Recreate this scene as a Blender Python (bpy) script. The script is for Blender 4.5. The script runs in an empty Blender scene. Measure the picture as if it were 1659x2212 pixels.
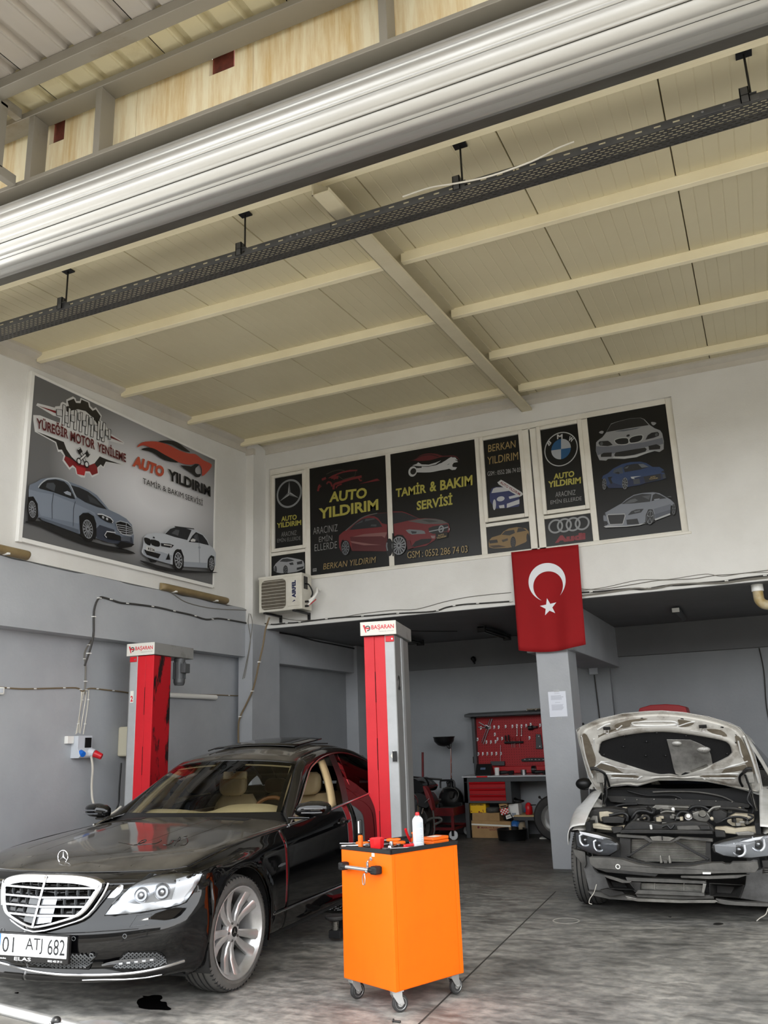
import bpy, bmesh, math, random
import numpy as np
from mathutils import Vector, Matrix
from mathutils.geometry import tessellate_polygon

# ---------------------------------------------------------------- camera, sky, sun, exposure
W, H = 1659,2212
FOC, YAW, PIT, ROL = 1829.276, math.radians(23.64783), math.radians(14.99875), math.radians(-2.0582)
CAM = np.array([0.0,0.0,1.48])
_cy, _sy, _cp, _sp = math.cos(YAW), math.sin(YAW), math.cos(PIT), math.sin(PIT)
_f = np.array([-_sy*_cp, _cy*_cp, _sp]); _r = np.array([_cy, _sy, 0.0]); _u = np.cross(_r, _f)
_r2 = math.cos(ROL)*_r + math.sin(ROL)*_u; _u2 = -math.sin(ROL)*_r + math.cos(ROL)*_u
scene = bpy.context.scene
col = scene.collection
cam = bpy.data.cameras.new('camera'); camo = bpy.data.objects.new('camera', cam); col.objects.link(camo)
Rm = Matrix([list(_r2), list(_u2), list(-_f)]).transposed().to_4x4()
camo.matrix_world = Matrix.Translation(CAM) @ Rm
cam.sensor_fit = 'VERTICAL'; cam.sensor_height = 24.0; cam.lens = FOC/H*24.0; cam.clip_end = 300
scene.camera = camo
scene.view_settings.view_transform = 'Standard'; scene.view_settings.look = 'None'
scene.view_settings.gamma = 1.0; scene.view_settings.use_curve_mapping = False
scene.view_settings.exposure = 1.12
world = bpy.data.worlds.new('world'); scene.world = world; world.use_nodes = True
wn = world.node_tree; wn.nodes.clear()
wo = wn.nodes.new('ShaderNodeOutputWorld'); wb = wn.nodes.new('ShaderNodeBackground')
tc = wn.nodes.new('ShaderNodeTexCoord'); sx = wn.nodes.new('ShaderNodeSeparateXYZ'); cr = wn.nodes.new('ShaderNodeValToRGB')
wn.links.new(tc.outputs['Generated'], sx.inputs[0]); wn.links.new(sx.outputs['Z'], cr.inputs[0])
cr.color_ramp.elements[0].position = 0.0; cr.color_ramp.elements[0].color = (1,1,1,1)
cr.color_ramp.elements[1].position = 0.7; cr.color_ramp.elements[1].color = (.90,.95,1,1)
wn.links.new(cr.outputs[0], wb.inputs[0]); wb.inputs[1].default_value = 2.6
wn.links.new(wb.outputs[0], wo.inputs[0])
sun = bpy.data.lights.new('sun', 'SUN'); sun.energy = 4.0; sun.angle = math.radians(12); sun.color = (1,.95,.86)
suno = bpy.data.objects.new('sun', sun); col.objects.link(suno)
suno.rotation_euler = Vector((0.35,-0.55,1.0)).to_track_quat('Z', 'Y').to_euler()

# ---------------------------------------------------------------- helpers
def ray(x, y):
    c = np.array([(x-W/2)/FOC, -(y-H/2)/FOC, 1.0])
    return c[0]*_r2 + c[1]*_u2 + c[2]*_f
def atY(x, y, Y): d = ray(x, y); return CAM + d*(Y/d[1])
def atX(x, y, X): d = ray(x, y); return CAM + d*(X/d[0])
def atZ(x, y, Z): d = ray(x, y); return CAM + d*((Z-CAM[2])/d[2])
def V(*a): return np.array(a, float)
MATS = {}
def lin(c):
    return tuple(((v/255)/12.92 if v/255 <= .04045 else ((v/255+.055)/1.055)**2.4) for v in c)
def mat(name, rgb, rough=.5, metal=0.0, rgb2=None, scale=4.0, amt=.5, bump=0.0, bscale=40, coat=0.0, stretch=None, trans=0, ior=1.45, spec=.5, alpha=1, detail=6, contrast=.25, rvar=0.0, sheen=0):
    m = bpy.data.materials.new(name); m.use_nodes = True
    nt = m.node_tree; b = nt.nodes['Principled BSDF']
    L = lin(rgb) + (1,)
    b.inputs['Base Color'].default_value = L; b.inputs['Roughness'].default_value = rough; b.inputs['Metallic'].default_value = metal
    b.inputs['Coat Weight'].default_value = coat; b.inputs['Coat Roughness'].default_value = .04
    b.inputs['Transmission Weight'].default_value = trans; b.inputs['IOR'].default_value = ior
    b.inputs['Specular IOR Level'].default_value = spec; b.inputs['Alpha'].default_value = alpha
    if rgb2 is not None or bump or rvar:
        t = nt.nodes.new('ShaderNodeTexCoord'); mp = nt.nodes.new('ShaderNodeMapping')
        nt.links.new(t.outputs['Object'], mp.inputs[0])
        if stretch: mp.inputs['Scale'].default_value = stretch
    if rgb2 is not None or rvar:
        n = nt.nodes.new('ShaderNodeTexNoise'); n.inputs['Scale'].default_value = scale; n.inputs['Detail'].default_value = detail
        n.inputs['Roughness'].default_value = .62
        nt.links.new(mp.outputs[0], n.inputs['Vector'])
        r = nt.nodes.new('ShaderNodeValToRGB'); r.color_ramp.elements[0].position = max(0, amt-contrast); r.color_ramp.elements[1].position = min(1, amt+contrast)
        r.color_ramp.elements[0].color = L; r.color_ramp.elements[1].color = (lin(rgb2)+(1,)) if rgb2 is not None else L
        nt.links.new(n.outputs['Fac'], r.inputs[0])
        if rgb2 is not None: nt.links.new(r.outputs[0], b.inputs['Base Color'])
        if rvar:
            mr = nt.nodes.new('ShaderNodeMapRange'); mr.inputs[1].default_value = .35; mr.inputs[2].default_value = .7
            mr.inputs[3].default_value = rough; mr.inputs[4].default_value = rough+rvar
            nt.links.new(n.outputs['Fac'], mr.inputs[0]); nt.links.new(mr.outputs[0], b.inputs['Roughness'])
    if bump:
        n2 = nt.nodes.new('ShaderNodeTexNoise'); n2.inputs['Scale'].default_value = bscale; n2.inputs['Detail'].default_value = 5
        nt.links.new(mp.outputs[0], n2.inputs['Vector'])
        bp = nt.nodes.new('ShaderNodeBump'); bp.inputs['Strength'].default_value = bump; bp.inputs['Distance'].default_value = .01
        nt.links.new(n2.outputs['Fac'], bp.inputs['Height']); nt.links.new(bp.outputs[0], b.inputs['Normal'])
    MATS[name] = m
    return m
def M_(m): return MATS[m] if isinstance(m, str) else m

class MB:
    """collects shapes, then links them as ONE mesh object"""
    def __init__(s): s.v = []; s.f = []; s.mi = []; s.cur = 0; s.T = None
    def mat(s, i): s.cur = i; return s
    def add(s, vs, fs):
        o = len(s.v)
        for p in vs:
            s.v.append(tuple(s.T @ Vector(p)) if s.T is not None else tuple(float(q) for q in p))
        for f in fs: s.f.append(tuple(o+i for i in f)); s.mi.append(s.cur)
        return s
    def box(s, x0, x1, y0, y1, z0, z1):
        vs = [(x, y, z) for z in (z0, z1) for y in (y0, y1) for x in (x0, x1)]
        return s.add(vs, [(0,2,3,1),(4,5,7,6),(0,1,5,4),(2,6,7,3),(0,4,6,2),(1,3,7,5)])
    def obox(s, c, ax, ay, az):
        """box at centre c with half-axis vectors"""
        c, ax, ay, az = V(*c), V(*ax), V(*ay), V(*az)
        vs = [c+i*ax+j*ay+k*az for k in (-1,1) for j in (-1,1) for i in (-1,1)]
        return s.add(vs, [(0,2,3,1),(4,5,7,6),(0,1,5,4),(2,6,7,3),(0,4,6,2),(1,3,7,5)])
    def bar(s, p0, p1, w, h, up=(0,0,1)):
        p0, p1 = V(*p0), V(*p1); d = p1-p0; L = np.linalg.norm(d); d = d/L
        x = np.cross(d, V(*up)); x /= np.linalg.norm(x); z = np.cross(x, d)
        return s.obox((p0+p1)/2, d*L/2, x*w/2, z*h/2)
    def cyl(s, p0, p1, r, seg=12, r2=None, caps=True):
        p0, p1 = V(*p0), V(*p1); d = p1-p0; d = d/np.linalg.norm(d)
        a = V(0,0,1) if abs(d[2]) < .9 else V(1,0,0)
        x = np.cross(d, a); x /= np.linalg.norm(x); y = np.cross(d, x); r2 = r if r2 is None else r2
        vs = []
        for k in range(seg):
            t = 2*math.pi*k/seg; e = x*math.cos(t)+y*math.sin(t)
            vs += [p0+e*r, p1+e*r2]
        fs = [(2*k, 2*k+1,(2*k+3) % (2*seg),(2*k+2) % (2*seg)) for k in range(seg)]
        if caps: fs += [tuple(2*k for k in range(seg)), tuple(2*k+1 for k in reversed(range(seg)))]
        return s.add(vs, fs)
    def tube(s, pts, r, seg=8, smooth=0, caps=True, closed=False):
        pts = [V(*p) for p in pts]
        if smooth: pts = crom(pts, smooth)
        n = len(pts); vs = []; N = None
        for i, p in enumerate(pts):
            if closed: t = pts[(i+1) % n]-pts[i-1]
            else: t = pts[min(i+1, n-1)]-pts[max(i-1,0)]
            t = t/(np.linalg.norm(t)+1e-12)
            if N is None:
                a = V(0,0,1) if abs(t[2]) < .9 else V(1,0,0); N = np.cross(t, a)
            N = N-t*(N@t); N = N/(np.linalg.norm(N)+1e-12); B = np.cross(t, N)
            rr = r[i*len(r)//n] if isinstance(r, (list, tuple)) else r
            for k in range(seg):
                a = 2*math.pi*k/seg; vs.append(p+(N*math.cos(a)+B*math.sin(a))*rr)
        fs = []
        for i in range(n if closed else n-1):
            for k in range(seg):
                a = i*seg+k; b = i*seg+(k+1) % seg; j = ((i+1) % n)*seg
                fs.append((a, b, j+(k+1) % seg, j+k))
        if caps and not closed: fs += [tuple(reversed(range(seg))), tuple((n-1)*seg+k for k in range(seg))]
        return s.add(vs, fs)
    def grid(s, P, closed_u=False, closed_v=False, flip=False):
        nu, nv = len(P), len(P[0]); vs = [p for row in P for p in row]; fs = []
        for i in range(nu if closed_u else nu-1):
            for j in range(nv if closed_v else nv-1):
                a = i*nv+j; b = ((i+1) % nu)*nv+j; c = ((i+1) % nu)*nv+(j+1) % nv; d = i*nv+(j+1) % nv
                fs.append((a, d, c, b) if flip else (a, b, c, d))
        return s.add(vs, fs)
    def lathe(s, prof, c=(0,0,0), ax='z', seg=24):
        """prof: list of (r, h)"""
        vs = []
        for k in range(seg):
            a = 2*math.pi*k/seg; cs, sn = math.cos(a), math.sin(a)
            for r, h in prof:
                p = {'z': (r*cs, r*sn, h), 'y': (r*cs, h, r*sn), 'x': (h, r*cs, r*sn)}[ax]
                vs.append((p[0]+c[0], p[1]+c[1], p[2]+c[2]))
        n = len(prof)
        fs = [(k*n+i, k*n+i+1,((k+1) % seg)*n+i+1,((k+1) % seg)*n+i) for k in range(seg) for i in range(n-1)]
        return s.add(vs, fs)
    def prism(s, poly, n):
        """poly: planar list of 3D points; n: extrusion vector"""
        poly = [V(*p) for p in poly]; n = V(*n); k = len(poly)
        tri = tessellate_polygon([[Vector(p) for p in poly]])
        fs = [tuple(t) for t in tri]+[tuple(i+k for i in reversed(t)) for t in tri]+[(i, (i+1) % k, (i+1) % k+k, i+k) for i in range(k)]
        return s.add(poly+[p+n for p in poly], fs)
    def poly(s, poly):
        tri = tessellate_polygon([[Vector(p) for p in poly]])
        return s.add(poly, [tuple(t) for t in tri])
    def sphere(s, c, r, seg=12, rings=8, sc=(1,1,1)):
        P = []
        for i in range(rings+1):
            t = math.pi*i/rings
            P.append([(c[0]+r*sc[0]*math.sin(t)*math.cos(2*math.pi*k/seg), c[1]+r*sc[1]*math.sin(t)*math.sin(2*math.pi*k/seg), c[2]+r*sc[2]*math.cos(t)) for k in range(seg)])
        return s.grid(P, closed_v=True)
    def build(s, name, mats, parent=None, world=False, smooth=False, bevel=0, seg=2, sub=0, fix=True, solid=0, angle=35):
        me = bpy.data.meshes.new(name)
        vs = s.v
        o = bpy.data.objects.new(name, me)
        if world and parent is not None:
            off = V(0,0,0); p = parent
            while p is not None: off = off+V(*p.location); p = p.parent
            vs = [tuple(V(*q)-off) for q in vs]
        elif parent is None and vs:
            A = np.array(vs); c = V((A[:,0].min()+A[:,0].max())/2,(A[:,1].min()+A[:,1].max())/2, A[:,2].min())
            vs = [tuple(V(*q)-c) for q in vs]; o.location = c
        me.from_pydata(vs, [], s.f)
        for m in (mats if isinstance(mats, (list, tuple)) else [mats]): me.materials.append(M_(m))
        me.polygons.foreach_set('material_index', s.mi)
        if fix:
            bm = bmesh.new(); bm.from_mesh(me); bmesh.ops.remove_doubles(bm, verts=bm.verts, dist=1e-6)
            bmesh.ops.recalc_face_normals(bm, faces=bm.faces); bm.to_mesh(me); bm.free()
        if smooth:
            me.polygons.foreach_set('use_smooth', [True]*len(me.polygons))
            if angle < 180: me.set_sharp_from_angle(angle=math.radians(angle))
        col.objects.link(o)
        if parent is not None: o.parent = parent
        if solid:
            d = o.modifiers.new('s', 'SOLIDIFY'); d.thickness = solid; d.offset = -1
        if sub:
            d = o.modifiers.new('u', 'SUBSURF'); d.levels = sub; d.render_levels = sub
        if bevel:
            d = o.modifiers.new('b', 'BEVEL'); d.width = bevel; d.segments = seg; d.limit_method = 'ANGLE'; d.angle_limit = math.radians(40)
        return o
def crom(P, n=6, closed=False):
    P = [V(*p) for p in P]; out = []; m = len(P)
    for i in range(m if closed else m-1):
        if closed: a, b, c, d = P[i-1], P[i], P[(i+1) % m], P[(i+2) % m]
        else: a, b, c, d = P[max(i-1,0)], P[i], P[i+1], P[min(i+2, m-1)]
        for k in range(n):
            t = k/n
            out.append(.5*((2*b)+(c-a)*t+(2*a-5*b+4*c-d)*t*t+(3*b-3*c+d-a)*t**3))
    if not closed: out.append(P[-1])
    return out
def lerp(a, b, t): return a+(b-a)*t
def interp(xs, ys, x):
    return float(np.interp(x, xs, ys))
def sint(xs, ys, x):
    """smooth (monotone cubic) interpolation"""
    if x <= xs[0]: return ys[0]
    if x >= xs[-1]: return ys[-1]
    i = max(j for j in range(len(xs)-1) if xs[j] <= x)
    def m(k):
        if k <= 0 or k >= len(xs)-1: return (ys[min(k+1, len(xs)-1)]-ys[max(k-1,0)])/(xs[min(k+1, len(xs)-1)]-xs[max(k-1,0)])
        a = (ys[k]-ys[k-1])/(xs[k]-xs[k-1]); b = (ys[k+1]-ys[k])/(xs[k+1]-xs[k])
        return 0 if a*b <= 0 else 2*a*b/(a+b)
    h = xs[i+1]-xs[i]; t = (x-xs[i])/h
    return (2*t**3-3*t*t+1)*ys[i]+(t**3-2*t*t+t)*h*m(i)+(-2*t**3+3*t*t)*ys[i+1]+(t**3-t*t)*h*m(i+1)
def thing(name, label, cat, loc=(0,0,0), rz=0, group=None):
    o = bpy.data.objects.new(name, None); col.objects.link(o); o.empty_display_size = .1
    o.location = loc; o.rotation_euler = (0,0, rz); o['label'] = label; o['category'] = cat
    if group: o['group'] = group
    return o
def tag(o, label=None, cat=None, group=None, kind=None):
    if label: o['label'] = label
    if cat: o['category'] = cat
    if group: o['group'] = group
    if kind: o['kind'] = kind
    return o
def struct(mb, name, mats, label=None, **k):
    o = mb.build(name, mats, **k); o['kind'] = 'structure'
    if label: o['label'] = label
    return o
def part_copy(o, parent, loc=None):
    c = o.copy(); col.objects.link(c); c.parent = parent
    if loc is not None: c.location = loc
    return c
def copy_tree(o, parent=None):
    c = o.copy(); col.objects.link(c); c.parent = parent
    for ch in list(o.children): copy_tree(ch, c)
    return c
# ---- lettering: font outlines turned into flat mesh, fitted to a parallelogram
_tc = {}
def text_mesh(s, bold=0.0, shear=0.0, spacing=1.0):
    k = (s, bold, shear, spacing)
    if k in _tc: return _tc[k]
    cu = bpy.data.curves.new('t', 'FONT'); cu.body = s; cu.fill_mode = 'FRONT'; cu.resolution_u = 3
    cu.offset = bold; cu.shear = shear; cu.space_character = spacing; cu.align_x = 'LEFT'; cu.space_line = .95
    o = bpy.data.objects.new('t', cu); col.objects.link(o)
    dg = bpy.context.evaluated_depsgraph_get(); dg.update(); me = o.evaluated_get(dg).to_mesh()
    v = np.array([tuple(q.co) for q in me.vertices]) if len(me.vertices) else np.zeros((1,3)); f = [tuple(p.vertices) for p in me.polygons]
    o.evaluated_get(dg).to_mesh_clear(); bpy.data.objects.remove(o); bpy.data.curves.remove(cu)
    _tc[k] = (v, f); return v, f
def put_text(mb, s, bl, br, tl, off=(0,0,0), **k):
    """text box: bottom-left, bottom-right, top-left 3D corners"""
    v, f = text_mesh(s, **k); bl, br, tl = V(*bl), V(*br), V(*tl)
    lo, hi = v.min(0), v.max(0); d = np.maximum(hi-lo, 1e-9)
    q = [bl+(br-bl)*((p[0]-lo[0])/d[0])+(tl-bl)*((p[1]-lo[1])/d[1])+V(*off) for p in v]
    mb.add(q, f)
# ---------------------------------------------------------------- materials
mat('white_paint', (218,217,213),.75, rgb2=(202,200,194), scale=1.1, amt=.62, contrast=.22, bump=.15, bscale=60)
mat('grey_wall', (172,175,179),.5, rgb2=(154,157,162), scale=1.4, amt=.55, bump=.15, bscale=30)
mat('dark_wall', (146,149,152),.5, rgb2=(132,135,139), scale=1.2, amt=.5, bump=.15, bscale=30)
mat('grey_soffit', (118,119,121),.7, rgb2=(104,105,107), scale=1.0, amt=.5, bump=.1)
mat('cream_panel', (212,203,172),.42, rgb2=(202,192,160), scale=.8, amt=.5)
mat('cream_beam', (206,197,170),.5, rgb2=(190,180,150), scale=2, amt=.6)
mat('cream_purlin', (240,231,200),.45, rgb2=(226,215,182), scale=2, amt=.6)
mat('white_trim', (205,200,190),.5, rgb2=(186,180,168), scale=2)
mat('galv', (205,205,202),.38,.72, rgb2=(182,180,174), scale=2.2, amt=.55, rvar=.2, stretch=(.25,1,1))
mat('galv_dull', (120,118,112),.5,.8, rgb2=(86,80,70), scale=3, amt=.6, stretch=(.3,1,1))
mat('steel_grey', (138,133,122),.5,.25, rgb2=(112,98,74), scale=2.5, amt=.72, contrast=.12, stretch=(.6,1,1))
mat('tray_steel', (72,72,72),.45,.5, rgb2=(92,90,86), scale=5, amt=.6)
mat('black', (16,16,17),.4); mat('black_matte', (22,22,23),.8); mat('void', (6,6,6),.9)
mat('rubber', (40,40,41),.7, rgb2=(66,64,62), scale=6, amt=.55, bump=.2)
mat('chrome', (225,225,228),.08,1.0); mat('steel', (170,170,172),.28,1.0, rvar=.1)
mat('white_plastic', (225,224,220),.35); mat('pvc_white', (232,231,226),.4)
mat('wire_grey', (120,117,110),.6); mat('wire_dark', (58,57,55),.6); mat('wire_tan', (120,104,80),.6); mat('wire_white', (205,200,188),.5)

# floor: worn concrete with dark oil stains, scratches and damp patches
def floor_mat():
    m = mat('concrete', (150,146,138),.6); nt = m.node_tree; b = nt.nodes['Principled BSDF']
    N = nt.nodes.new; Lk = nt.links.new
    t = N('ShaderNodeTexCoord'); mp = N('ShaderNodeMapping'); Lk(t.outputs['Object'], mp.inputs[0]); mp.inputs['Rotation'].default_value = (0,0,.5)
    mp2 = N('ShaderNodeMapping'); Lk(t.outputs['Object'], mp2.inputs[0]); mp2.inputs['Scale'].default_value = (1,2.6,1); mp2.inputs['Rotation'].default_value = (0,0,.35)
    n1 = N('ShaderNodeTexNoise'); n1.inputs['Scale'].default_value = .9; n1.inputs['Detail'].default_value = 9; n1.inputs['Roughness'].default_value = .68; Lk(mp.outputs[0], n1.inputs['Vector'])
    n2 = N('ShaderNodeTexNoise'); n2.inputs['Scale'].default_value = 4.5; n2.inputs['Detail'].default_value = 9; n2.inputs['Roughness'].default_value = .7; Lk(mp2.outputs[0], n2.inputs['Vector'])
    n3 = N('ShaderNodeTexNoise'); n3.inputs['Scale'].default_value = 14; n3.inputs['Detail'].default_value = 8; Lk(mp.outputs[0], n3.inputs['Vector'])
    r1 = N('ShaderNodeValToRGB'); e = r1.color_ramp.elements; e[0].position = .33; e[0].color = lin((114,113,110))+(1,); e[1].position = .62; e[1].color = lin((176,174,168))+(1,); Lk(n1.outputs[0], r1.inputs[0])
    r2 = N('ShaderNodeValToRGB'); e = r2.color_ramp.elements; e[0].position = .36; e[0].color = (.5,.5,.5,1); e[1].position = .55; e[1].color = (1,1,1,1); Lk(n2.outputs[0], r2.inputs[0])
    r3 = N('ShaderNodeValToRGB'); e = r3.color_ramp.elements; e[0].position = .38; e[0].color = (.74,.74,.74,1); e[1].position = .64; e[1].color = (1.12,1.1,1.08,1); Lk(n3.outputs[0], r3.inputs[0])
    def mul(a, c):
        x = N('ShaderNodeMix'); x.data_type = 'RGBA'; x.blend_type = 'MULTIPLY'; x.inputs[0].default_value = 1; Lk(a, x.inputs[6]); Lk(c, x.inputs[7]); return x.outputs[2]
    q = mul(mul(r1.outputs[0], r2.outputs[0]), r3.outputs[0])
    # darker further into the workshop
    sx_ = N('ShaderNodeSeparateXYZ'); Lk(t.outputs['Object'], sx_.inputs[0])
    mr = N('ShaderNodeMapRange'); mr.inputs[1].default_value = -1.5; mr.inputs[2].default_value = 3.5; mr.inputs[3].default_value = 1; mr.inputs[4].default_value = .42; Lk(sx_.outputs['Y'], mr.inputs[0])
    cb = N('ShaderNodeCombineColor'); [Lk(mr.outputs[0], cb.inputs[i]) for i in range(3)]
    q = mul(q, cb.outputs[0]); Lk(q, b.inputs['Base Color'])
    rr = N('ShaderNodeMapRange'); rr.inputs[1].default_value = .35; rr.inputs[2].default_value = .65; rr.inputs[3].default_value = .34; rr.inputs[4].default_value = .72; Lk(n2.outputs[0], rr.inputs[0]); Lk(rr.outputs[0], b.inputs['Roughness'])
    bp = N('ShaderNodeBump'); bp.inputs['Strength'].default_value = .35; bp.inputs['Distance'].default_value = .012; Lk(n2.outputs[0], bp.inputs['Height']); Lk(bp.outputs[0], b.inputs['Normal'])
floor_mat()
# cream wall boards above the shutter, with brown water runs
def streak_mat():
    m = mat('streaked_cream', (226,213,170),.6); nt = m.node_tree; b = nt.nodes['Principled BSDF']; N = nt.nodes.new; Lk = nt.links.new
    t = N('ShaderNodeTexCoord'); mp = N('ShaderNodeMapping'); Lk(t.outputs['Object'], mp.inputs[0]); mp.inputs['Scale'].default_value = (6,1,.5)
    n = N('ShaderNodeTexNoise'); n.inputs['Scale'].default_value = 1.6; n.inputs['Detail'].default_value = 8; n.inputs['Roughness'].default_value = .7; Lk(mp.outputs[0], n.inputs['Vector'])
    r = N('ShaderNodeValToRGB'); e = r.color_ramp.elements; e[0].position = .4; e[0].color = lin((243,233,200))+(1,); e[1].position = .66; e[1].color = lin((214,184,128))+(1,); Lk(n.outputs[0], r.inputs[0])
    Lk(r.outputs[0], b.inputs['Base Color'])
streak_mat()
mat('corrug_grey_lit', (190,184,176),.35,.35, rgb2=(170,162,150), scale=1.2, amt=.5, stretch=(1,.3,1))  # outer canopy tone: stronger outdoor light put into the colour
mat('corrug_cream_shaded', (206,196,160),.5,.1, rgb2=(160,142,104), scale=2.4, amt=.66, contrast=.15)  # inner strip of the same canopy, weaker light put into its colour

# ---------------------------------------------------------------- floor, walls, ceilings
XL, YB, YF = -6.4,10.09,13.5
roofz = lambda y: 5.04+.0635*y
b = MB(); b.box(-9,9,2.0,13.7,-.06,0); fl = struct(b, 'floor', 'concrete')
b = MB(); b.box(-30,30,-30,2.0,-.07,-.002); mat('asphalt', (128,124,116),.9, rgb2=(104,100,94), scale=2); struct(b, 'ground', 'asphalt')
mat('added_facade', (112,112,108),.8, rgb2=(84,84,80), scale=.6)
b = MB(); b.box(-26,22,-16,-15.5,0,5.2); of = struct(b, 'added_building', 'added_facade', 'unseen block added across the yard to darken the car reflections')  # unseen block added outside so the glossy car reflects something darker
for x in range(-24,20,5): MB().box(x, x+3.4,-15.5,-15.44,0,3.6).build('shutter', 'galv_dull', of, world=True)  # dull shutter faces on the added block
b = MB(); b.box(XL-.25, XL, 4.35,10.2,3.27,5.9); wl = struct(b, 'wall_left', 'white_paint')
b = MB()   # concrete tie beam with an uneven chipped top edge
ys = [4.35+i*.16 for i in range(36)]; random.seed(4)
top = [3.255+random.uniform(-.012,.012) for _ in ys]
P = [[(XL+.012, y, 2.615) for y in ys],[(XL+.012, y, t) for y, t in zip(ys, top)],[(XL-.05, y, t+.012) for y, t in zip(ys, top)],[(XL-.05, y, 3.3) for y in ys]]
b.grid(P); b.grid([[(XL-.3, y, 2.615) for y in ys],[(XL+.012, y, 2.615) for y in ys]]); tb = b.build('tie_beam', 'grey_wall', wl, world=True); 
b = MB(); b.box(XL-.35, XL-.19,4.35,10.2,0,2.7); struct(b, 'wall_left', 'grey_wall')
b = MB(); b.box(XL-.08,-6.279,9.765,10.2,3.045,5.66); cw = struct(b, 'wall_left', 'white_paint')
b = MB(); b.box(-6.49,-6.27,9.755,10.45,0,3.05); b.box(-6.49,-6.31,10.4,10.47,0,3.05); cl = struct(b, 'wall_left', 'grey_wall', 'grey corner column below the white one')
b = MB(); b.box(-6.6,-6.42,4.2,4.4,0,5.7); struct(b, 'wall_left', 'white_paint')
# inner left wall with its beam
b = MB(); b.box(-6.75,-6.5,10.4,13.6,0,3.1); iw = struct(b, 'wall_left', 'dark_wall')
b = MB(); b.box(-6.52,-6.34,10.42,13.25,2.57,3.02); b.build('tie_beam', 'grey_wall', iw, world=True, bevel=.01)
b = MB(); b.box(-6.5,-6.28,12.98,13.5,0,3.02); b.build('column', 'grey_wall', iw, world=True, bevel=.006)
# back wall, white upper storey
b = MB()
b.box(-6.49,7, YB, 10.4,3.012,3.648)
b.box(-6.49,7, YB, 10.4,5.33,5.8); b.box(-6.49,-6.226, YB, 10.4,3.648,5.33); b.box(-.607,7, YB, 10.4,3.648,5.33)
wb_ = struct(b, 'wall_back', 'white_paint')
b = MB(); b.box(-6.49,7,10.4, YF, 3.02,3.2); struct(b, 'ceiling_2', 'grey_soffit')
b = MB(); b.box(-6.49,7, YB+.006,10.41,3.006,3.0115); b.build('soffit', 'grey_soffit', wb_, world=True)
b = MB(); b.box(-6.6,7, YF, 13.7,0,3.1); wf = struct(b, 'wall_far', 'dark_wall')
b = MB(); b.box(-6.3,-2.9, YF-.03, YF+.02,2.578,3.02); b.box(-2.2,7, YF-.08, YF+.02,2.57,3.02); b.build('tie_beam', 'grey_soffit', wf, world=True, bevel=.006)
b = MB(); b.box(-2.78,-2.2, YF-.12, YF+.02,0,3.0); b.build('column', 'dark_wall', wf, world=True, bevel=.006)
# free standing pillar and the beam running back from it
b = MB(); b.box(-2.505,-2.12, YB+.005,10.55,0,2.6)
pl = struct(b, 'column', 'grey_wall', 'light grey square concrete pillar in the middle of the workshop', bevel=.008)
b = MB(); b.box(-2.62,-2.06,10.12, YF, 2.42,3.02); struct(b, 'beam', 'grey_wall', 'grey concrete beam running back from the pillar behind the flag', bevel=.01)
# right hand wall (outside the frame)
b = MB(); b.box(6.6,6.85,4.3,13.6,0,5.9); struct(b, 'wall_right', 'white_paint')

# ---------------------------------------------------------------- roof: sandwich panels, purlins, beam
ce = bpy.data.objects.new('ceiling', None); col.objects.link(ce); ce['kind'] = 'structure'
def roof_panel(x0, w):
    b = MB(); n = 10; xs = []
    for i in range(n):
        a = x0+w*i/n; q = w/n
        xs += [(a+.004,.0),(a+q-.008,.0),(a+q-.004,.003)]
    xs[0] = (x0,.014); xs.insert(1,(x0+.004,0)); xs[-1] = (x0+w-.004,0); xs.append((x0+w, .014))
    P = [[(x, y, roofz(y)+h) for x, h in xs] for y in (4.55,10.35)]
    b.grid(P); b.grid([[(x0, y, roofz(y)+.014),(x0, y, roofz(y)+.07),(x0+w, y, roofz(y)+.07),(x0+w, y, roofz(y)+.014)] for y in (4.55,10.35)])
    return b.build('roof_panel', 'cream_panel', ce, world=True)
k = 0
for i in range(-7,7):
    roof_panel(-.12+1.035*i+.0025,1.03)
b = MB(); b.box(-7,7.2,4.5,10.5,5.75,5.78); b.v = [(x, y, roofz(y)+.07+(0.03 if z > 5.76 else 0)) for x, y, z in b.v]; b.build('cover_sheet', 'steel_grey', ce, world=True)
b = MB(); z = roofz(4.6); b.box(-6.4,7,4.58,4.66, z-.03, z+.04); b.box(-6.4,7,4.40,4.58, z-.07, z+.04); b.build('flashing', 'cream_purlin', ce, world=True, bevel=.004)
def purl(y, x0, x1):
    b = MB(); zb = roofz(y)-.088
    b.box(x0, x1, y-.004, y+.055, zb, zb+.098)
    b.box(x0, x1, y+.055, y+.075, zb+.02, zb+.03)
    return b.build('purlin', 'cream_purlin', ce, world=True, bevel=.006)
for y in (5.863,7.115,8.36,9.58):
    purl(y, -6.38,-2.43); purl(y, -2.33,7)
b = MB()
for x0, x1, h0, h1 in ((-2.43,-2.42,-.20,.0),(-2.43,-2.295,-.20,-.19),(-2.43,-2.295,-.01,.0),(-2.303,-2.295,-.19,-.17)):   # channel section, open towards the right
    P = [[(x0, y, roofz(y)+h0),(x0, y, roofz(y)+h1),(x1, y, roofz(y)+h1),(x1, y, roofz(y)+h0)] for y in (4.5,10.1)]
    b.grid(P, closed_v=True); b.add(P[1],[(0,1,2,3)]); b.add(P[0],[(0,3,2,1)])
b.build('roof_beam', 'cream_beam', ce, world=True)
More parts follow.
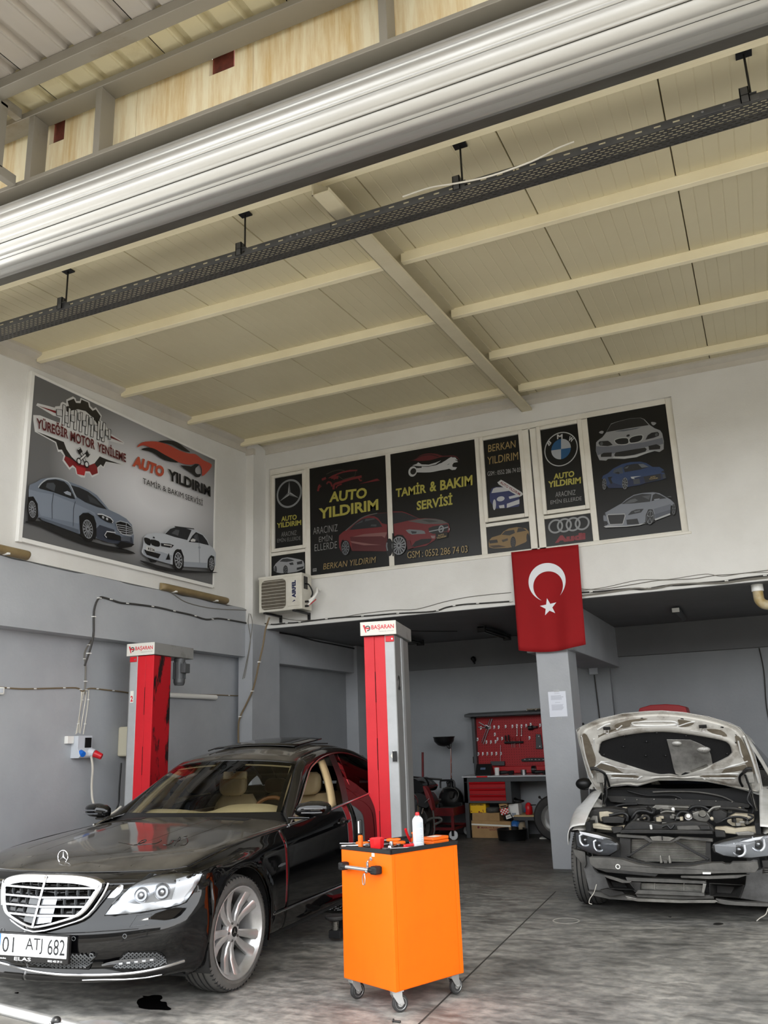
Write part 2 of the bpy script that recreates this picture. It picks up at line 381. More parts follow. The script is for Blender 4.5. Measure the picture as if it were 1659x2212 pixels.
# trims between wall tops and roof
b = MB()
P = [[(XL+.002, y, roofz(y)-.155),(XL+.012, y, roofz(y)-.15),(XL+.012, y, roofz(y)-.06),(XL+.09, y, roofz(y)-.03),(XL+.09, y, roofz(y)+.002)] for y in (4.4,9.765)]
b.grid(P); struct(b, 'trim_1', 'white_trim')
b = MB(); P = [[(x, YB-.09, roofz(YB)-.0),(x, YB-.09, roofz(YB)-.03),(x, YB-.012, roofz(YB)-.06),(x, YB-.012, roofz(YB)-.12),(x, YB+.002, roofz(YB)-.125)] for x in (-6.28,7)]
b.grid(P); struct(b, 'trim_2', 'white_trim')
b = MB(); b.box(-6.42,-6.27,9.74,9.80, roofz(9.76)-.19, roofz(9.76)-.1); struct(b, 'trim_3', 'white_trim')

b = MB(); b.box(-6.49,7,12.4,12.5,3.2,5.9); b.box(-6.6,-6.49,10.0,12.5,3.0,5.9); b.box(-6.6,7,10.4,12.5,5.9,6.0); struct(b, 'window_backing', 'dark_wall')  # unseen dark box added behind the windows to stop light leaking
# ---------------------------------------------------------------- upper window band
wn_ = bpy.data.objects.new('window_1', None); col.objects.link(wn_); wn_['kind'] = 'structure'; wn_.location = (-3.4, YB, 3.648)
mat('upvc', (222,219,210),.35, rgb2=(204,198,184), scale=3, amt=.6)
PAN = {'star': (-6.144,-5.683,4.14,5.19), 'white_saloon': (-6.206,-5.655,3.70,4.038), 'left_main': (-5.574,-4.384,3.693,5.241), 'right_main': (-4.312,-3.10,3.695,5.248),
       'owner': (-2.983,-2.507,4.15,5.203), 'gold': (-3.024,-2.463,3.688,4.045), 'roundel': (-2.224,-1.748,4.146,5.209), 'rings': (-2.27,-1.70,3.684,4.042), 'three_cars': (-1.627,-.685,3.68,5.262)}
def frame_bar(x0, x1, z0, z1, y0=YB+.03, y1=YB+.10, name='window_frame'):
    return MB().box(x0, x1, y0, y1, z0, z1).build(name, 'upvc', wn_, world=True, bevel=.005)
for a in ((-6.226,-6.206,3.648,5.33),(-5.655,-5.574,3.69,5.25),(-4.384,-4.312,3.69,5.25),(-3.10,-3.024,3.69,5.25),(-2.463,-2.38,3.66,5.27),(-2.36,-2.27,3.66,5.27),(-1.70,-1.627,3.69,5.27),(-.685,-.607,3.66,5.33)):
    frame_bar(*a)
frame_bar(-6.206,-.685,5.262,5.33); frame_bar(-6.206,-1.63,5.245,5.262)
frame_bar(-6.206,-.685,3.66,3.692)
for x0, x1 in ((-6.206,-5.655),(-3.024,-2.463),(-2.27,-1.70)): frame_bar(x0, x1,4.04,4.085)
for k in ('star', 'owner', 'roundel'):   # opening sashes: a raised frame round the pane
    x0, x1, z0, z1 = PAN[k]
    s = bpy.data.objects.new('sash', None); col.objects.link(s); s.parent = wn_; s.location = V((x0+x1)/2, YB, z0)-V(-3.4, YB, 3.648)
    for a in ((x0-.05, x0, z0-.05, z1+.045),(x1, x1+.05, z0-.05, z1+.045),(x0, x1, z0-.05, z0),(x0, x1, z1, z1+.045)):
        MB().box(a[0], a[1], YB+.012, YB+.07, a[2], a[3]).build('sash_bar', 'upvc', s, world=True, bevel=.006)
b = MB(); b.box(-6.3,-.58, YB-.012, YB+.12,3.632,3.66); b.build('window_sill', 'upvc', wn_, world=True, bevel=.003)
mat('glass_dark', (14,14,15),.06, spec=.5)
for k, (x0, x1, z0, z1) in PAN.items():
    MB().box(x0-.01, x1+.01, YB+.05, YB+.062, z0-.01, z1+.01).build('window_pane', 'glass_dark', wn_, world=True)

# ---------------------------------------------------------------- rolled shutter, truss and canopy in front of the opening
yc, zc, R0 = 4.12,5.285,.228
rs = thing('roller_shutter', 'galvanised steel roller shutter rolled up on its drum above the opening', 'roller shutter', (-2, yc, zc-.3))
# slats wound on the drum: each slat its own ribbed strip
def slat(a0, a1, r, name='slat'):
    prof = []
    n = 12
    for i in range(n+1):
        t = i/n; a = a0+(a1-a0)*t
        h = .010*math.sin(math.pi*min(1, t/.8)) if t < .8 else .0
        if t > .80: h = (-.006,.018,.014,-.008)[min(3, int((t-.8)/.05))]
        prof.append((yc-(r+h)*math.cos(a), zc-(r+h)*math.sin(a)))
    xs = np.linspace(-6.38,6.6,4)
    b = MB(); b.grid([[(x, y, z) for y, z in prof] for x in xs])
    return b.build(name, 'galv', rs, world=True, smooth=True, angle=180)
a = -1.16
for i in range(8):
    slat(a+.004, a+.475, R0); a += .48
b = MB(); b.cyl((-6.38, yc, zc),(6.6, yc, zc), R0-.03,24); b.build('drum', 'galv_dull', rs, world=True, smooth=True)
b = MB(); b.box(-6.38,6.6,4.27,4.355,5.10,5.128); b.box(-6.38,6.6,4.27,4.278,5.10,5.17); b.build('bottom_bar', 'galv_dull', rs, world=True, bevel=.003)
tr = thing('steel_truss', 'grey painted rectangular steel truss spanning above the rolled shutter', 'truss', (-1,3.97,5.53))
def tbar(x0, x1, y0, y1, z0, z1, name): return MB().box(x0, x1, y0, y1, z0, z1).build(name, 'steel_grey', tr, world=True, bevel=.004)
tbar(-9,7,3.9,4.05,5.528,5.563, 'bottom_chord'); tbar(-9,7,3.9,4.05,6.115,6.165, 'top_chord')
for x in (-6.8,-4.52,-3.87,-1.63,.65,2.9,5.2): tbar(x, x+.055,3.905,4.045,5.563,6.115, 'post')
rf = thing('roof_truss', 'grey steel lattice truss running towards the street at the left edge', 'truss', (-4.6,2.5,5.53))
for nm, p0, p1, w, h in (('bottom_chord', (-4.6,3.88,5.56),(-4.6,.9,5.5),.06,.08),('top_chord', (-4.6,3.88,6.14),(-4.6,.9,5.98),.06,.08),('post', (-4.6,3.72,5.58),(-4.6,3.72,6.12),.07,.06),('brace', (-4.6,3.7,5.6),(-4.6,3.0,6.05),.05,.05),('brace', (-4.6,3.0,6.05),(-4.6,2.2,5.56),.05,.05),('post', (-4.6,3.0,5.58),(-4.6,3.0,6.08),.05,.05),('brace', (-4.6,2.2,5.56),(-4.6,1.4,5.98),.05,.05)):
    MB().bar(p0, p1, w, h, (1,0,0) if nm == 'post' else (0,0,1)).build(nm, 'steel_grey', rf, world=True, bevel=.004)
# cream boards between the truss posts, one board per metre
gw = bpy.data.objects.new('wall_gable', None); col.objects.link(gw); gw['kind'] = 'structure'
for i in range(-9,7):
    x0 = i*1.0+.35; x1 = x0+.997; z0, z1 = 5.5,6.2
    h1 = (atY(452,160,4.09)[0], atY(507,120,4.09)[0], atY(470,150,4.09)[2]-.03,6.2); h2 = (atY(108,290,4.09)[0], atY(140,275,4.09)[0],5.99,6.2)
    holes = {-4: (h1,),-5: (h2,)}.get(i, ())
    b = MB()
    if holes:
        h = holes[0]; b.box(x0, h[0],4.09,4.13, z0, z1); b.box(h[1], x1,4.09,4.13, z0, z1); b.box(h[0], h[1],4.09,4.13, z0, h[2])
    else: b.box(x0, x1,4.09,4.13, z0, z1)
    b.build('wall_board', 'streaked_cream', gw)
    o = col.objects[-1]
mat('old_foam', (128,62,52),.9, rgb2=(90,50,40), scale=20)
for x0, z in ((h1[0]+.01, h1[2]),(h2[0], h2[2])):
    b = MB(); b.box(x0-.02, x0+.16,4.14,4.5, z-.05, z+.4); b.mat(1); b.box(x0+.02, x0+.09,4.132,4.2, z, z+.05); b.build('opening', ['old_foam', 'void'], gw)
# corrugated canopy sheets
cz = lambda y: 6.225-.05*(3.98-y)
ca = bpy.data.objects.new('ceiling_3', None); col.objects.link(ca); ca['kind'] = 'structure'
for i in range(-10,8):
    x0 = -4.30+i*1.0+.006; b = MB(); xs = []
    for j in range(4):
        a = x0+j*.2485
        xs += [(a, 0),(a+.14,0),(a+.148,.004),(a+.156,0),(a+.165,0),(a+.185,.035),(a+.225,.035),(a+.2465,0)]
    seam = [xs]
    b.grid([[(x, y, cz(y)+h) for x, h in xs] for y in (3.62,4.12)]); b.build('corrugated_sheet', 'corrug_cream_shaded', ca, fix=False)
    b = MB(); b.grid([[(x, y, cz(y)+h) for x, h in xs] for y in (.6,3.62)]); b.build('corrugated_sheet', 'corrug_grey_lit', ca, fix=False)
MB().box(-15,8,.6,4.2,6.29,6.32).build('cover_sheet', 'void', ca)  # unseen black sheet added so no light glows through the canopy joints
for y in (3.60,2.35,1.1):
    MB().box(-9,7, y, y+.1, cz(y)-.085, cz(y)-.003).build('purlin', 'steel_grey', ca, bevel=.004)
# ---------------------------------------------------------------- printed artwork (flat, at its real place and size)
_pc = {}
def ink(rgb):
    k = 'ink_%d_%d_%d' % rgb
    if k not in MATS:
        g = sum(rgb)/3; mat(k, tuple(lerp(c, g, .18)*(.86 if g > 60 else 1) for c in rgb),.4)
    return k
class Print:
    """flat artwork on a wall plane; points are read from enlargements of the photograph and laid on the real plane"""
    def __init__(s, plane, parent, cap=400): s.pl = plane; s.par = parent; s.mb = MB(); s.mats = []; s.n = 1; s.crop(0,0,1)
    def crop(s, ox, oy, k): s.o = (ox, oy, k); return s
    def p(s, q, lift=None):
        x, y = s.o[0]+q[0]/s.o[2], s.o[1]+q[1]/s.o[2]; l = (s.n if lift is None else lift)*.0005
        a, v = s.pl
        return atY(x, y, v)-V(0, l, 0) if a == 'Y' else atX(x, y, v)+V(l, 0,0)
    def m(s, rgb):
        k = ink(rgb)
        if k not in s.mats: s.mats.append(k)
        s.mb.mat(s.mats.index(k))
    def fill(s, pts, rgb, sm=0):
        s.m(rgb); P = [s.p(q) for q in pts]
        if sm: P = crom(P, sm, closed=True)
        s.mb.poly(P); s.n += 1; return s
    def line(s, pts, rgb, w=.01, sm=0, closed=False):
        """ribbon of width w metres"""
        s.m(rgb); P = [s.p(q) for q in pts]
        if sm: P = crom(P, sm, closed=closed)
        if closed: P = P+[P[0]]
        n = V(0,-1,0) if s.pl[0] == 'Y' else V(1,0,0); vs = []
        for i, q in enumerate(P):
            t = P[min(i+1, len(P)-1)]-P[max(i-1,0)]
            if closed and i in (0, len(P)-1): t = P[1]-P[-2]
            d = np.cross(t, n); d = d/(np.linalg.norm(d)+1e-9)
            ww = w[min(len(w)-1, i*len(w)//len(P))] if isinstance(w, (list, tuple)) else w
            vs += [q-d*ww/2, q+d*ww/2]
        s.mb.add(vs, [(2*i, 2*i+1,2*i+3,2*i+2) for i in range(len(P)-1)]); s.n += 1; return s
    def disc(s, c, e1, e2, rgb, n=24):
        """ellipse: centre, and two pixel points on its conjugate half axes"""
        C, A, B = s.p(c), s.p(e1), s.p(e2); s.m(rgb)
        s.mb.poly([C+(A-C)*math.cos(2*math.pi*i/n)+(B-C)*math.sin(2*math.pi*i/n) for i in range(n)]); s.n += 1; return s
    def wheel(s, cx, cy, rx, ry, spokes=10, tilt=0, rim=(150,155,162), k=.72):
        s.disc((cx, cy),(cx+rx, cy+tilt),(cx, cy-ry),(20,20,22))
        if spokes:
            s.disc((cx, cy),(cx+rx*k, cy+tilt*k),(cx, cy-ry*k), rim); s.disc((cx, cy),(cx+rx*k*.9, cy+tilt*k*.9),(cx, cy-ry*k*.9),(30,31,34))
            C, A, B = s.p((cx, cy)), s.p((cx+rx*k, cy+tilt*k)), s.p((cx, cy-ry*k)); s.m(rim)
            for i in range(spokes):
                a = 2*math.pi*i/spokes+.2; d = .16
                P = [C+(A-C)*math.cos(a+e)*r+(B-C)*math.sin(a+e)*r for e, r in ((-d*2,.15),(d*2,.15),(d*.5,.95),(-d*.5,.95))]; s.mb.poly(P)
            s.n += 1
        return s
    def text(s, t, bl, br, tl, rgb, bold=.02, name='lettering', rgb2=None, **k):
        mb = MB(); put_text(mb, t, s.p(bl), s.p(br), s.p(tl), bold=bold, **k)
        mb.build(name, ink(rgb), s.par, world=True, fix=False); s.n += 1; return s
    def done(s, name='print'): return s.mb.build(name, s.mats, s.par, world=True, fix=False)

# ---- big banner on the left wall
bn = thing('banner', 'wide framed banner on the left wall printed with a gear emblem and two saloon cars', 'banner', (XL, 7.4,3.43))
mat('banner_grey', (150,150,152),.45); m = MATS['banner_grey']; nt = m.node_tree; N = nt.nodes.new; Lk = nt.links.new
t_ = N('ShaderNodeTexCoord'); g_ = N('ShaderNodeMapping'); Lk(t_.outputs['Generated'], g_.inputs[0])
g_.inputs['Location'].default_value = (0,-1.15,-.98); g_.inputs['Scale'].default_value = (0,1.8,1.75)
gr = N('ShaderNodeTexGradient'); gr.gradient_type = 'SPHERICAL'; Lk(g_.outputs[0], gr.inputs[0])
r_ = N('ShaderNodeValToRGB'); e = r_.color_ramp.elements; e[0].position = .0; e[0].color = lin((98,98,98))+(1,); e[1].position = .75; e[1].color = lin((214,214,217))+(1,)
Lk(gr.outputs['Fac'], r_.inputs[0]); Lk(r_.outputs[0], nt.nodes['Principled BSDF'].inputs['Base Color'])
BX = XL+.035
MB().box(XL+.002, BX, 5.833,8.952,3.472,5.163).build('sheet', 'banner_grey', bn, world=True)
for a in ((5.785,5.833,3.425,5.19),(8.952,8.985,3.44,5.19),(5.833,8.952,3.43,3.472),(5.833,8.952,5.163,5.19)):
    MB().box(XL+.001, XL+.045, a[0], a[1], a[2], a[3]).build('frame_bar', 'white_plastic', bn, world=True, bevel=.003)
WH, BK, RD = (226,226,224),(22,22,24),(205,34,40)
p = Print(('X', BX), bn); p.crop(60,830,7.213)
# white backing outline of the gear emblem
p.fill([(130,330),(150,295),(420,365),(430,345),(500,340),(515,290),(545,275),(600,300),(600,240),(705,190),(745,220),(755,262),(812,262),(822,212),(960,275),(975,340),(1020,382),(1062,358),(1152,490),(1130,560),(1210,610),(1225,675),(1285,710),(1290,770),(1505,905),(1490,940),(1265,880),(1250,960),(1500,1060),(1520,1100),(1510,1230),(1480,1275),(1220,1215),(1185,1310),(1135,1275),(1098,1310),(1105,1400),(1000,1455),(960,1385),(900,1385),(890,1455),(830,1450),(755,1400),(735,1310),(690,1295),(650,1335),(540,1190),(560,1110),(510,1050),(470,1055),(430,915),(110,740),(85,560),(85,480),(190,485),(430,580),(500,600),(505,530),(440,500),(400,490)], WH)
p.fill([(595,345),(640,340),(620,262),(718,225),(750,290),(820,295),(835,240),(940,285),(955,355),(1010,415),(1058,390),(1135,500),(1115,560),(1130,640),(1100,640),(1000,510),(900,420),(780,390),(680,410),(640,440),(600,420)],(34,31,28))
p.fill([(130,735),(430,850),(560,900),(600,1010),(680,1130),(760,1210),(850,1260),(940,1270),(1040,1230),(1120,1125),(1250,1180),(1460,1250),(1215,1205),(1175,1285),(1135,1250),(1080,1300),(1090,1385),(1000,1420),(965,1360),(895,1355),(880,1425),(770,1400),(750,1310),(700,1260),(650,1298),(562,1175),(582,1118),(530,1020),(475,1020),(440,900)],(34,31,30))
p.fill([(582,1118),(650,1150),(750,1215),(850,1262),(940,1272),(1040,1232),(1080,1300),(1090,1385),(1000,1420),(965,1360),(895,1355),(880,1425),(770,1400),(750,1310),(700,1260),(650,1298),(562,1175)],(128,24,28))
p.fill([(735,1262),(850,1300),(900,1310),(895,1355),(880,1425),(770,1400),(750,1310)], RD)
p.fill([(155,335),(440,420),(435,455)],(120,24,28)); p.fill([(1262,785),(1490,915),(1262,828)],(130,30,34))
for (x0, y0, x1, y1, w) in ((525,318,580,640,44),(612,370,660,670,42),(705,400,760,715,44),(795,435,840,745,40),(885,480,935,790,44),(970,510,1020,825,42),(1068,572,1115,868,38),(1145,600,1190,898,44)):
    for g, c_ in ((9, BK),(0, WH)):
        p.fill([(x0-g+w*.55, y0-g),(x0+w+g+6, y0+w*.4-g),(x1-w*.35+g, y1+g),(x1-w*1.1-g, y1-w*.3+g)], c_)
for (x0, y0, x1, y1) in ((440,395,520,500),(568,490,615,610),(660,480,715,590),(770,450,805,570),(845,570,890,660),(945,520,985,640),(1025,640,1065,740),(1110,715,1150,840),(1195,720,1240,810),(1238,705,1265,865)):
    for g, c_ in ((7, BK),(0,(206,206,206))): p.fill([(x0-g,y0-g),(x1+g,y0+14-g),(x1+g,y1+g),(x0-g,y1-14+g)], c_)
for a, b_, w in (((790,1040),(890,1250),.035),((895,1085),(770,1200),.035)):
    p.line([a, b_], BK, w); p.line([a, b_], WH, w*.55)
for c_ in ((770,1205),(890,1255)): p.disc(c_, (c_[0]+38, c_[1]+12),(c_[0], c_[1]-55), BK); p.disc(c_, (c_[0]+24, c_[1]+8),(c_[0], c_[1]-35), WH)
p.fill([(738,1025),(790,985),(825,1055),(770,1105)], BK); p.fill([(900,1025),(945,1100),(905,1150),(862,1085)], BK)
p.fill([(748,1020),(785,995),(790,1005),(753,1032)], WH); p.fill([(905,1035),(935,1095),(928,1100),(898,1040)], WH)
# lettering follows the rising baseline of the printed sheet
p.text('YÜREĞİR', (104,690),(600,860),(104,480),(92,20,24), bold=.028)
p.text('MOTOR', (634,890),(1016,1030),(634,730),(92,20,24), bold=.028)
p.text('YENİLEME', (1052,1045),(1500,1225),(1052,862),(92,20,24), bold=.028)
# car-and-spanner emblem and shop name
p.crop(0,740,2.9625)
p.fill([(866,673),(880,652),(915,637),(985,636),(1060,655),(1130,690),(1195,712),(1240,717),(1290,755),(1343,783),(1325,820),(1283,857),(1280,810),(1262,782),(1235,778),(1205,785),(1150,775),(1060,735),(960,680),(905,660)],(222,70,48),3)
p.fill([(1000,637),(1060,628),(1120,640),(1170,675),(1205,705),(1150,690),(1085,655)], BK, 3)
p.fill([(893,688),(925,675),(975,682),(1040,720),(1130,770),(1040,755),(960,705)], BK, 3)
p.fill([(1140,788),(1210,795),(1235,780),(1262,785),(1240,805),(1237,830),(1252,845),(1273,842),(1265,862),(1240,862),(1215,840)], BK, 2)
p.text('AUTO', (832,793),(1030,868),(846,722),(226,84,50), bold=.06)
p.text('YILDIRIM', (1062,880),(1335,990),(1062,810), BK, bold=.045)
p.text('TAMİR & BAKIM SERVİSİ', (900,905),(1285,1046),(900,855), BK, bold=.0)
# blue-grey saloon
p.crop(40,1010,3.77)
p.fill([(45,440),(160,440),(470,545),(560,600),(720,640),(860,670),(935,705),(800,695),(560,645),(330,560),(150,480),(45,455)],(30,30,31),2)
BL = (122,134,152)
p.fill([(70,145),(120,125),(160,100),(215,88),(290,90),(340,100),(400,122),(490,155),(560,190),(620,230),(680,300),(715,345),(800,385),(860,420),(905,470),(920,560),(918,620),(870,638),(700,610),(620,580),(470,540),(160,410),(60,420),(62,180)], BL)
p.fill([(62,180),(130,200),(262,225),(425,290),(600,370),(610,400),(560,360),(500,370),(470,460),(160,395),(110,260),(62,240)],(138,150,168))
p.fill([(150,405),(470,510),(472,545),(165,430)],(92,102,118)); p.fill([(612,500),(640,470),(760,510),(765,560),(905,570),(915,625),(870,638),(700,612),(615,575)],(62,68,84))
p.fill([(140,168),(165,135),(210,108),(280,100),(350,118),(385,150),(425,225),(440,262),(400,255),(262,205),(150,175)],(28,30,33)); p.fill([(200,165),(210,130),(262,128),(280,150),(270,200)],(74,80,88))
p.fill([(395,145),(470,165),(545,200),(610,250),(700,345),(620,325),(520,285),(455,245),(420,190)],(34,36,40)); p.fill([(540,225),(600,260),(660,320),(560,285)],(62,66,72))
p.fill([(345,205),(375,195),(405,210),(405,235),(360,220)],(160,170,184)); p.line([(262,212),(250,300),(252,420)],(80,88,100),.008); p.line([(440,280),(425,340),(422,480)],(80,88,100),.008)
p.line([(136,168),(165,130),(215,97),(290,92),(350,108),(395,140),(445,250)],(190,198,206),.012,3)
p.fill([(470,400),(500,375),(545,372),(590,400),(610,460),(612,560),(600,590),(480,560)],(20,20,22)); p.wheel(540,505,58,105,14,22); p.fill([(50,245),(95,240),(130,300),(135,400),(110,440),(50,440)],(20,20,22)); p.wheel(86,345,42,95,14,14)
p.fill([(765,452),(800,440),(860,455),(900,490),(908,545),(880,560),(820,550),(780,510)],(16,16,18)); 
for i in range(5): p.line([(772+i*6,468+i*18),(840,478+i*18),(902,500+i*13)],(176,180,186),.008)
p.line([(850,455),(850,555)],(176,180,186),.01); p.line([(765,452),(800,440),(860,455),(900,490),(908,545),(880,560),(820,550),(780,510)],(184,190,198),.01, closed=True)
p.fill([(612,385),(650,385),(720,415),(745,440),(738,460),(690,445),(640,415)],(20,21,24)); p.line([(615,384),(655,386),(720,415),(742,440),(735,456)],(225,228,232),.012); [p.disc((x, y),(x+9, y+3),(x, y-11),(190,195,202)) for x, y in ((660,410),(692,424))]
p.fill([(672,560),(690,525),(800,560),(805,600),(700,585)],(20,20,22)); p.line([(688,575),(672,555),(690,525),(760,535)],(214,218,222),.012); p.fill([(805,565),(880,572),(880,608),(805,600)],(92,98,110)); p.fill([(800,605),(915,628),(890,650),(800,665),(770,640)],(18,18,20))
# white saloon
p.fill([(960,765),(1010,770),(1230,830),(1580,855),(1540,862),(1260,858),(1100,830)],(34,34,35),2)
WC = (208,214,222)
p.fill([(972,690),(985,640),(990,570),(1020,548),(1090,535),(1165,545),(1170,525),(1205,500),(1245,485),(1310,488),(1380,505),(1420,515),(1470,545),(1510,590),(1525,635),(1560,660),(1580,700),(1578,800),(1540,825),(1300,810),(1205,790),(1100,760),(1020,735),(985,715)], WC)
p.fill([(985,715),(1020,735),(1100,760),(1205,790),(1220,720),(1130,690),(985,670)],(176,184,196)); p.fill([(1310,770),(1505,780),(1500,822),(1300,810)],(172,180,192))
p.fill([(1165,545),(1205,505),(1250,490),(1310,492),(1380,515),(1345,595),(1240,570)],(44,46,50)); p.fill([(1215,540),(1250,510),(1280,515),(1270,560)],(92,96,102)); p.fill([(1355,610),(1385,560),(1415,530),(1470,555),(1505,600),(1522,638),(1440,618),(1370,612)],(38,40,44)); p.fill([(1400,560),(1420,545),(1430,600),(1400,600)],(88,92,98))
p.fill([(1370,595),(1390,582),(1412,592),(1408,608),(1375,608)], WH); p.line([(1425,545),(1440,620),(1445,780)],(120,128,140),.006); p.line([(1240,485),(1400,505)],(60,60,62),.012)
p.fill([(990,575),(1035,585),(1045,605),(1038,640),(1000,620)],(22,22,24),2); p.fill([(1045,590),(1110,605),(1120,635),(1105,650),(1052,635)],(22,22,24),2); p.fill([(1125,620),(1200,625),(1235,638),(1210,660),(1130,645)],(34,36,40)); p.line([(1150,632),(1215,640),(1205,655)], WH, .012)
p.fill([(988,672),(1125,710),(1105,745),(1010,715)],(22,22,24)); p.fill([(1005,645),(1078,660),(1075,695),(1005,680)], WH); p.text('M SE 546', (1020,676),(1074,690),(1020,652), BK, bold=.03); p.fill([(1190,700),(1202,755),(1165,755)],(24,24,26)); p.fill([(1010,735),(1095,765),(1080,778),(1040,775)],(22,22,24))
p.fill([(1222,800),(1225,720),(1250,672),(1290,672),(1312,730),(1310,820)],(20,20,22)); p.wheel(1268,760,44,90,10,12,(190,196,204)); p.fill([(1505,820),(1510,750),(1535,718),(1560,730),(1560,830)],(20,20,22)); p.wheel(1537,790,26,68,10,6,(190,196,204)); p.disc((1437,656),(1447,656),(1437,646),(170,176,186)); p.disc((1064,576),(1073,578),(1064,569),(40,42,50))
p.done()

# ---- black printed films on the upper windows
def film(key, label):
    x0, x1, z0, z1 = PAN[key]
    t = thing('window_poster', label, 'window poster', ((x0+x1)/2, YB+.045, z0), group='black printed posters on the upper windows')
    MB().box(x0, x1, YB+.044, YB+.050, z0, z1).build('film', 'film_black', t, world=True)
    return t, Print(('Y', YB+.0435), t)
mat('film_black', (24,24,23),.32, spec=.35)
GO, SI, GD = (196,186,70),(206,208,210),(184,154,92)
def star3(p, c, e1, e2, ring=True):
    """three pointed star in a ring: centre and two half-axis points"""
    C_, A, B = V(*c), V(*e1)-V(*c), V(*e2)-V(*c); P_ = lambda a, r: tuple(C_+A*math.cos(a)*r+B*math.sin(a)*r)
    if ring:
        for r in (1,.93): p.line([P_(2*math.pi*i/40, r) for i in range(40)],(150,153,156),.014, closed=True)
    for k in range(3):
        a = math.pi/2+k*2*math.pi/3
        p.fill([P_(a, .9), P_(a+1.05,.13),(c[0], c[1])],(176,179,182)); p.fill([P_(a, .9), P_(a-1.05,.13),(c[0], c[1])],(118,121,124))
t, p = film('star', 'narrow black window poster with a three-pointed star in a ring, far left'); p.crop(540,840,2.9625)
star3(p, (251.5,670),(330,656),(251.5,582))
p.text('AUTO', (201,850),(300,836),(201,818), GO, bold=.03); p.text('YILDIRIM', (173,892),(329,871),(173,860), GO, bold=.03)
p.text('ARACINIZ', (202,947),(299,935),(202,918),(150,150,150), bold=-.01); p.text('EMİN ELLERDE', (176,984),(325,966),(176,953),(150,150,150), bold=-.01)
p.done()
t, p = film('white_saloon', 'small black window poster with a white saloon car, above the air conditioner'); p.crop(540,840,2.9625)
p.fill([(153,1165),(152,1140),(165,1118),(185,1100),(205,1084),(240,1078),(270,1082),(320,1092),(340,1100),(348,1120),(348,1150),(300,1170),(250,1178),(200,1180),(170,1175)],(168,170,174))
p.fill([(190,1105),(210,1088),(238,1085),(268,1092),(285,1100),(235,1108)],(50,52,56)); p.fill([(250,1115),(275,1110),(280,1125),(258,1128)],(50,52,56)); p.fill([(300,1108),(335,1100),(335,1120),(303,1125)],(40,42,46)); p.fill([(300,1145),(345,1135),(340,1150),(300,1160)],(40,42,46)); p.wheel(228,1158,15,28,5,0); p.wheel(165,1155,8,22,5,0); p.done()
t, p = film('left_main', 'large black window poster with AUTO YILDIRIM and the rear half of a red car'); p.crop(660,970,7.9)
R1, R2, R3 = (112,30,34),(84,22,26),(146,92,88)
p.fill([(382,500),(450,455),(520,425),(620,385),(760,355),(885,352),(880,375),(760,385),(640,405),(540,440),(480,490)],(128,32,38)); p.line([(440,495),(560,470)],(128,32,38),.03); p.line([(358,430),(480,375),(600,358),(680,380)],(70,62,50),.01,3); p.line([(560,460),(640,520),(840,465),(860,380)],(70,62,50),.01)
p.line([(280,525),(350,495)],(128,32,38),.035); p.line([(365,600),(385,565),(430,575),(455,640)],(128,32,38),.025,3); p.line([(480,690),(490,610),(560,580),(780,510),(960,470)],(128,32,38),.035,2); p.line([(525,670),(545,630),(620,600)],(110,30,34),.02,2); p.line([(480,520),(510,500),(560,500)],(128,32,38),.02); p.line([(215,720),(230,640),(250,610)],(128,32,38),.03); p.line([(215,690),(275,630)],(110,30,34),.012); p.line([(910,500),(935,540),(965,540)],(128,32,38),.02); p.fill([(920,598),(1225,505),(1275,538)],(128,32,38))
p.text('AUTO', (405,915),(1045,838),(418,735), GO, bold=.035); p.text('YILDIRIM', (228,1200),(1248,1040),(228,1018), GO, bold=.035)
p.text('ARACINIZ', (135,1462),(552,1402),(135,1345),(168,168,168), bold=-.015); p.text('EMİN', (235,1590),(460,1560),(235,1470),(168,168,168), bold=-.015); p.text('ELLERDE', (160,1745),(543,1690),(160,1632),(168,168,168), bold=-.015)
p.fill([(572,1530),(580,1475),(640,1420),(700,1380),(850,1260),(960,1180),(1080,1125),(1230,1098),(1397,1085),(1400,1700),(1425,1740),(1360,1745),(980,1745),(800,1740),(740,1580),(650,1560),(610,1600),(620,1760),(580,1680)], R1,0)
p.fill([(760,1500),(1400,1460),(1405,1560),(1360,1740),(980,1745),(800,1735),(790,1600)], R2); p.fill([(810,1500),(1000,1455),(1398,1420),(1360,1520),(1310,1490)], R3); p.fill([(765,1575),(820,1578),(1100,1620),(1300,1640),(1000,1645),(800,1605)], R3)
p.fill([(1080,1150),(1230,1105),(1398,1090),(1400,1290),(1310,1270),(1240,1180),(1180,1150)],(20,21,24)); p.fill([(750,1385),(860,1270),(980,1195),(1090,1175),(1190,1185),(1260,1235),(1315,1330),(1100,1350)],(28,30,34)); p.line([(690,1395),(850,1260),(960,1180),(1080,1130),(1230,1100)],(100,108,106),.012,2)
p.fill([(840,1300),(985,1215),(980,1250)],(70,74,80)); p.fill([(1020,1240),(1030,1195),(1180,1180),(1195,1200)],(70,74,80)); p.fill([(1115,1320),(1130,1290),(1220,1290),(1215,1325)],(70,74,78)); p.wheel(690,1690,72,130,10,-8,(120,124,130),.9); p.wheel(1440,1680,60,150,0); p.line([(1400,1600),(1392,1660),(1408,1740)],(120,124,130),.02,2)
p.fill([(632,1560),(660,1545),(610,1640),(625,1780)],(10,10,11)); p.text('BERKAN YILDIRIM', (312,2060),(1210,1940),(312,1960), GD, bold=-.005, shear=.15); p.fill([(135,2045),(200,2035),(200,2090),(135,2098)],(150,150,148)); p.fill([(140,2062),(195,2055),(195,2065),(140,2072)],(30,30,30)); p.done()
t, p = film('right_main', 'large black window poster with a spanner emblem and the front of a red car'); p.crop(840,950,7.9)
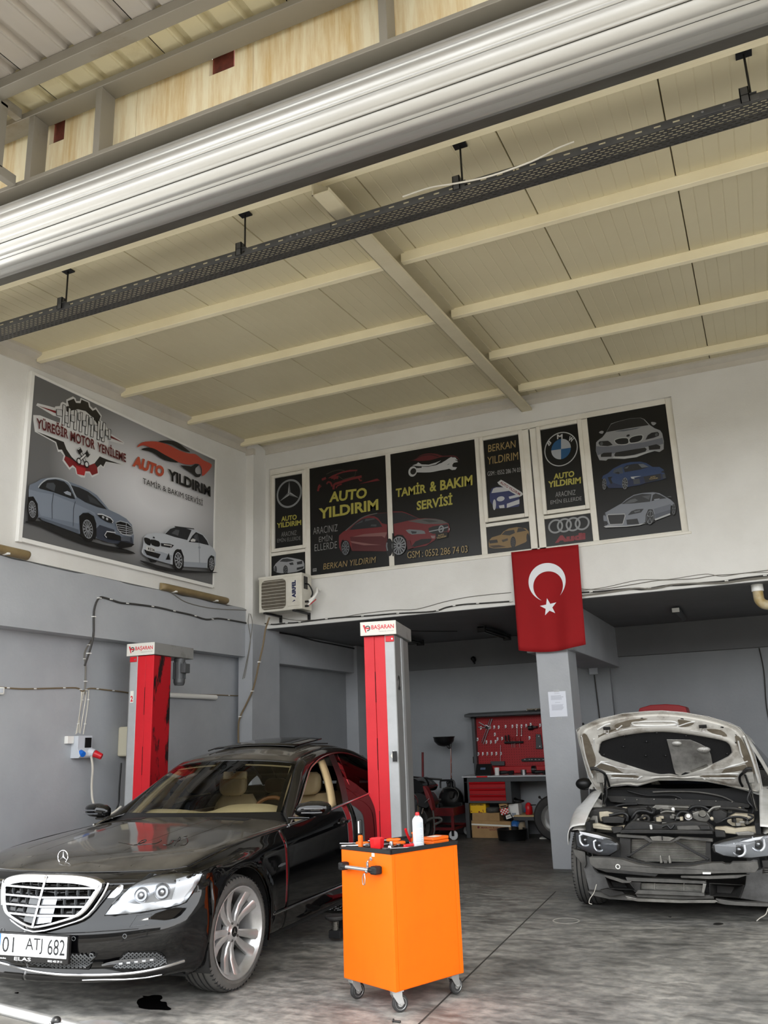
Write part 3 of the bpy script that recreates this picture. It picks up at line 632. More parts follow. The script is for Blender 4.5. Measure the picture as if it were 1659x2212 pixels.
p.fill([(285,382),(420,345),(520,275),(620,240),(720,232),(830,245),(920,275),(1060,268),(1140,280),(1190,320),(1210,355),(1150,300),(1060,285),(930,290),(840,310),(700,350),(520,362),(420,352)],(96,28,34),2); p.line([(430,340),(560,275),(720,255),(850,292)],(40,20,22),.012,3)
p.line([(560,470),(720,470),(860,440),(960,400),(1060,335),(1120,320),(1170,350)], SI, [.02,.035,.05,.06,.06,.03,.01],4); p.fill([(400,440),(480,410),(500,385),(560,420),(680,425),(800,390),(895,352),(800,420),(680,450),(520,452)], SI)
p.line([(470,520),(700,520),(860,490),(980,470),(1050,450)], SI, .06,3); p.line([(520,500),(760,485),(900,450),(1040,385)], SI, .03,3)
p.disc((408,542),(482,530),(408,455), SI); p.disc((418,540),(468,532),(418,486),(24,24,23)); p.fill([(1030,400),(1060,350),(1120,335),(1185,380),(1110,395),(1085,430),(1090,465),(1165,470),(1140,510),(1080,518),(1020,490),(980,470),(1040,450)], SI)
p.text('TAMİR', (120,985),(640,905),(120,790), GO, bold=.03); p.text('&', (700,893),(815,875),(700,720), GO, bold=.03); p.text('BAKIM', (878,868),(1430,775),(878,695), GO, bold=.03); p.text('SERVİSİ', (478,1208),(1088,1110),(478,1000), GO, bold=.03)
p.fill([(70,1225),(230,1225),(300,1245),(400,1290),(520,1345),(620,1340),(800,1350),(920,1375),(1020,1430),(1045,1510),(1040,1570),(990,1600),(800,1690),(780,1720),(700,1770),(640,1810),(420,1850),(330,1860),(300,1700),(240,1630),(150,1620),(95,1650)], R1)
p.fill([(72,1242),(225,1238),(300,1260),(510,1345),(300,1390),(78,1440)],(26,28,32)); p.fill([(330,1390),(620,1345),(800,1352),(920,1378),(1010,1425),(880,1440),(620,1440),(500,1420)],(92,92,90)); p.fill([(560,1370),(700,1365),(850,1395),(700,1415)],(58,56,56))
p.fill([(290,1545),(350,1530),(560,1545),(610,1560),(630,1605),(500,1612),(400,1620),(340,1595)],(120,126,130)); p.fill([(380,1560),(480,1570),(470,1600),(400,1605)],(40,42,46)); p.fill([(680,1510),(760,1480),(1010,1440),(1020,1490),(1000,1560),(760,1610),(690,1580)],(30,32,34)); p.line([(690,1570),(860,1535),(1020,1490)],(150,152,156),.014)
star3(p, (897,1527),(935,1520),(897,1472)); p.fill([(400,1820),(460,1740),(560,1700),(740,1690),(700,1760),(560,1800),(440,1830)],(16,16,18)); p.fill([(720,1640),(800,1640),(790,1690),(740,1685)],(150,120,120)); p.fill([(800,1600),(1010,1570),(1010,1660),(820,1710)],(18,18,18)); p.fill([(1030,1510),(1050,1520),(1040,1555),(1028,1550)],(170,170,172)); p.fill([(300,1720),(370,1720),(380,1790),(420,1850),(330,1880)],(84,22,26))
p.text('AUTO', (845,1655),(948,1636),(845,1625), GD, bold=.02); p.text('YILDIRIM', (822,1698),(985,1665),(822,1668), GD, bold=.02); p.wheel(180,1810,125,160,14,-6,(150,153,158),.97)
p.fill([(66,1600),(90,1600),(95,1990),(72,1990)],(24,24,23)); p.text('GSM : 0552 286 74 03', (325,2030),(1352,1925),(325,1915), GD, bold=-.005, spacing=.95); p.done()
t, p = film('owner', 'narrow black window poster with owner name, phone number and a blue car sketch'); p.crop(1020,840,2.596)
p.text('BERKAN', (90,355),(243,328),(90,315), GD, bold=0); p.text('YILDIRIM', (85,425),(258,396),(85,383), GD, bold=0); p.text('GSM : 0552 286 74 03', (86,489),(270,465),(86,465),(186,186,186), bold=-.005)
NB = (36,44,92)
p.fill([(98,590),(108,560),(130,550),(190,548),(225,572),(262,590),(268,640),(262,660),(200,668),(130,672),(100,632)], NB); p.fill([(108,585),(118,560),(135,553),(190,552),(205,572),(150,580)],(196,198,202)); p.disc((160,617),(182,614),(160,603),(196,198,202)); p.fill([(205,605),(262,590),(265,605),(210,618)],(196,198,202)); p.disc((125,650),(134,649),(125,620),(196,198,202)); p.fill([(150,655),(180,650),(182,668),(155,670)],(196,198,202)); p.fill([(195,645),(265,620),(265,645),(195,668)],(196,198,202))
p.fill([(150,520),(160,513),(172,515),(278,580),(282,596),(270,604),(255,600),(148,535)],(208,208,208),2); p.text('AUTO YILDIRIM', (156,531),(266,600),(162,517),(140,30,34), bold=.02); p.done()
t, p = film('gold', 'small black window poster with a gold coupe car'); p.crop(1020,840,2.596); GC = (146,112,56)
p.fill([(92,870),(95,850),(110,833),(160,818),(175,800),(205,783),(250,775),(300,782),(318,800),(318,840),(300,860),(240,885),(200,892),(120,895),(94,888)], GC); p.fill([(165,818),(185,798),(235,790),(240,808),(210,822)],(40,36,32)); p.fill([(250,805),(258,780),(285,780),(305,795)],(40,36,32)); p.fill([(95,850),(140,845),(145,862),(98,868)],(34,30,26)); p.fill([(165,848),(200,838),(200,850),(172,860)],(60,50,36)); p.fill([(95,880),(150,876),(190,885),(120,893)],(60,44,28)); p.wheel(230,860,15,32,8,0,(80,70,60)); p.wheel(312,835,7,25,0); p.done()
t, p = film('roundel', 'narrow black window poster with a blue and white roundel badge'); p.crop(1020,840,2.596)
c_ = (498.5,338)
p.line([(c_[0]+91*math.cos(a), c_[1]+93*math.sin(a)-13*math.cos(a)) for a in [i*.1571 for i in range(40)]],(196,198,200),.012, closed=True)
for q in range(4):
    P_ = [c_]+[(c_[0]+55*math.cos(a), c_[1]-57*math.sin(a)-8*math.cos(a)) for a in [q*math.pi/2+i*math.pi/16 for i in range(9)]]
    p.fill(P_, (30,92,148) if q in (1,3) else (176,182,190))
p.text('B', (430,322),(446,306),(420,302), SI, bold=.03); p.text('M', (476,283),(507,280),(476,257), SI, bold=.03); p.text('W', (536,290),(562,302),(548,264), SI, bold=.03)
p.text('AUTO', (457,510),(573,492),(457,477), GO, bold=.035); p.text('YILDIRIM', (426,555),(610,530),(426,520), GO, bold=.035); p.text('ARACINIZ', (468,608),(580,594),(468,580),(170,170,170), bold=-.01); p.text('EMİN ELLERDE', (440,648),(614,624),(440,620),(170,170,170), bold=-.01); p.done()
t, p = film('rings', 'small black window poster with four silver rings above red lettering'); p.crop(1020,840,2.596)
for i, cx in enumerate((468,517,566,617)):
    cy = 771-i*6; p.line([(cx+37*math.cos(a), cy+35*math.sin(a)-4*math.cos(a)) for a in [k*.2094 for k in range(30)]],(150,152,154),.022, closed=True)
p.text('Audi', (464,866),(636,845),(464,826),(150,30,40), bold=.07); p.done()
t, p = film('three_cars', 'large black window poster with a white, a blue and a silver sports car, far right'); p.crop(1270,880,7.629)
W1, W2, W3 = (158,160,164),(112,116,128),(188,190,192)
p.fill([(300,412),(380,270),(480,235),(700,180),(870,172),(930,195),(1020,290),(1100,345),(1190,380),(1225,430),(1250,560),(1248,690),(1180,735),(1100,720),(980,755),(800,820),(600,850),(400,845),(330,850),(300,878),(190,870),(155,790),(133,720),(135,580),(160,550),(240,490)], W1)
p.fill([(305,408),(380,280),(480,240),(700,183),(865,175),(920,200),(1005,292),(700,340)],(30,30,31)); p.fill([(440,400),(560,370),(700,355),(880,325),(800,355),(600,395)],(96,102,114)); p.fill([(140,640),(250,650),(430,640),(560,620),(900,580),(1230,500),(1245,600),(1180,620),(960,650),(560,740),(430,760),(220,770),(160,790),(136,720)], W2)
p.fill([(440,540),(520,510),(620,502),(665,520),(670,590),(600,612),(500,610),(455,580)],(24,25,27),2); p.fill([(680,530),(720,490),(830,462),(900,465),(890,530),(830,570),(720,588),(688,570)],(24,25,27),2); p.line([(440,540),(520,508),(620,500),(668,520),(672,592),(600,616),(500,614),(452,582)], W3,.012,2, True); p.line([(678,530),(720,487),(830,458),(904,463),(893,533),(830,574),(720,592),(684,572)], W3,.012,2, True)
p.fill([(175,590),(190,562),(330,552),(360,570),(410,620),(330,640),(200,632)],(32,32,34)); p.disc((225,600),(250,597),(225,572),(90,94,98)); p.fill([(950,535),(990,460),(1050,420),(1150,405),(1175,430),(1170,470),(1080,505)],(32,32,34)); p.disc((1130,450),(1155,445),(1130,425),(90,94,98))
p.fill([(215,820),(215,780),(260,752),(395,745),(390,815)],(26,26,27)); p.fill([(435,790),(460,745),(700,705),(940,665),(970,690),(950,730),(760,785),(600,808),(450,812)],(24,24,25)); p.fill([(1000,640),(1130,610),(1195,640),(1190,690),(1010,705)],(26,26,27)); p.fill([(400,840),(430,812),(600,815),(800,785),(980,730),(1100,712),(980,755),(800,825),(600,852)], W3)
p.disc((664,468),(692,462),(664,450),(20,22,26)); p.fill([(183,420),(220,390),(262,400),(240,440)], W1,2); p.fill([(1040,250),(1080,245),(1130,262),(1090,300),(1060,290)], W1,2)
B1, B2, B3 = (34,62,112),(24,38,74),(96,106,122)
p.fill([(230,1180),(250,1130),(330,1090),(420,1010),(560,940),(700,905),(860,898),(960,920),(1070,985),(1180,985),(1250,1030),(1265,1090),(1290,1170),(1200,1200),(940,1255),(850,1280),(690,1310),(560,1330),(350,1335),(310,1290),(280,1190)], B1)
p.fill([(400,1240),(560,1290),(560,1330),(350,1335),(330,1290)], B2); p.fill([(700,1180),(1210,1090),(1290,1170),(940,1255),(850,1285),(690,1310),(640,1240)], B2); p.fill([(585,1000),(640,960),(760,935),(900,930),(1010,985),(860,1030),(610,1072)],(26,28,32)); p.fill([(595,1010),(680,965),(650,1010)],(92,98,106)); p.fill([(830,940),(910,935),(1005,985),(890,1000)],(104,112,122)); p.fill([(410,1085),(440,1030),(560,985),(585,1090),(500,1105)],(66,76,92)); p.fill([(330,1155),(410,1145),(380,1180),(410,1250),(380,1270),(345,1200)],(16,18,22)); p.fill([(440,1085),(500,1065),(530,1085),(510,1105)],(20,22,28))
p.fill([(705,1150),(885,1135),(760,1165),(775,1185),(725,1180)],(190,194,198)); p.fill([(745,1190),(850,1180),(865,1260),(760,1272)],(70,74,82)); p.fill([(920,1150),(1200,1100),(1210,1190),(950,1250)],(28,30,36)); p.fill([(1200,1075),(1250,1045),(1265,1085)],(20,22,28)); p.fill([(1230,1110),(1275,1095),(1285,1170),(1240,1180)],(60,64,72)); p.text('AUTO', (1030,1172),(1115,1158),(1030,1148), GD, bold=.02); p.text('YILDIRIM', (1008,1198),(1152,1178),(1008,1180), GD, bold=.02)
p.wheel(275,1270,36,95,8,-4,(130,134,140),.95); p.wheel(615,1260,48,100,8,-6,(140,144,150),.95)
p.fill([(262,1860),(258,1800),(290,1740),(380,1690),(520,1610),(560,1590),(640,1520),(760,1450),(900,1418),(1080,1405),(1180,1420),(1300,1490),(1370,1530),(1430,1590),(1445,1650),(1370,1620),(1360,1760),(1110,1860),(960,1900),(860,1935),(640,1960),(330,1970),(290,1960)],(130,136,148))
p.fill([(560,1600),(650,1530),(760,1465),(900,1432),(1050,1438),(1030,1560),(760,1590)],(40,42,45)); p.fill([(600,1595),(700,1530),(780,1510),(830,1540),(770,1570)],(92,96,100)); p.fill([(1050,1555),(1075,1450),(1120,1425),(1200,1450),(1300,1505),(1180,1520)],(34,36,38)); p.fill([(895,1475),(1040,1450),(1010,1530)],(84,88,92)); p.fill([(1090,1680),(1370,1600),(1365,1690),(1115,1770)],(104,110,124)); p.fill([(1110,1770),(1370,1690),(1360,1760),(1115,1860)],(84,90,104)); p.line([(1110,1860),(1360,1765)], W3,.02)
p.fill([(325,1790),(345,1775),(610,1765),(618,1800),(580,1930),(370,1940),(345,1880)],(26,27,29)); p.line([(325,1790),(345,1775),(610,1765),(618,1800),(580,1930),(370,1940),(345,1880)], W3,.01, closed=True); p.fill([(640,1860),(820,1840),(850,1930),(650,1940)],(26,27,29)); p.fill([(662,1785),(720,1720),(800,1690),(925,1680),(880,1740)],(34,36,40)); p.fill([(760,1720),(860,1700),(870,1720),(780,1745)],(96,100,106)); p.fill([(270,1775),(295,1745),(300,1810)],(30,32,36)); p.fill([(255,1880),(320,1885),(340,1930),(300,1960)],(26,27,29)); p.fill([(265,1970),(340,1955),(640,1962),(960,1915),(860,1950),(640,1975),(300,1990)], W3)
p.fill([(955,1930),(960,1780),(1000,1690),(1070,1690),(1100,1780),(1100,1900)],(16,16,17)); p.wheel(1030,1820,62,120,5,-14,(130,134,140),.93); p.wheel(1420,1690,34,92,5,-8,(110,114,120),.9); p.fill([(1310,1480),(1370,1475),(1385,1495),(1330,1490)],(90,94,100)); p.fill([(1095,1525),(1190,1510),(1180,1530),(1100,1545)],(150,156,166))
p.done()
# ---------------------------------------------------------------- two-post lift
mat('lift_red', (206,24,38),.38, rgb2=(186,16,30), scale=2, amt=.6, rvar=.15)
mat('lift_red_worn', (176,18,30),.45, rgb2=(24,18,18), scale=7, amt=.57, contrast=.03, stretch=(1,1,.35))
mat('lift_silver', (176,178,180),.42,.15, rgb2=(150,152,153), scale=3, amt=.6)
mat('lift_grey', (134,134,133),.5,.2, rgb2=(118,117,115), scale=3, amt=.6)
mat('cap_white', (214,212,204),.4, rgb2=(170,162,146), scale=6, amt=.72, contrast=.08); mat('cap_grey', (140,140,138),.5,.1, rgb2=(106,104,100), scale=8, amt=.62, contrast=.1)
mat('logo_red', (204,30,44),.4); mat('logo_black', (20,20,20),.4); mat('sticker', (226,224,214),.5); mat('motor_grey', (86,88,90),.5,.3); mat('label_black', (18,18,20),.4)
def frame(o, e):
    """matrix: local x along e, local y away from the street, z up"""
    e = V(e[0], e[1],0); e = e/np.linalg.norm(e)
    return Matrix(((e[0],-e[1],0, o[0]),(e[1], e[0],0, o[1]),(0,0,1,0),(0,0,0,1)))
def lift(name_lbl, o, e, mirror, depth):
    T = frame(o, e); rz = math.atan2(e[1], e[0])
    t = thing('lift_column', name_lbl, 'lift column', (o[0], o[1],0), rz)
    def B(*a): return MB().box(*a)
    fx = (lambda x: .344-x) if mirror else (lambda x: x)
    def bx(x0, x1, y0, y1, z0, z1): a, b_ = sorted((fx(x0), fx(x1))); return MB().box(a, b_, y0, y1, z0, z1)
    # silver channel outside, red carriage cover inside; x measured from the outer side (silver) for mirror layout
    y0 = .02 if not mirror else .05
    bx(.035,.125, y0, depth, 0.02,2.425).build('channel', 'lift_silver', t, bevel=.004)
    bx(.118,.125+.10, y0+.004, y0+.016,.25,2.42).build('cover', 'lift_red', t, bevel=.003)
    bx(.228,.325, y0+.001, y0+.016,.25,2.42).build('cover', 'lift_red', t, bevel=.003)
    bx(.125,.32, y0+.016, depth-.01,0.02,2.42).build('carriage_guide', 'lift_red_worn', t, bevel=.004)
    b = MB()
    for z in (.72,1.35,1.95): a_, b_ = sorted((fx(.2245), fx(.2285))); b.box(a_, b_, y0-.001, y0+.01, z-.14, z+.14)
    b.build('slots', 'void', t)
    if not mirror or True:
        a_, b_ = sorted((fx(.035), fx(.115))); MB().box(a_, b_, y0-.012, y0+.0,2.36,2.415).build('bracket', 'lift_red', t, bevel=.003)
        MB().cyl((b_-.015, y0-.016,2.385),(b_-.015, y0-.01,2.385),.009,10).build('bolt', 'steel', t)
    # outer flank of the channel with its raised rib
    a_, b_ = sorted((fx(.028), fx(.036)))
    MB().box(a_, b_, y0, depth, .02,2.42).build('flank', 'lift_grey', t, bevel=.002)
    a_, b_ = sorted((fx(.018), fx(.029))); MB().box(a_, b_, .30,.40,.02,2.42).build('rib', 'lift_silver', t, bevel=.004)
    # cap with the maker's sign
    MB().box(0,.344,0,.757,2.425,2.55).build('cap', 'cap_grey', t, bevel=.006)
    MB().box(0.0,.344,-.006,0,2.423,2.552).build('sign_panel', 'cap_white', t, bevel=.003)
    b = MB(); put_text(b, 'BAŞARAN', (.108,-.0068,2.468),(.325,-.0068,2.468),(.108,-.0068,2.52), bold=.02)
    b.build('lettering', 'logo_red', t, fix=False)
    b = MB(); put_text(b, 'HİDROLİK OTO LİFT', (.18,-.0068,2.452),(.325,-.0068,2.452),(.18,-.0068,2.461), bold=.0)
    b.build('lettering', 'motor_grey', t, fix=False)
    b = MB()
    for k in range(9):
        a = math.pi*(-.5+k/9*1.6); c = V(.072+.021*math.cos(a),-.0068,2.49+.021*math.sin(a)); q = V(math.cos(a),0, math.sin(a))*.006; r = V(-math.sin(a),0, math.cos(a))*.005
        b.add([c-q-r, c+q-r, c+q+r, c-q+r],[(0,1,2,3)])
    b.build('gear_logo', 'logo_black', t)
    b = MB(); b.add([(.025,-.0068,2.523),(.045,-.0068,2.523),(.06,-.0068,2.455),(.052,-.0068,2.448)],[(0,1,2,3)]); b.add([(.055,-.0069,2.485),(.09,-.0069,2.482),(.088,-.0069,2.497),(.055,-.0069,2.498)],[(0,1,2,3)])
    b.build('logo', 'logo_red', t)
    MB().box(-.08,.42,-.06, depth+.12,0,.02).build('base_plate', 'lift_grey', t, bevel=.004)
    # carriage, arm and pad lying low near the floor
    a_, b_ = sorted((fx(.20), fx(.36))); MB().box(a_, b_, -.03,.3,.12,.66 if not mirror else .3).build('carriage', 'lift_red', t, bevel=.008)
    return t, fx
tl, fx = lift('red and silver lift column by the left wall, behind the black car', (-6.192,7.19),(.351,.027), False, .36)
b = MB(); put_text(b, '2', (.055,.0185,1.95),(.085,.0185,1.95),(.055,.0185,2.01), bold=.04); b.build('number', 'logo_red', tl, fix=False)
MB().box(.05,.09,.0188,.0195,1.94,2.06).build('sticker', 'sticker', tl)
b = MB(); b.cyl((.29,.56,2.42),(.29,.56,2.16),.062,18); b.cyl((.29,.56,2.16),(.29,.56,2.13),.062,18,.05)
for k in range(16):
    a = k*math.pi/8; b.obox((.29+.066*math.cos(a),.56+.066*math.sin(a),2.29),(.006*math.cos(a),.006*math.sin(a),0),(-.0018*math.sin(a),.0018*math.cos(a),0),(0,0,.09))
mo = b.build('motor', 'motor_grey', tl, smooth=True)
b = MB(); b.box(.34,.40,.5,.6,2.26,2.36); b.build('terminal_box', 'motor_grey', mo, bevel=.004)
tr2, fx = lift('red and silver lift column with a 2 on its flank, behind the orange trolley', (-3.45,7.224),(.337,.069), True, .70)
b = MB(); v, f = text_mesh('2', bold=.05); lo, hi = v.min(0), v.max(0)
b.add([(.3175,.13+(p[0]-lo[0])/(hi[0]-lo[0])*.10,1.92+(p[1]-lo[1])/(hi[1]-lo[1])*.135) for p in v], f); b.build('number', 'logo_black', tr2, fix=False)
b = MB(); b.add([(.245,.0185,1.33),(.275,.0185,1.38),(.305,.0185,1.335),(.275,.0185,1.29)],[(0,1,2,3)]); b.build('sticker', 'sticker', tr2)
MB().box(.262,.305,.0178,.0184,1.28,1.37).build('sticker', 'label_black', tr2)
# swing arms on the floor
def arm(lbl, pts, pad, grp='lift arms on the floor'):
    t = thing('lift_arm', lbl, 'lift arm', (pts[0][0], pts[0][1],0), group=grp)
    for i in range(len(pts)-1):
        MB().bar(tuple(pts[i])+(.10+.02*(i % 2),), tuple(pts[i+1])+(.10+.02*(i % 2),),.11-.02*i, .08).build('beam', 'black_matte' if i else 'lift_red', t, world=True, bevel=.006)
    x, y = pad
    b = MB(); b.box(x-.045, x+.055, y-.03, y+.1,.03,.085); b.build('pad_bracket', 'black_matte', t, world=True, bevel=.006)
    b = MB(); b.cyl((x, y, .085),(x, y, .15),.022,12)
    for k in range(5): b.cyl((x, y, .092+k*.012),(x, y, .097+k*.012),.027,12)
    b.build('screw', 'galv_dull', t, world=True)
    b = MB(); b.lathe([(0,.15),(.05,.152),(.072,.165),(.078,.18),(.074,.186),(.06,.182),(0,.180)],(x, y, 0), seg=20); b.build('pad', 'rubber', t, world=True, smooth=True)
arm('lift arm with a round rubber pad, left of the orange trolley', [(-3.36,7.16),(-3.22,6.75),(-3.25,6.36)],(-3.283,6.285))
arm('lift arm reaching under the far side of the black car', [(-5.9,7.16),(-5.6,6.8),(-5.3,6.5)],(-5.25,6.45))
mat('chequer', (84,84,82),.45,.6, rgb2=(60,59,56), scale=6)
cp = thing('floor_plate', 'dark chequered steel cover plate on the floor between the lift columns', 'steel plate', (-4.6,7.5,0))
MB().box(-5.75,-3.4,7.28,7.82,0,.022).build('plate', 'chequer', cp, world=True, bevel=.003)
b = MB()
for i in range(44):
    for j in range(9):
        x, y = -5.7+i*.052,7.31+j*.058; s_ = 1 if (i+j) % 2 else -1
        b.obox((x, y, .0235),(.014,.014*s_, 0),(-.003*s_, .003,0),(0,0,.002))
tag(b.build('tread_pattern', 'steel', cp, world=True), kind='stuff')

# ---------------------------------------------------------------- things on the left wall
def lamp_batten(lbl, y0, y1, z0a, z0b, h=.085):
    t = thing('lamp', lbl, 'wall lamp', (XL+.06,(y0+y1)/2, z0a), group='brown dusty strip lamps on the left wall')
    mat_ = 'dusty_lamp'; b = MB(); n = 12; P = []
    for k in range(n+1):
        a = -math.pi/2+math.pi*k/n; dx, dz = .085*math.cos(a)**.6 if math.cos(a) > 1e-6 else 0,(h/2)*math.sin(a)
        P.append([(XL+.014+dx*s_, y, lerp(z0a, z0b, (y-y0)/(y1-y0))+h/2+dz) for y, s_ in ((y0,.55),(y0+.02,.92),(y0+.05,1),(y1-.05,1),(y1-.02,.92),(y1,.55))])
    b.grid(P); b.add([P[k][0] for k in range(n+1)],[tuple(range(n+1))]); b.add([P[k][-1] for k in range(n+1)],[tuple(reversed(range(n+1)))])
    b.build('diffuser', mat_, t, world=True, smooth=True, angle=50)
    MB().box(XL+.012, XL+.03, y0+.01, y1-.01, z0a+.004, z0a+h-.004).build('tray', 'dusty_lamp', t, world=True)
    b = MB()
    for y in (y0+.2, y1-.3): b.box(XL+.03, XL+.104, y, y+.03, z0a-.004, z0a+.012)
    for k, y in enumerate((y0+.2, y1-.3)): MB().box(XL+.03, XL+.102, y, y+.025, z0a-.004, z0a+.012).build('clip', 'white_plastic', t, world=True)
mat('dusty_lamp', (140,122,88),.5, rgb2=(112,94,62), scale=6, amt=.6)
lamp_batten('brown dusty strip lamp right below the banner, near the corner', 7.93,9.27,3.262,3.262)
lamp_batten('brown dusty strip lamp at the left image edge below the banner', 4.75,5.93,3.268,3.268)
def wire(lbl, pts, r, m, plane, name='cable', sm=4, clips=0, cat='cable', off=None, grp=None):
    a, v = plane; off = r if off is None else off
    P = [(atY(x, y, v-off) if a == 'Y' else atX(x, y, v+off)) for x, y in pts]
    t = thing(name, lbl, cat, tuple(P[0]), group=grp)
    MB().tube(P, r, 6, smooth=sm).build('wire', m, t, world=True, smooth=True)
    if clips:
        Q = crom(P, 4); step = max(1, len(Q)//clips)
        for q in Q[step//2::step]:
            MB().obox(q, (r*1.6+.004,)*3 if False else (r*1.5+.003,0,0),(0, r*1.5+.003,0),(0,0,.005)).build('clip', 'pvc_white', t, world=True, bevel=.002)
    return t
XW = XL+.012; XW2 = XL-.19
wire('grey cable with white clips looping over the grey beam', [(183,1438),(201,1378),(203,1320),(214,1292),(232,1293),(260,1302),(290,1305),(340,1312),(375,1320),(412,1328),(445,1338),(470,1336),(500,1340),(533,1346)],.011, 'wire_dark', ('X', XW), clips=9)
wire('grey cable with white clips running down to the socket box', [(183,1500),(185,1440),(183,1410),(200,1380)],.009, 'wire_grey', ('X', XW2), clips=3)
wire('tan cable with white clips running along the grey wall', [(-5,1484),(45,1488),(105,1487),(164,1486),(178,1493),(195,1487),(226,1490),(262,1494),(300,1499),(370,1500),(460,1501),(516,1503)],.008, 'wire_tan', ('X', XW2), clips=11)
for i, (a, b_, c, d) in enumerate(((178,1493,171,1583),(181,1494,166,1584),(187,1494,173,1585),(192,1490,180,1586),(176,1494,164,1586))):
    wire(('cream wire to the socket box, leftmost but one of the fan', 'cream wire fanning down, nearest the wall corner side of the box', 'middle cream wire of the fan above the socket box', 'rightmost cream wire of the fan above the socket box', 'leftmost cream wire of the fan above the socket box')[i],[(a, b_),((a*2+c)/3-1+i, 1520),((a+c*2)/3-2+i, 1555),(c, d)],.005, 'wire_white', ('X', XW2), clips=2 if i % 2 else 0, grp='cream wires above the socket box')
wire('brown thin cable sagging along the white wall edge to the corner', [(345,1272),(370,1281),(400,1300),(440,1311),(480,1316),(535,1318)],.006, 'wire_grey', ('X', XW))
# socket box with plug and cable
so = thing('socket_box', 'grey industrial socket box with a blue and a red outlet on the wall', 'socket box', (XW2+.05,7.0,1.40))
mat('socket_grey', (196,201,208),.4); mat('socket_blue', (16,104,204),.4); mat('socket_red', (190,22,34),.4)
b = MB(); b.prism([(XW2,6.87,1.62),(XW2+.09,6.87,1.62),(XW2+.09,6.87,1.50),(XW2+.13,6.87,1.42),(XW2+.11,6.87,1.40),(XW2,6.87,1.40)],(0,.21,0)); b.build('housing', 'socket_grey', so, world=True, bevel=.006)
MB().box(XW2+.088, XW2+.097,6.97,7.06,1.50,1.60).build('breaker_window', 'black', so, world=True, bevel=.003)
b = MB(); b.cyl((XW2+.10,6.905,1.455),(XW2+.15,6.895,1.435),.03,14); b.build('blue_outlet', 'socket_blue', so, world=True, bevel=.004)
b = MB(); b.cyl((XW2+.09,7.035,1.46),(XW2+.145,7.055,1.44),.042,16); b.build('red_outlet', 'socket_grey', so, world=True)
b = MB(); b.cyl((XW2+.145,7.055,1.44),(XW2+.215,7.09,1.405),.038,14,.03); b.build('plug', 'socket_red', so, world=True, bevel=.004)
MB().box(XW2, XW2+.045,6.775,6.865,1.545,1.62).build('single_socket', 'pvc_white', so, world=True, bevel=.005)
P = [atX(197,1634, XW2+.21), atX(200,1660, XW2+.2), atX(198,1700, XW2+.16), atX(202,1735, XW2+.18), atX(220,1756, XW2+.22), atX(240,1758, XW2+.28), atX(262,1742, XW2+.33)]
t = thing('power_cable', 'thick white power cable hanging from the red plug to the lift column', 'cable', tuple(P[-1])); MB().tube(P, .011,8, smooth=6).build('wire', 'wire_white', t, world=True, smooth=True)
P = [atX(262,1648, XW2+.3), atX(258,1700, XW2+.3), atX(256,1735, XW2+.3), atX(247,1758, XW2+.3)]
t = thing('hose', 'black cable curving down the side of the left lift column', 'cable', tuple(P[-1])); MB().tube(P, .009,8, smooth=5).build('wire', 'black', t, world=True, smooth=True)
t = thing('switch_box', 'cream control box on the far side of the left lift column', 'control box', (XW2+.12,7.62,1.40))
MB().box(XW2, XW2+.16,7.56,7.68,1.395,1.71).build('housing', 'dusty_cream', t, world=True, bevel=.02) if 'dusty_cream' in MATS else (mat('dusty_cream', (204,198,176),.5), MB().box(XW2, XW2+.16,7.56,7.68,1.395,1.71).build('housing', 'dusty_cream', t, world=True, bevel=.02))
MB().box(XW2+.16, XW2+.168,7.575,7.60,1.52,1.56).build('switch', 'black', t, world=True)
t = thing('tube_light', 'plain white tube light on the grey wall behind the left lift column', 'wall lamp', (XW2+.03,8.9,2.05))
MB().cyl((XW2+.04,7.9,2.075),(XW2+.04,9.33,2.075),.03,14).build('tube', 'pvc_white', t, world=True, smooth=True, angle=50)
MB().box(XW2, XW2+.03,7.95,9.28,2.06,2.09).build('bracket', 'pvc_white', t, world=True)
t = thing('socket_box', 'small white socket at the left image edge on the grey wall', 'socket', (XW2+.03,5.9,2.0)); MB().box(XW2, XW2+.045,5.85,5.945,2.005,2.075).build('housing', 'pvc_white', t, world=True, bevel=.012)
MB().box(XW2+.045, XW2+.052,5.88,5.92,2.02,2.06).build('outlet', 'socket_grey', t, world=True, bevel=.004)
t = thing('hose', 'brown hose running down the corner column from the air conditioner', 'hose', tuple(atY(576,1336,9.74)))
P = [atY(x, y, 9.72) for x, y in ((582,1334),(574,1358),(568,1395),(560,1430),(553,1465),(545,1493),(530,1525),(519,1548),(515,1570),(515,1625),(514,1700))]
MB().tube(P, .012,8, smooth=3).build('hose', 'wire_tan', t, world=True, smooth=True)
for i in (3,5,7): MB().obox(P[i],(.02,0,0),(0,.016,0),(0,0,.006)).build('clip', 'pvc_white', t, world=True)
for k, pts in enumerate((((538,1325),(536,1345),(541,1380),(536,1420),(528,1465)),((541,1326),(545,1350),(538,1400),(530,1440),(524,1467)))):
    wire(('left one of two loose grey wires on the corner column', 'right one of two loose grey wires on the corner column')[k], pts, .005, 'wire_grey', ('Y', 9.75), grp='loose wires on the corner column')
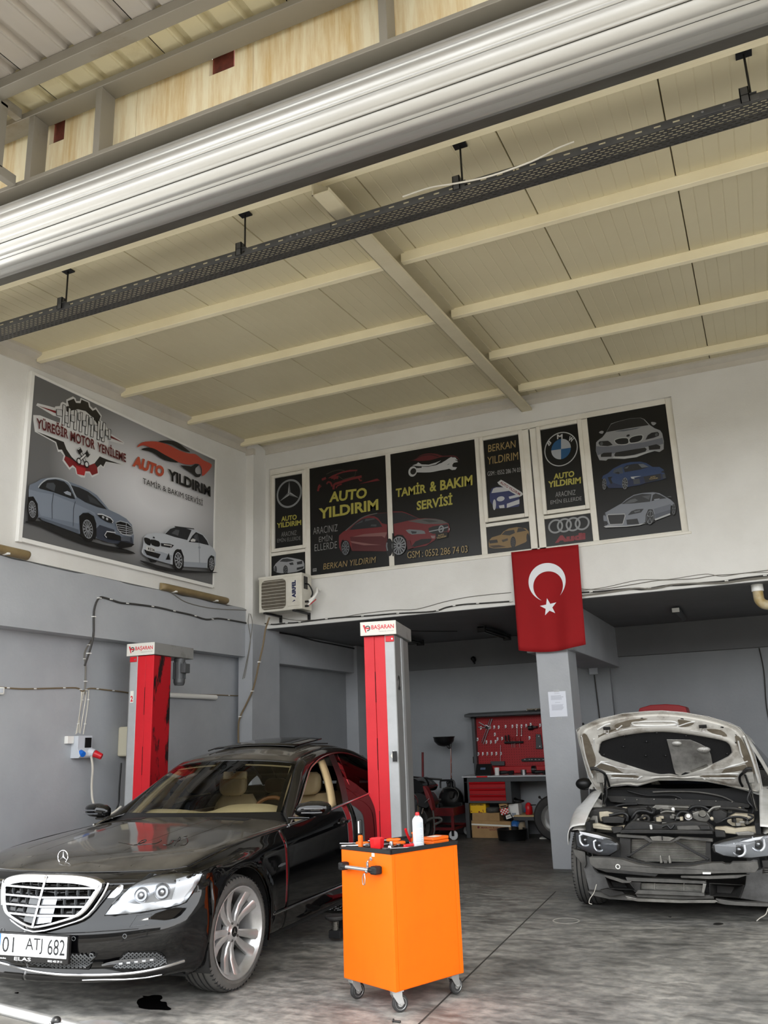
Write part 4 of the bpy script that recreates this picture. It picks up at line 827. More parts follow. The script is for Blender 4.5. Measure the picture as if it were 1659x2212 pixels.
# ---------------------------------------------------------------- air conditioner
ac = thing('air_conditioner', 'white outdoor air conditioner unit on brackets under the window', 'air conditioner', (-5.82,9.85,3.17))
mat('ac_white', (212,209,198),.45, rgb2=(190,184,168), scale=5, amt=.65); mat('ac_grille', (112,104,90),.6, rgb2=(84,78,68), scale=8)
x0, x1, z0, z1 = -6.145,-5.48,3.175,3.655
MB().box(x0, x1,9.705,9.985, z0, z1).build('case', 'ac_white', ac, world=True, bevel=.012)
MB().box(x0-.006, x1+.006,9.70,9.99, z1-.03, z1+.006).build('lid', 'ac_white', ac, world=True, bevel=.006)
gx0, gx1, gz0, gz1 = x0+.045, x0+.425, z0+.03, z1-.05
def rrect(x0, x1, z0, z1, r, y, n=5):
    P = []
    for cx, cz, a0 in ((x1-r, z1-r, 0),(x0+r, z1-r, 90),(x0+r, z0+r, 180),(x1-r, z0+r, 270)):
        for k in range(n+1):
            a = math.radians(a0+90*k/n); P.append((cx+r*math.cos(a), y, cz+r*math.sin(a)))
    return P
MB().prism(rrect(gx0, gx1, gz0, gz1,.06,9.704),(0,-.003,0)).build('fan_opening', 'ac_grille', ac, world=True)
b = MB(); b.cyl(((gx0+gx1)/2,9.702,(gz0+gz1)/2),((gx0+gx1)/2,9.696,(gz0+gz1)/2),.04,16); 
for k in range(3):
    a = k*2.094+.4; c = V((gx0+gx1)/2,9.6995,(gz0+gz1)/2); q = V(math.cos(a),0, math.sin(a)); r = V(-math.sin(a),0, math.cos(a))
    b.poly([c+q*.04-r*.02, c+q*.17-r*.075, c+q*.18+r*.03, c+q*.04+r*.02])
b.build('fan', 'ac_dark', ac, world=True) if 'ac_dark' in MATS else (mat('ac_dark', (96,90,78),.6), b.build('fan', 'ac_dark', ac, world=True))
gr_ = bpy.data.objects.new('grille', None); col.objects.link(gr_); gr_.parent = ac; gr_.location = (0,0,0)
for k in range(9):
    z = gz0+.02+k*(gz1-gz0-.04)/8; MB().tube([(gx0+.005,9.693, z),(gx1-.005,9.693, z)],.0028,5).build('grille_wire', 'ac_white', gr_, world=True)
for k in range(18):
    x = gx0+.015+k*(gx1-gx0-.03)/17; MB().tube([(x, 9.696, gz0+.01),(x, 9.696, gz1-.01)],.0014,4).build('grille_wire', 'ac_grille', gr_, world=True)
MB().box(x0+.455, x1-.03,9.699,9.705, z0+.05, z1-.05).build('label_plate', 'ac_white', ac, world=True, bevel=.002)
b = MB(); v, f = text_mesh('AIRFEL', bold=.06); lo, hi = v.min(0), v.max(0)
b.add([(x1-.085-(p[1]-lo[1])/(hi[1]-lo[1])*.06,9.698, z0+.155+(p[0]-lo[0])/(hi[0]-lo[0])*.235) for p in v], f); b.build('lettering', 'ink_navy', ac, world=True, fix=False) if 'ink_navy' in MATS else (mat('ink_navy', (22,30,72),.4), b.build('lettering', 'ink_navy', ac, world=True, fix=False))
b = MB(); b.add([(x1-.145,9.698, z0+.10),(x1-.09,9.698, z0+.115),(x1-.11,9.698, z0+.13)],[(0,1,2)]); b.build('logo', 'ink_navy', ac, world=True)
MB().box(x1+.001, x1+.008,9.76,9.86,3.45,3.62).build('service_cover', 'black', ac, world=True, bevel=.003)
for k, (z, y) in enumerate(((3.22,9.80),(3.28,9.80))): MB().cyl((x1, y, z),(x1+.05, y, z),.014,10).build('valve', 'black', ac, world=True)
for k, (m_, r_, P) in enumerate((('pvc_white', .018,[(x1+.03,9.82,3.28),(x1+.10,9.84,3.33),(x1+.13,9.88,3.40),(x1+.09,9.97,3.48),(x1+.07,10.08,3.46)]),('black', .010,[(x1+.005,9.80,3.52),(x1+.06,9.80,3.50),(x1+.085,9.85,3.40),(x1+.06,9.85,3.34)]),('socket_red', .006,[(x1+.03,9.82,3.22),(x1+.07,9.83,3.25),(x1+.12,9.88,3.31)]),('pvc_white', .012,[(x1+.03,9.8,3.22),(x1+.09,9.84,3.30),(x1+.10,9.9,3.36),(x1+.07,10.0,3.42)]))):
    MB().tube(P, r_, 8, smooth=5).build('pipe', m_, ac, world=True, smooth=True)
for x in (x0+.12, x1-.10):
    b = MB(); b.box(x-.02, x+.02,9.66,10.09, z0-.03, z0-.004); b.box(x-.02, x+.02,10.07,10.09, z0-.10, z0); b.build('bracket', 'black', ac, world=True, bevel=.003)

# ---------------------------------------------------------------- cables along the lower edge of the white wall
YW = YB
wire('dark cable with clips along the lower edge of the white wall, left part', [(545,1345),(565,1346),(590,1349),(620,1346),(640,1345),(680,1340),(735,1334),(800,1330),(860,1325),(935,1321),(965,1312),(1000,1306),(1045,1303),(1104,1299)],.010, 'wire_dark', ('Y', YW), clips=9)
wire('pair of dark cables along the lower edge of the white wall, right part', [(1250,1280),(1290,1278),(1359,1272),(1385,1273),(1410,1270),(1440,1265),(1480,1263),(1520,1259),(1560,1256),(1600,1250),(1665,1242)],.011, 'wire_dark', ('Y', YW), clips=6)
wire('second dark cable crossing the cable pair right of the flag', [(1250,1287),(1300,1281),(1370,1271),(1400,1272),(1430,1268),(1450,1263),(1500,1260),(1560,1259),(1610,1252),(1665,1246)],.009, 'wire_grey', ('Y', YW-.02))
wire('upper loose pale wire above the cables, right of the flag', [(1250,1272),(1300,1273),(1370,1262),(1420,1254),(1460,1252),(1500,1250),(1545,1243),(1590,1240),(1665,1231)],.005, 'wire_grey', ('Y', YW), grp='loose pale wires on the white wall')
wire('lower loose pale wire twisting above the cables, right of the flag', [(1250,1277),(1310,1268),(1380,1253),(1440,1252),(1500,1243),(1530,1240),(1560,1245),(1610,1238),(1665,1236)],.004, 'wire_grey', ('Y', YW), grp='loose pale wires on the white wall')
wire('loose pale wire left of the flag under the windows', [(590,1330),(640,1340),(720,1336),(780,1326),(850,1318),(900,1316),(960,1300),(1010,1290),(1060,1284),(1104,1280)],.005, 'wire_grey', ('Y', YW))
wire('black cable sagging along the inner ceiling edge on the left', [(575,1356),(600,1366),(640,1373),(680,1384),(720,1392),(770,1402)],.012, 'black', ('X', -6.34), sm=4)
t = thing('drain_pipe', 'stained beige drain pipe elbow under the ceiling at the right edge', 'pipe', (.07,10.3,2.75)); mat('old_pvc', (170,146,92),.4, rgb2=(206,198,176), scale=9, amt=.6)
MB().tube([(.02,10.3,3.0),(.02,10.3,2.88),(.03,10.3,2.82),(.08,10.3,2.775),(.2,10.3,2.76),(.5,10.3,2.75)],.055,16, smooth=4).build('elbow', 'old_pvc', t, world=True, smooth=True)
MB().cyl((.02,10.3,3.01),(.02,10.3,2.93),.064,18).build('collar', 'pvc_white', t, world=True, smooth=True, angle=40)

# ---------------------------------------------------------------- flag
fg = thing('flag', 'red Turkish flag with white crescent and star hanging below the windows', 'flag', (-2.28, YB-.05,2.43))
mat('flag_red', (146,4,12),.85, rgb2=(134,3,10), scale=2); mat('flag_white', (222,224,228),.7)
def FY(u, v):   # u across 0..1, v down 0..1 -> world point on the cloth
    x = lerp(-2.70,-1.867, u)+v*lerp(.02,-.02, u)
    z = lerp(3.66,3.655, u)-v*(1.215+.05*math.sin(math.pi*min(1, max(0, u)))*.9-.02*u)
    y = YB-.045-v*(.035+.022*math.sin(u*7.5+v*2.2)+.014*math.sin(u*17+1))-.012*math.sin(u*9)*v
    return V(x, y, z)
b = MB(); b.grid([[FY(i/28, j/20) for j in range(21)] for i in range(29)]); b.build('cloth', 'flag_red', fg, world=True, smooth=True, angle=180, solid=.002)
def fuv(x, z): return (x+2.70)/.833,(3.6575-z)/1.23
def onflag(x, z):
    u, v = fuv(x, z); q = FY(u, v); return q+V(0,-.005,0)
CR = lambda x, y: atY(1020+x/2.596,840+y/2.596, YB-.06)[[0,2]]
oc, ol, ot = CR(420,1080), CR(315,1080), CR(420,973); R_ = float(np.hypot(*(oc-ol))); ic = CR(426,1105); ri = R_*.80
b = MB(); vs = []; n = 56; d = float(np.hypot(*(ic-oc))); dirv = (ic-oc)/d
cosa = (R_**2+d**2-ri**2)/(2*d*R_); a0 = math.acos(max(-1, min(1, cosa))); cosb = (d**2+ri**2-R_**2)/(2*d*ri); b0 = math.pi-math.acos(max(-1, min(1, cosb)))
base = math.atan2(dirv[1], dirv[0])
rows = []
for k in range(n+1):
    s_ = k/n*2-1; A_ = base+math.pi+s_*(math.pi-a0); B_ = base+math.pi+s_*(math.pi-b0) if b0 else 0
    rows.append([onflag(oc[0]+R_*math.cos(A_), oc[1]+R_*math.sin(A_)), onflag(ic[0]+ri*math.cos(B_), ic[1]+ri*math.sin(B_))])
rows = [[lerp(r[0], r[1], t/3) for t in range(4)] for r in rows]
b.grid(rows); b.build('crescent', 'flag_white', fg, world=True)
sc_ = CR(428,1218); sr = float(np.hypot(*(CR(428,1218)-CR(428,1168))))
b = MB(); pts = []
for k in range(10):
    r = sr if k % 2 == 0 else sr*.40; a = math.pi/2+.12+k*math.pi/5; pts.append(onflag(sc_[0]+r*math.cos(a), sc_[1]+r*math.sin(a)))
b.add([onflag(*sc_)]+pts, [(0,1+k, 1+(k+1) % 10) for k in range(10)]); b.build('star', 'flag_white', fg, world=True)
# paper notice on the pillar
pn = thing('notice', 'white typed sheet of paper taped to the grey pillar', 'paper notice', (-2.29, YB, 1.65)); mat('paper', (222,226,236),.6); mat('tape', (210,212,214),.2, alpha=.6); mat('ink_pale', (176,180,190),.6)
MB().box(-2.395,-2.188, YB-.001, YB+.003,1.66,1.948).build('sheet', 'paper', pn, world=True)
b = MB(); random.seed(2)
for k, z in enumerate([1.925]+[1.9-i*.0075 for i in range(7)]+[1.82]+[1.795-i*.0075 for i in range(9)]):
    w = .06 if z in (1.925,1.82) else .15-random.uniform(0,.03); x = -2.29-(.03 if w < .07 else .075); b.box(x, x+w, YB-.0018, YB-.001, z, z+.0035)
b.build('text_lines', 'ink_pale', pn, world=True)
for z in (1.955,1.64): MB().box(-2.32,-2.26, YB-.002, YB+.004, z-.012, z+.012).build('tape', 'tape', pn, world=True)

# ---------------------------------------------------------------- cable tray under the roof
ct = thing('cable_tray', 'long perforated dark steel cable tray hung below the cream roof', 'cable tray', (-2,4.75,4.86))
s1, s2, s3 = .755,.743,.716
zt = 1.48+s2*4.70; Y1 = (zt-1.48)/s3; hz = (s1-s2)*4.70
x0, x1 = -6.3,5.6; pitch = .0475
# bottom sheet with slots: strips between rows of slots; each slot row is a chain of short bridges
rows = 8; rw = (Y1-4.70)/rows; b = MB(); sl = .0075
for j in range(rows):
    ya, yb = 4.70+j*rw, 4.70+(j+1)*rw; yc_ = (ya+yb)/2; b.box(x0, x1, ya, yc_-sl/2, zt, zt+.0015); b.box(x0, x1, yc_+sl/2, yb, zt, zt+.0015)
    off = (j % 2)*pitch/2; n = int((x1-x0)/pitch)
    for i in range(n): b.box(x0+off+i*pitch, x0+off+i*pitch+.018, yc_-sl/2, yc_+sl/2, zt, zt+.0015)
tag(b.build('perforated_sheet', 'tray_steel', ct, world=True, fix=False), kind='stuff')
b = MB(); zm = zt+hz*.55
b.box(x0, x1,4.698,4.70, zt, zm-.006); b.box(x0, x1,4.698,4.70, zm+.006, zt+hz)
for i in range(int((x1-x0)/.11)): b.box(x0+i*.11, x0+i*.11+.07,4.698,4.70, zm-.006, zm+.006)
tag(b.build('side_rail', 'tray_steel', ct, world=True, fix=False), kind='stuff')
MB().box(x0, x1, Y1, Y1+.002, zt, zt+hz).build('side_rail', 'tray_steel', ct, world=True)
for x in (-2.75,.05): MB().box(x, x+.36,4.692,4.698, zt+.008, zt+hz-.006).build('joint_plate', 'tray_steel', ct, world=True, bevel=.002)
for k in range(6): MB().cyl((-2.71+k*.055 if k < 4 else .1+(k-4)*.12,4.692, zm),(-2.71+k*.055 if k < 4 else .1+(k-4)*.12,4.686, zm),.008,8).build('bolt', 'steel', ct, world=True)
for x in (-4.86,-3.12,-1.41,.37):
    h = thing('tray_hanger', {-4.86: 'leftmost rod hanger of the cable tray, above the banner', -3.12: 'rod hanger of the cable tray, just left of the roof beam', -1.41: 'rod hanger of the cable tray, next right of the roof beam', .37: 'rod hanger of the cable tray at the right image edge'}[x], 'hanger', (x, 4.71, zt), group='rod hangers of the cable tray')
    MB().cyl((x, 4.72, zt+hz-.01),(x, 4.72, roofz(4.72)-.002),.007,8).build('rod', 'black', h, world=True)
    MB().box(x-.045, x+.045,4.69,4.75, roofz(4.72)-.012, roofz(4.72)).build('ceiling_plate', 'black', h, world=True)
    b = MB(); b.box(x-.06, x-.01,4.684,4.690, zt+.01, zt+hz+.055); b.box(x-.06, x-.055,4.684,4.73, zt+.01, zt+hz+.055); b.box(x-.015, x-.01,4.684,4.73, zt+.01, zt+hz+.055); b.box(x-.06, x+.03,4.684,4.74, zt+hz, zt+hz+.004); b.build('bracket', 'tray_steel', h, world=True)
t = thing('cable', 'thin beige cable lying over the rim of the cable tray', 'cable', (-1.5,4.72, zt+hz))
MB().tube([atY(870,425,4.69), atY(930,405,4.68), atY(985,396,4.675), atY(1060,380,4.67), atY(1150,348,4.675), atY(1200,322,4.69), atY(1240,306,4.71)],.006,6, smooth=5).build('wire', 'wire_white', t, world=True, smooth=True)

# ---------------------------------------------------------------- ceiling lamps inside
def ceil_lamp(lbl, x, y0, y1, dark=False):
    t = thing('ceiling_lamp', lbl, 'ceiling lamp', (x, (y0+y1)/2,2.9))
    m_ = 'black' if dark else 'white_plastic'
    if dark:
        MB().box(x-.05, x+.05, y0, y1,2.955,2.99).build('tray', 'motor_grey', t, world=True, bevel=.006)
        for dx in (-.035,.035): MB().cyl((x+dx, y0+.04,2.935),(x+dx, y1-.04,2.935),.015,10).build('tube', 'glass_dark', t, world=True, smooth=True, angle=50)
        for y in (y0, y1-.05): MB().box(x-.06, x+.06, y, y+.05,2.90,2.99).build('end_cap', 'black', t, world=True, bevel=.01)
    else:
        b = MB(); P = [[(x+.045*math.cos(math.pi*k/10), y, 2.99-.055*math.sin(math.pi*k/10)) for k in range(11)] for y in (y0, y1)]; b.grid(P)
        for y in (0,1): b.add(P[y],[tuple(range(11))])
        b.build('cover', 'motor_grey' , t, world=True, smooth=True, angle=50)
        MB().box(x-.046, x+.046, y0-.012, y0,2.935,2.99).build('end_cap', 'pvc_white', t, world=True, bevel=.003)
ceil_lamp('black double tube lamp on the dark ceiling left of the flag', -3.64,11.6,12.95, True)
ceil_lamp('single grey strip lamp on the dark ceiling right of the flag', -.98,11.55,12.6)
ceil_lamp('black double tube lamp on the dark ceiling beside the right lift cap', -5.0,11.4,12.7, True)
t = thing('lamp_holder', 'small black lamp holder high on the far wall', 'lamp holder', (-4.37,13.42,2.66)); b = MB(); b.sphere((-4.37,13.40,2.70),.04); b.build('bulb', 'black', t, world=True, smooth=True); MB().cyl((-4.37,13.40,2.66),(-4.37,13.46,2.63),.015,8).build('holder', 'black', t, world=True); MB().cyl((-4.37,13.45,2.68),(-4.37,13.47,2.68),.03,12).build('base', 'black', t, world=True)
t = thing('junction_box', 'square pale junction box on the far wall right of the pillar', 'junction box', (-2.44,13.36,2.32)); MB().box(-2.505,-2.375,13.34,13.38,2.325,2.465).build('box', 'socket_grey', t, world=True, bevel=.006); MB().box(-2.495,-2.385,13.335,13.34,2.335,2.455).build('lid', 'socket_grey', t, world=True, bevel=.002)
for lbl, pts in (('black cable above the junction box on the far wall', [(1225,1300),(1262,1318),(1290,1342),(1296,1375),(1300,1400),(1297,1418),(1284,1428),(1281,1438)]),('black cable running down from the junction box to the bench', [(1284,1458),(1289,1500),(1293,1530),(1296,1560)]),('thin dark cable on the far wall at the right edge', [(1640,1400),(1650,1450),(1655,1520),(1662,1560)])):
    wire(lbl, pts, .009, 'wire_dark', ('Y', 13.37 if pts[0][0] < 1600 else 13.49))
t = thing('ceiling_cover', 'small round white cover with a thin wire on the dark ceiling', 'ceiling cover', (-5.05,11.3,2.96)); MB().cyl((-4.75,10.9,2.97),(-4.75,10.9,2.99),.05,16).build('cover', 'white_plastic', t, world=True); MB().tube([(-4.75,10.9,2.975),(-4.6,11.2,2.96),(-4.4,11.6,2.975),(-4.1,11.9,2.98)],.005,5, smooth=4).build('wire', 'black', t, world=True)
# ---------------------------------------------------------------- black saloon on the left
from mathutils.bvhtree import BVHTree
from mathutils.geometry import delaunay_2d_cdt
def dusty(name, rgb, dust=(120,114,104), amt=.35, rough=.06, metal=0, coat=1):
    m = mat(name, rgb, rough, metal, coat=coat); nt = m.node_tree; b = nt.nodes['Principled BSDF']; N = nt.nodes.new; Lk = nt.links.new
    t = N('ShaderNodeTexCoord'); g = N('ShaderNodeNewGeometry'); s = N('ShaderNodeSeparateXYZ'); Lk(g.outputs['Normal'], s.inputs[0])
    mr = N('ShaderNodeMapRange'); mr.inputs[1].default_value = .35; mr.inputs[2].default_value = 1; mr.inputs[3].default_value = 0; mr.inputs[4].default_value = amt; Lk(s.outputs['Z'], mr.inputs[0])
    n = N('ShaderNodeTexNoise'); n.inputs['Scale'].default_value = 3.5; n.inputs['Detail'].default_value = 8; Lk(t.outputs['Object'], n.inputs['Vector'])
    m2 = N('ShaderNodeMapRange'); m2.inputs[1].default_value = .35; m2.inputs[2].default_value = .7; m2.inputs[3].default_value = .4; m2.inputs[4].default_value = 1; Lk(n.outputs['Fac'], m2.inputs[0])
    mm = N('ShaderNodeMath'); mm.operation = 'MULTIPLY'; Lk(mr.outputs[0], mm.inputs[0]); Lk(m2.outputs[0], mm.inputs[1])
    mx = N('ShaderNodeMix'); mx.data_type = 'RGBA'; mx.inputs[6].default_value = lin(rgb)+(1,); mx.inputs[7].default_value = lin(dust)+(1,); Lk(mm.outputs[0], mx.inputs[0]); Lk(mx.outputs[2], b.inputs['Base Color'])
    m3 = N('ShaderNodeMath'); m3.operation = 'MULTIPLY_ADD'; Lk(mm.outputs[0], m3.inputs[0]); m3.inputs[1].default_value = .35; m3.inputs[2].default_value = .02; Lk(m3.outputs[0], b.inputs['Coat Roughness'])
    return m
dusty('car_black', (5,5,6), amt=.14, coat=0, rough=.05)
dusty('car_dusty', (7,7,8), amt=.5, coat=0, rough=.07)

def glassmat(name, tint, rough=0.0, fres=1.45, tr=1.0):
    m = bpy.data.materials.new(name); m.use_nodes = True; nt = m.node_tree; nt.nodes.clear(); N = nt.nodes.new; Lk = nt.links.new
    o = N('ShaderNodeOutputMaterial'); mx = N('ShaderNodeMixShader'); t = N('ShaderNodeBsdfTransparent'); g = N('ShaderNodeBsdfGlossy'); f = N('ShaderNodeFresnel')
    f.inputs[0].default_value = fres; t.inputs[0].default_value = tint+(1,); g.inputs['Roughness'].default_value = rough
    Lk(f.outputs[0], mx.inputs[0]); Lk(t.outputs[0], mx.inputs[1]); Lk(g.outputs[0], mx.inputs[2]); Lk(mx.outputs[0], o.inputs[0]); MATS[name] = m
glassmat('car_glass', (.80,.84,.82)); glassmat('tint_glass', (.10,.11,.11)); glassmat('lens', (.93,.94,.95))
mat('leather', (196,174,134),.55, rgb2=(184,162,122), scale=6, bump=.15, bscale=90); mat('leather_dark', (150,130,98),.6); mat('wood', (112,70,36),.25, coat=.6)
mat('chrome_trim', (190,190,192),.16,1.0, rvar=.1); mat('lamp_silver', (150,152,156),.25,.8); mat('lamp_bright', (214,216,220),.3,.3)
mat('tyre', (66,66,65),.75, rgb2=(98,95,90), scale=5, amt=.58, bump=.1); mat('rim_silver', (196,196,196),.3,.65, rgb2=(150,148,144), scale=4, amt=.6); mat('brake', (108,106,104),.4,.8)
mat('black_plastic', (20,20,21),.5, rgb2=(38,37,36), scale=8, amt=.6); mat('mesh_grey', (96,98,100),.45,.3); mat('frit', (8,8,8),.25); mat('plate_white', (236,238,240),.35); mat('plate_blue', (24,104,208),.4); mat('plate_ink', (26,28,32),.4)

class Car:
    def __init__(s, o, rz):
        s.o = V(o[0], o[1],0); s.rz = rz; c, n = math.cos(rz), math.sin(rz); s.R = np.array([[c, -n, 0],[n, c, 0],[0,0,1]])
    def w(s, p): return s.o+s.R@V(*p)
    def l(s, p): return s.R.T@(V(*p)-s.o)
    def bvh(s, grids):
        vs = []; fs = []
        for g in grids:
            n = len(vs); nu, nv = len(g), len(g[0]); vs += [tuple(s.w(p)) for r in g for p in r]
            fs += [(n+i*nv+j, n+(i+1)*nv+j, n+(i+1)*nv+j+1, n+i*nv+j+1) for i in range(nu-1) for j in range(nv-1)]
        s.tree = BVHTree.FromPolygons(vs, fs)
    def hit(s, x, y, off=0.0):
        """point on the body skin seen at photo position x, y (local coordinates)"""
        d = ray(x, y); d = d/np.linalg.norm(d); h, n, i, dist = s.tree.ray_cast(Vector(CAM), Vector(d))
        if h is None: return None
        n = V(*n); n = -n if n@d > 0 else n
        return s.l(V(*h)+n*off)
    def overlay(s, pts, m, par, name, off=.004, sm=4, step=7, mirror=False, thick=0, label=None, bulge=0):
        if sm: P = crom([V(x, y, 0) for x, y in pts], sm, closed=True)
        else: P = [V(x, y, 0) for x, y in pts]
        P = [(p[0], p[1]) for p in P]; n = len(P)
        A = np.array(P); lo, hi = A.min(0), A.max(0); pts2 = [Vector(p) for p in P]
        def inside(x, y):
            c = False
            for i in range(n):
                x1, y1 = P[i]; x2, y2 = P[(i+1) % n]
                if (y1 > y) != (y2 > y) and x < (x2-x1)*(y-y1)/(y2-y1)+x1: c = not c
            return c
        x = lo[0]+step/2
        while x < hi[0]:
            y = lo[1]+step/2
            while y < hi[1]:
                if inside(x, y): pts2.append(Vector((x, y)))
                y += step
            x += step
        r = delaunay_2d_cdt(pts2,[],[list(range(n))],1,1e-4)
        nb = set()
        vs = []; ok = []
        for i, v in enumerate(r[0]):
            dmin = min(math.hypot(v.x-q[0], v.y-q[1]) for q in P) if bulge else 0
            h = s.hit(v.x, v.y, off+(bulge*min(1, dmin/(step*1.5)) if bulge else 0)); ok.append(h is not None); vs.append(h if h is not None else V(0,0,0))
        fs = [tuple(f) for f in r[2] if all(ok[i] for i in f)]
        out = []
        for sgn in ((1,-1) if mirror else (1,)):
            b = MB(); b.add([(p[0], p[1]*sgn+(mirror if sgn < 0 and not isinstance(mirror, bool) else 0), p[2]) for p in vs], fs); out.append(b.build(name, m, par, smooth=True, angle=60, solid=thick))
        return out
    def line(s, pts, r, m, par, name, off=.002, sm=4, mirror=False, seg=6, closed=False, flat=False):
        P = crom([V(x, y, 0) for x, y in pts], sm, closed=closed) if sm else [V(x, y, 0) for x, y in pts]
        P = [s.hit(p[0], p[1], off) for p in P]; P = [p for p in P if p is not None]
        if len(P) < 2: return
        for sgn in ((1,-1) if mirror else (1,)):
            b = MB(); b.tube([(p[0], p[1]*sgn, p[2]) for p in P], r, seg, closed=closed); b.build(name, m, par, smooth=True)

def wheel(par, u, v, z, R, rr, wd, steer=0, spokes=10, m='rim_silver', side=1, name='wheel', hub='star', twin=True):
    w = bpy.data.objects.new(name, None); col.objects.link(w); w.parent = par; w.location = (u, v, z); w.rotation_euler = (0,0, steer)
    s = side; h = wd/2
    # y is the wheel axis, +s*y faces outwards
    b = MB(); pr = [(rr, -h*.9),(rr+.02,-h),(R-.05,-h*1.02),(R-.018,-h*.9),(R-.004,-h*.62),(R, -h*.3),(R, h*.3),(R-.004, h*.62),(R-.018, h*.9),(R-.05, h*1.02),(rr+.02, h),(rr, h*.9)]
    b.lathe(pr, ax='y', seg=56); b.build('tyre', 'tyre', w, smooth=True, angle=40)
    b = MB()
    for q in (-.5,-.18,.18,.5): b.lathe([(R+.0012, h*q-.005),(R+.0012, h*q+.005)], ax='y', seg=48)
    for k in range(60):
        a = k*2*math.pi/60; c_, s_ = math.cos(a), math.sin(a); t_ = (-s_, 0, c_)
        for q in (-.82,.82): b.obox((c_*(R-.020), h*q, s_*(R-.020)),(t_[0]*.0022,0, t_[2]*.0022),(0, h*.11,0),(c_*.0085,0, s_*.0085))
    tag(b.build('tread_groove', 'black_matte', w), kind='stuff')
    b = MB(); b.lathe([(rr-.004,-h*.85),(rr-.03,-h*.5),(rr-.035,0),(rr-.02, h*.75),(rr+.006, h*.93),(rr+.01, h*.99),(rr+.002, h*1.0),(rr-.012, h*.9),(rr-.03, h*.55)] if s > 0 else [(rr-.004, h*.85),(rr-.03, h*.5),(rr-.035,0),(rr-.02,-h*.75),(rr+.006,-h*.93),(rr+.01,-h*.99),(rr+.002,-h),(rr-.012,-h*.9),(rr-.03,-h*.55)], ax='y', seg=48)
    b.build('rim', m, w, smooth=True, angle=50)
    b = MB(); b.lathe([(0, s*h*.05),(.16, s*h*.05),(.175, s*h*.0),(.175,-s*h*.1)], ax='y', seg=36); b.build('brake_disc', 'brake', w, smooth=True, angle=30)
    b = MB(); b.obox((.13, s*h*.18,.02),(.045,0,0),(0,.03,0),(0,0,.09)); b.build('brake_caliper', 'motor_grey', w, bevel=.01)
    b = MB(); b.lathe([(rr-.04,-s*h*.5),(0,-s*h*.5)], ax='y', seg=24); b.build('wheel_back', 'void', w)
    for k in range(spokes):
        a = 2*math.pi*k/spokes+.16+(.09 if k % 2 and twin else -.09 if twin else 0); c_, s_ = math.cos(a), math.sin(a); tx, tz = -s_, c_
        P = []
        for r_, hw, yo in ((.055,.018,.62),(.10,.020,.55),(.16,.024,.60),(rr-.03,.030,.80),(rr-.008,.034,.90)):
            P.append([(c_*r_+tx*hw*q, s*h*(yo-(.06 if abs(q) == 1 else 0)), s_*r_+tz*hw*q) for q in (-1,-.6,.6,1)]+[(c_*r_+tx*hw*q*.9, s*h*(yo-.28), s_*r_+tz*hw*q*.9) for q in (1,-1)])
        b = MB(); b.grid(P, closed_v=True); b.build('spoke', m, w, smooth=True, angle=40)
    b = MB(); b.lathe([(0, s*h*.70),(.032, s*h*.70),(.036, s*h*.66),(.06, s*h*.62),(.068, s*h*.5),(.068, s*h*.3)], ax='y', seg=28); b.build('hub', m, w, smooth=True, angle=40)
    for k in range(5):
        a = k*2*math.pi/5; b = MB(); b.cyl((.052*math.cos(a), s*h*.60,.052*math.sin(a)),(.052*math.cos(a), s*h*.68,.052*math.sin(a)),.008,6); b.build('wheel_bolt', 'brake', w)
    b = MB(); b.cyl((0, s*h*.70,0),(0, s*h*.715,0),.03,20); b.build('hub_cap', 'black', w)
    if hub == 'star':
        b = MB()
        for k in range(3):
            a = math.pi/2+k*2*math.pi/3; q = lambda r_, e: (r_*math.cos(a+e), s*h*.717, r_*math.sin(a+e)); b.add([q(.024,0), q(.004,1), q(0,0), q(.004,-1)],[(0,1,2,3)])
        b.build('emblem', 'chrome', w)
    return w

CB = Car((-4.181,4.90), math.radians(-86.9))
bc = thing('car', 'black luxury saloon with open driver window parked between the red lift columns', 'car', (CB.o[0], CB.o[1],0), CB.rz)
# ---- skin: rows from the underside up to the belt, columns from nose centre along the left side to the tail
WU = [(.60,0),(.62,.25),(.57,.5),(.50,.68),(.40,.80)]
rows = [   # nose: (u centre, w centre), side: v, w at a few u
    dict(nu=.66, nw=.175, v=.80, sw=.185), dict(nu=.845, nw=.215, v=.885, sw=.235), dict(nu=.835, nw=.30, v=.915, sw=.32), dict(nu=.875, nw=.36, v=.93, sw=.40),
    dict(nu=.88, nw=.46, v=.937, sw=.54), dict(nu=.845, nw=.53, v=.935, sw=.66), dict(nu=.80, nw=.62, v=.925, sw=.76), dict(nu=.74, nw=.72, v=.90, sw=None), dict(nu=.665, nw=.765, v=.868, sw=None)]
SU = [.40,.22,.0,-.2,-.42,-.62,-.8,-1.2,-1.8,-2.4,-2.65,-3.03,-3.4,-3.65]
def belt(u): return sint([-3.8,-3.2,-2.4,-1.8,-1.2,-.62,-.2,.1,.3,.45],[1.02,1.045,1.01,.965,.918,.885,.862,.832,.80,.772], u)
def beltv(u): return sint([-3.9,-3.4,-2.6,-1.8,-.8,-.2,.2,.45],[.70,.80,.86,.875,.872,.862,.845,.80], u)
ctrl = []
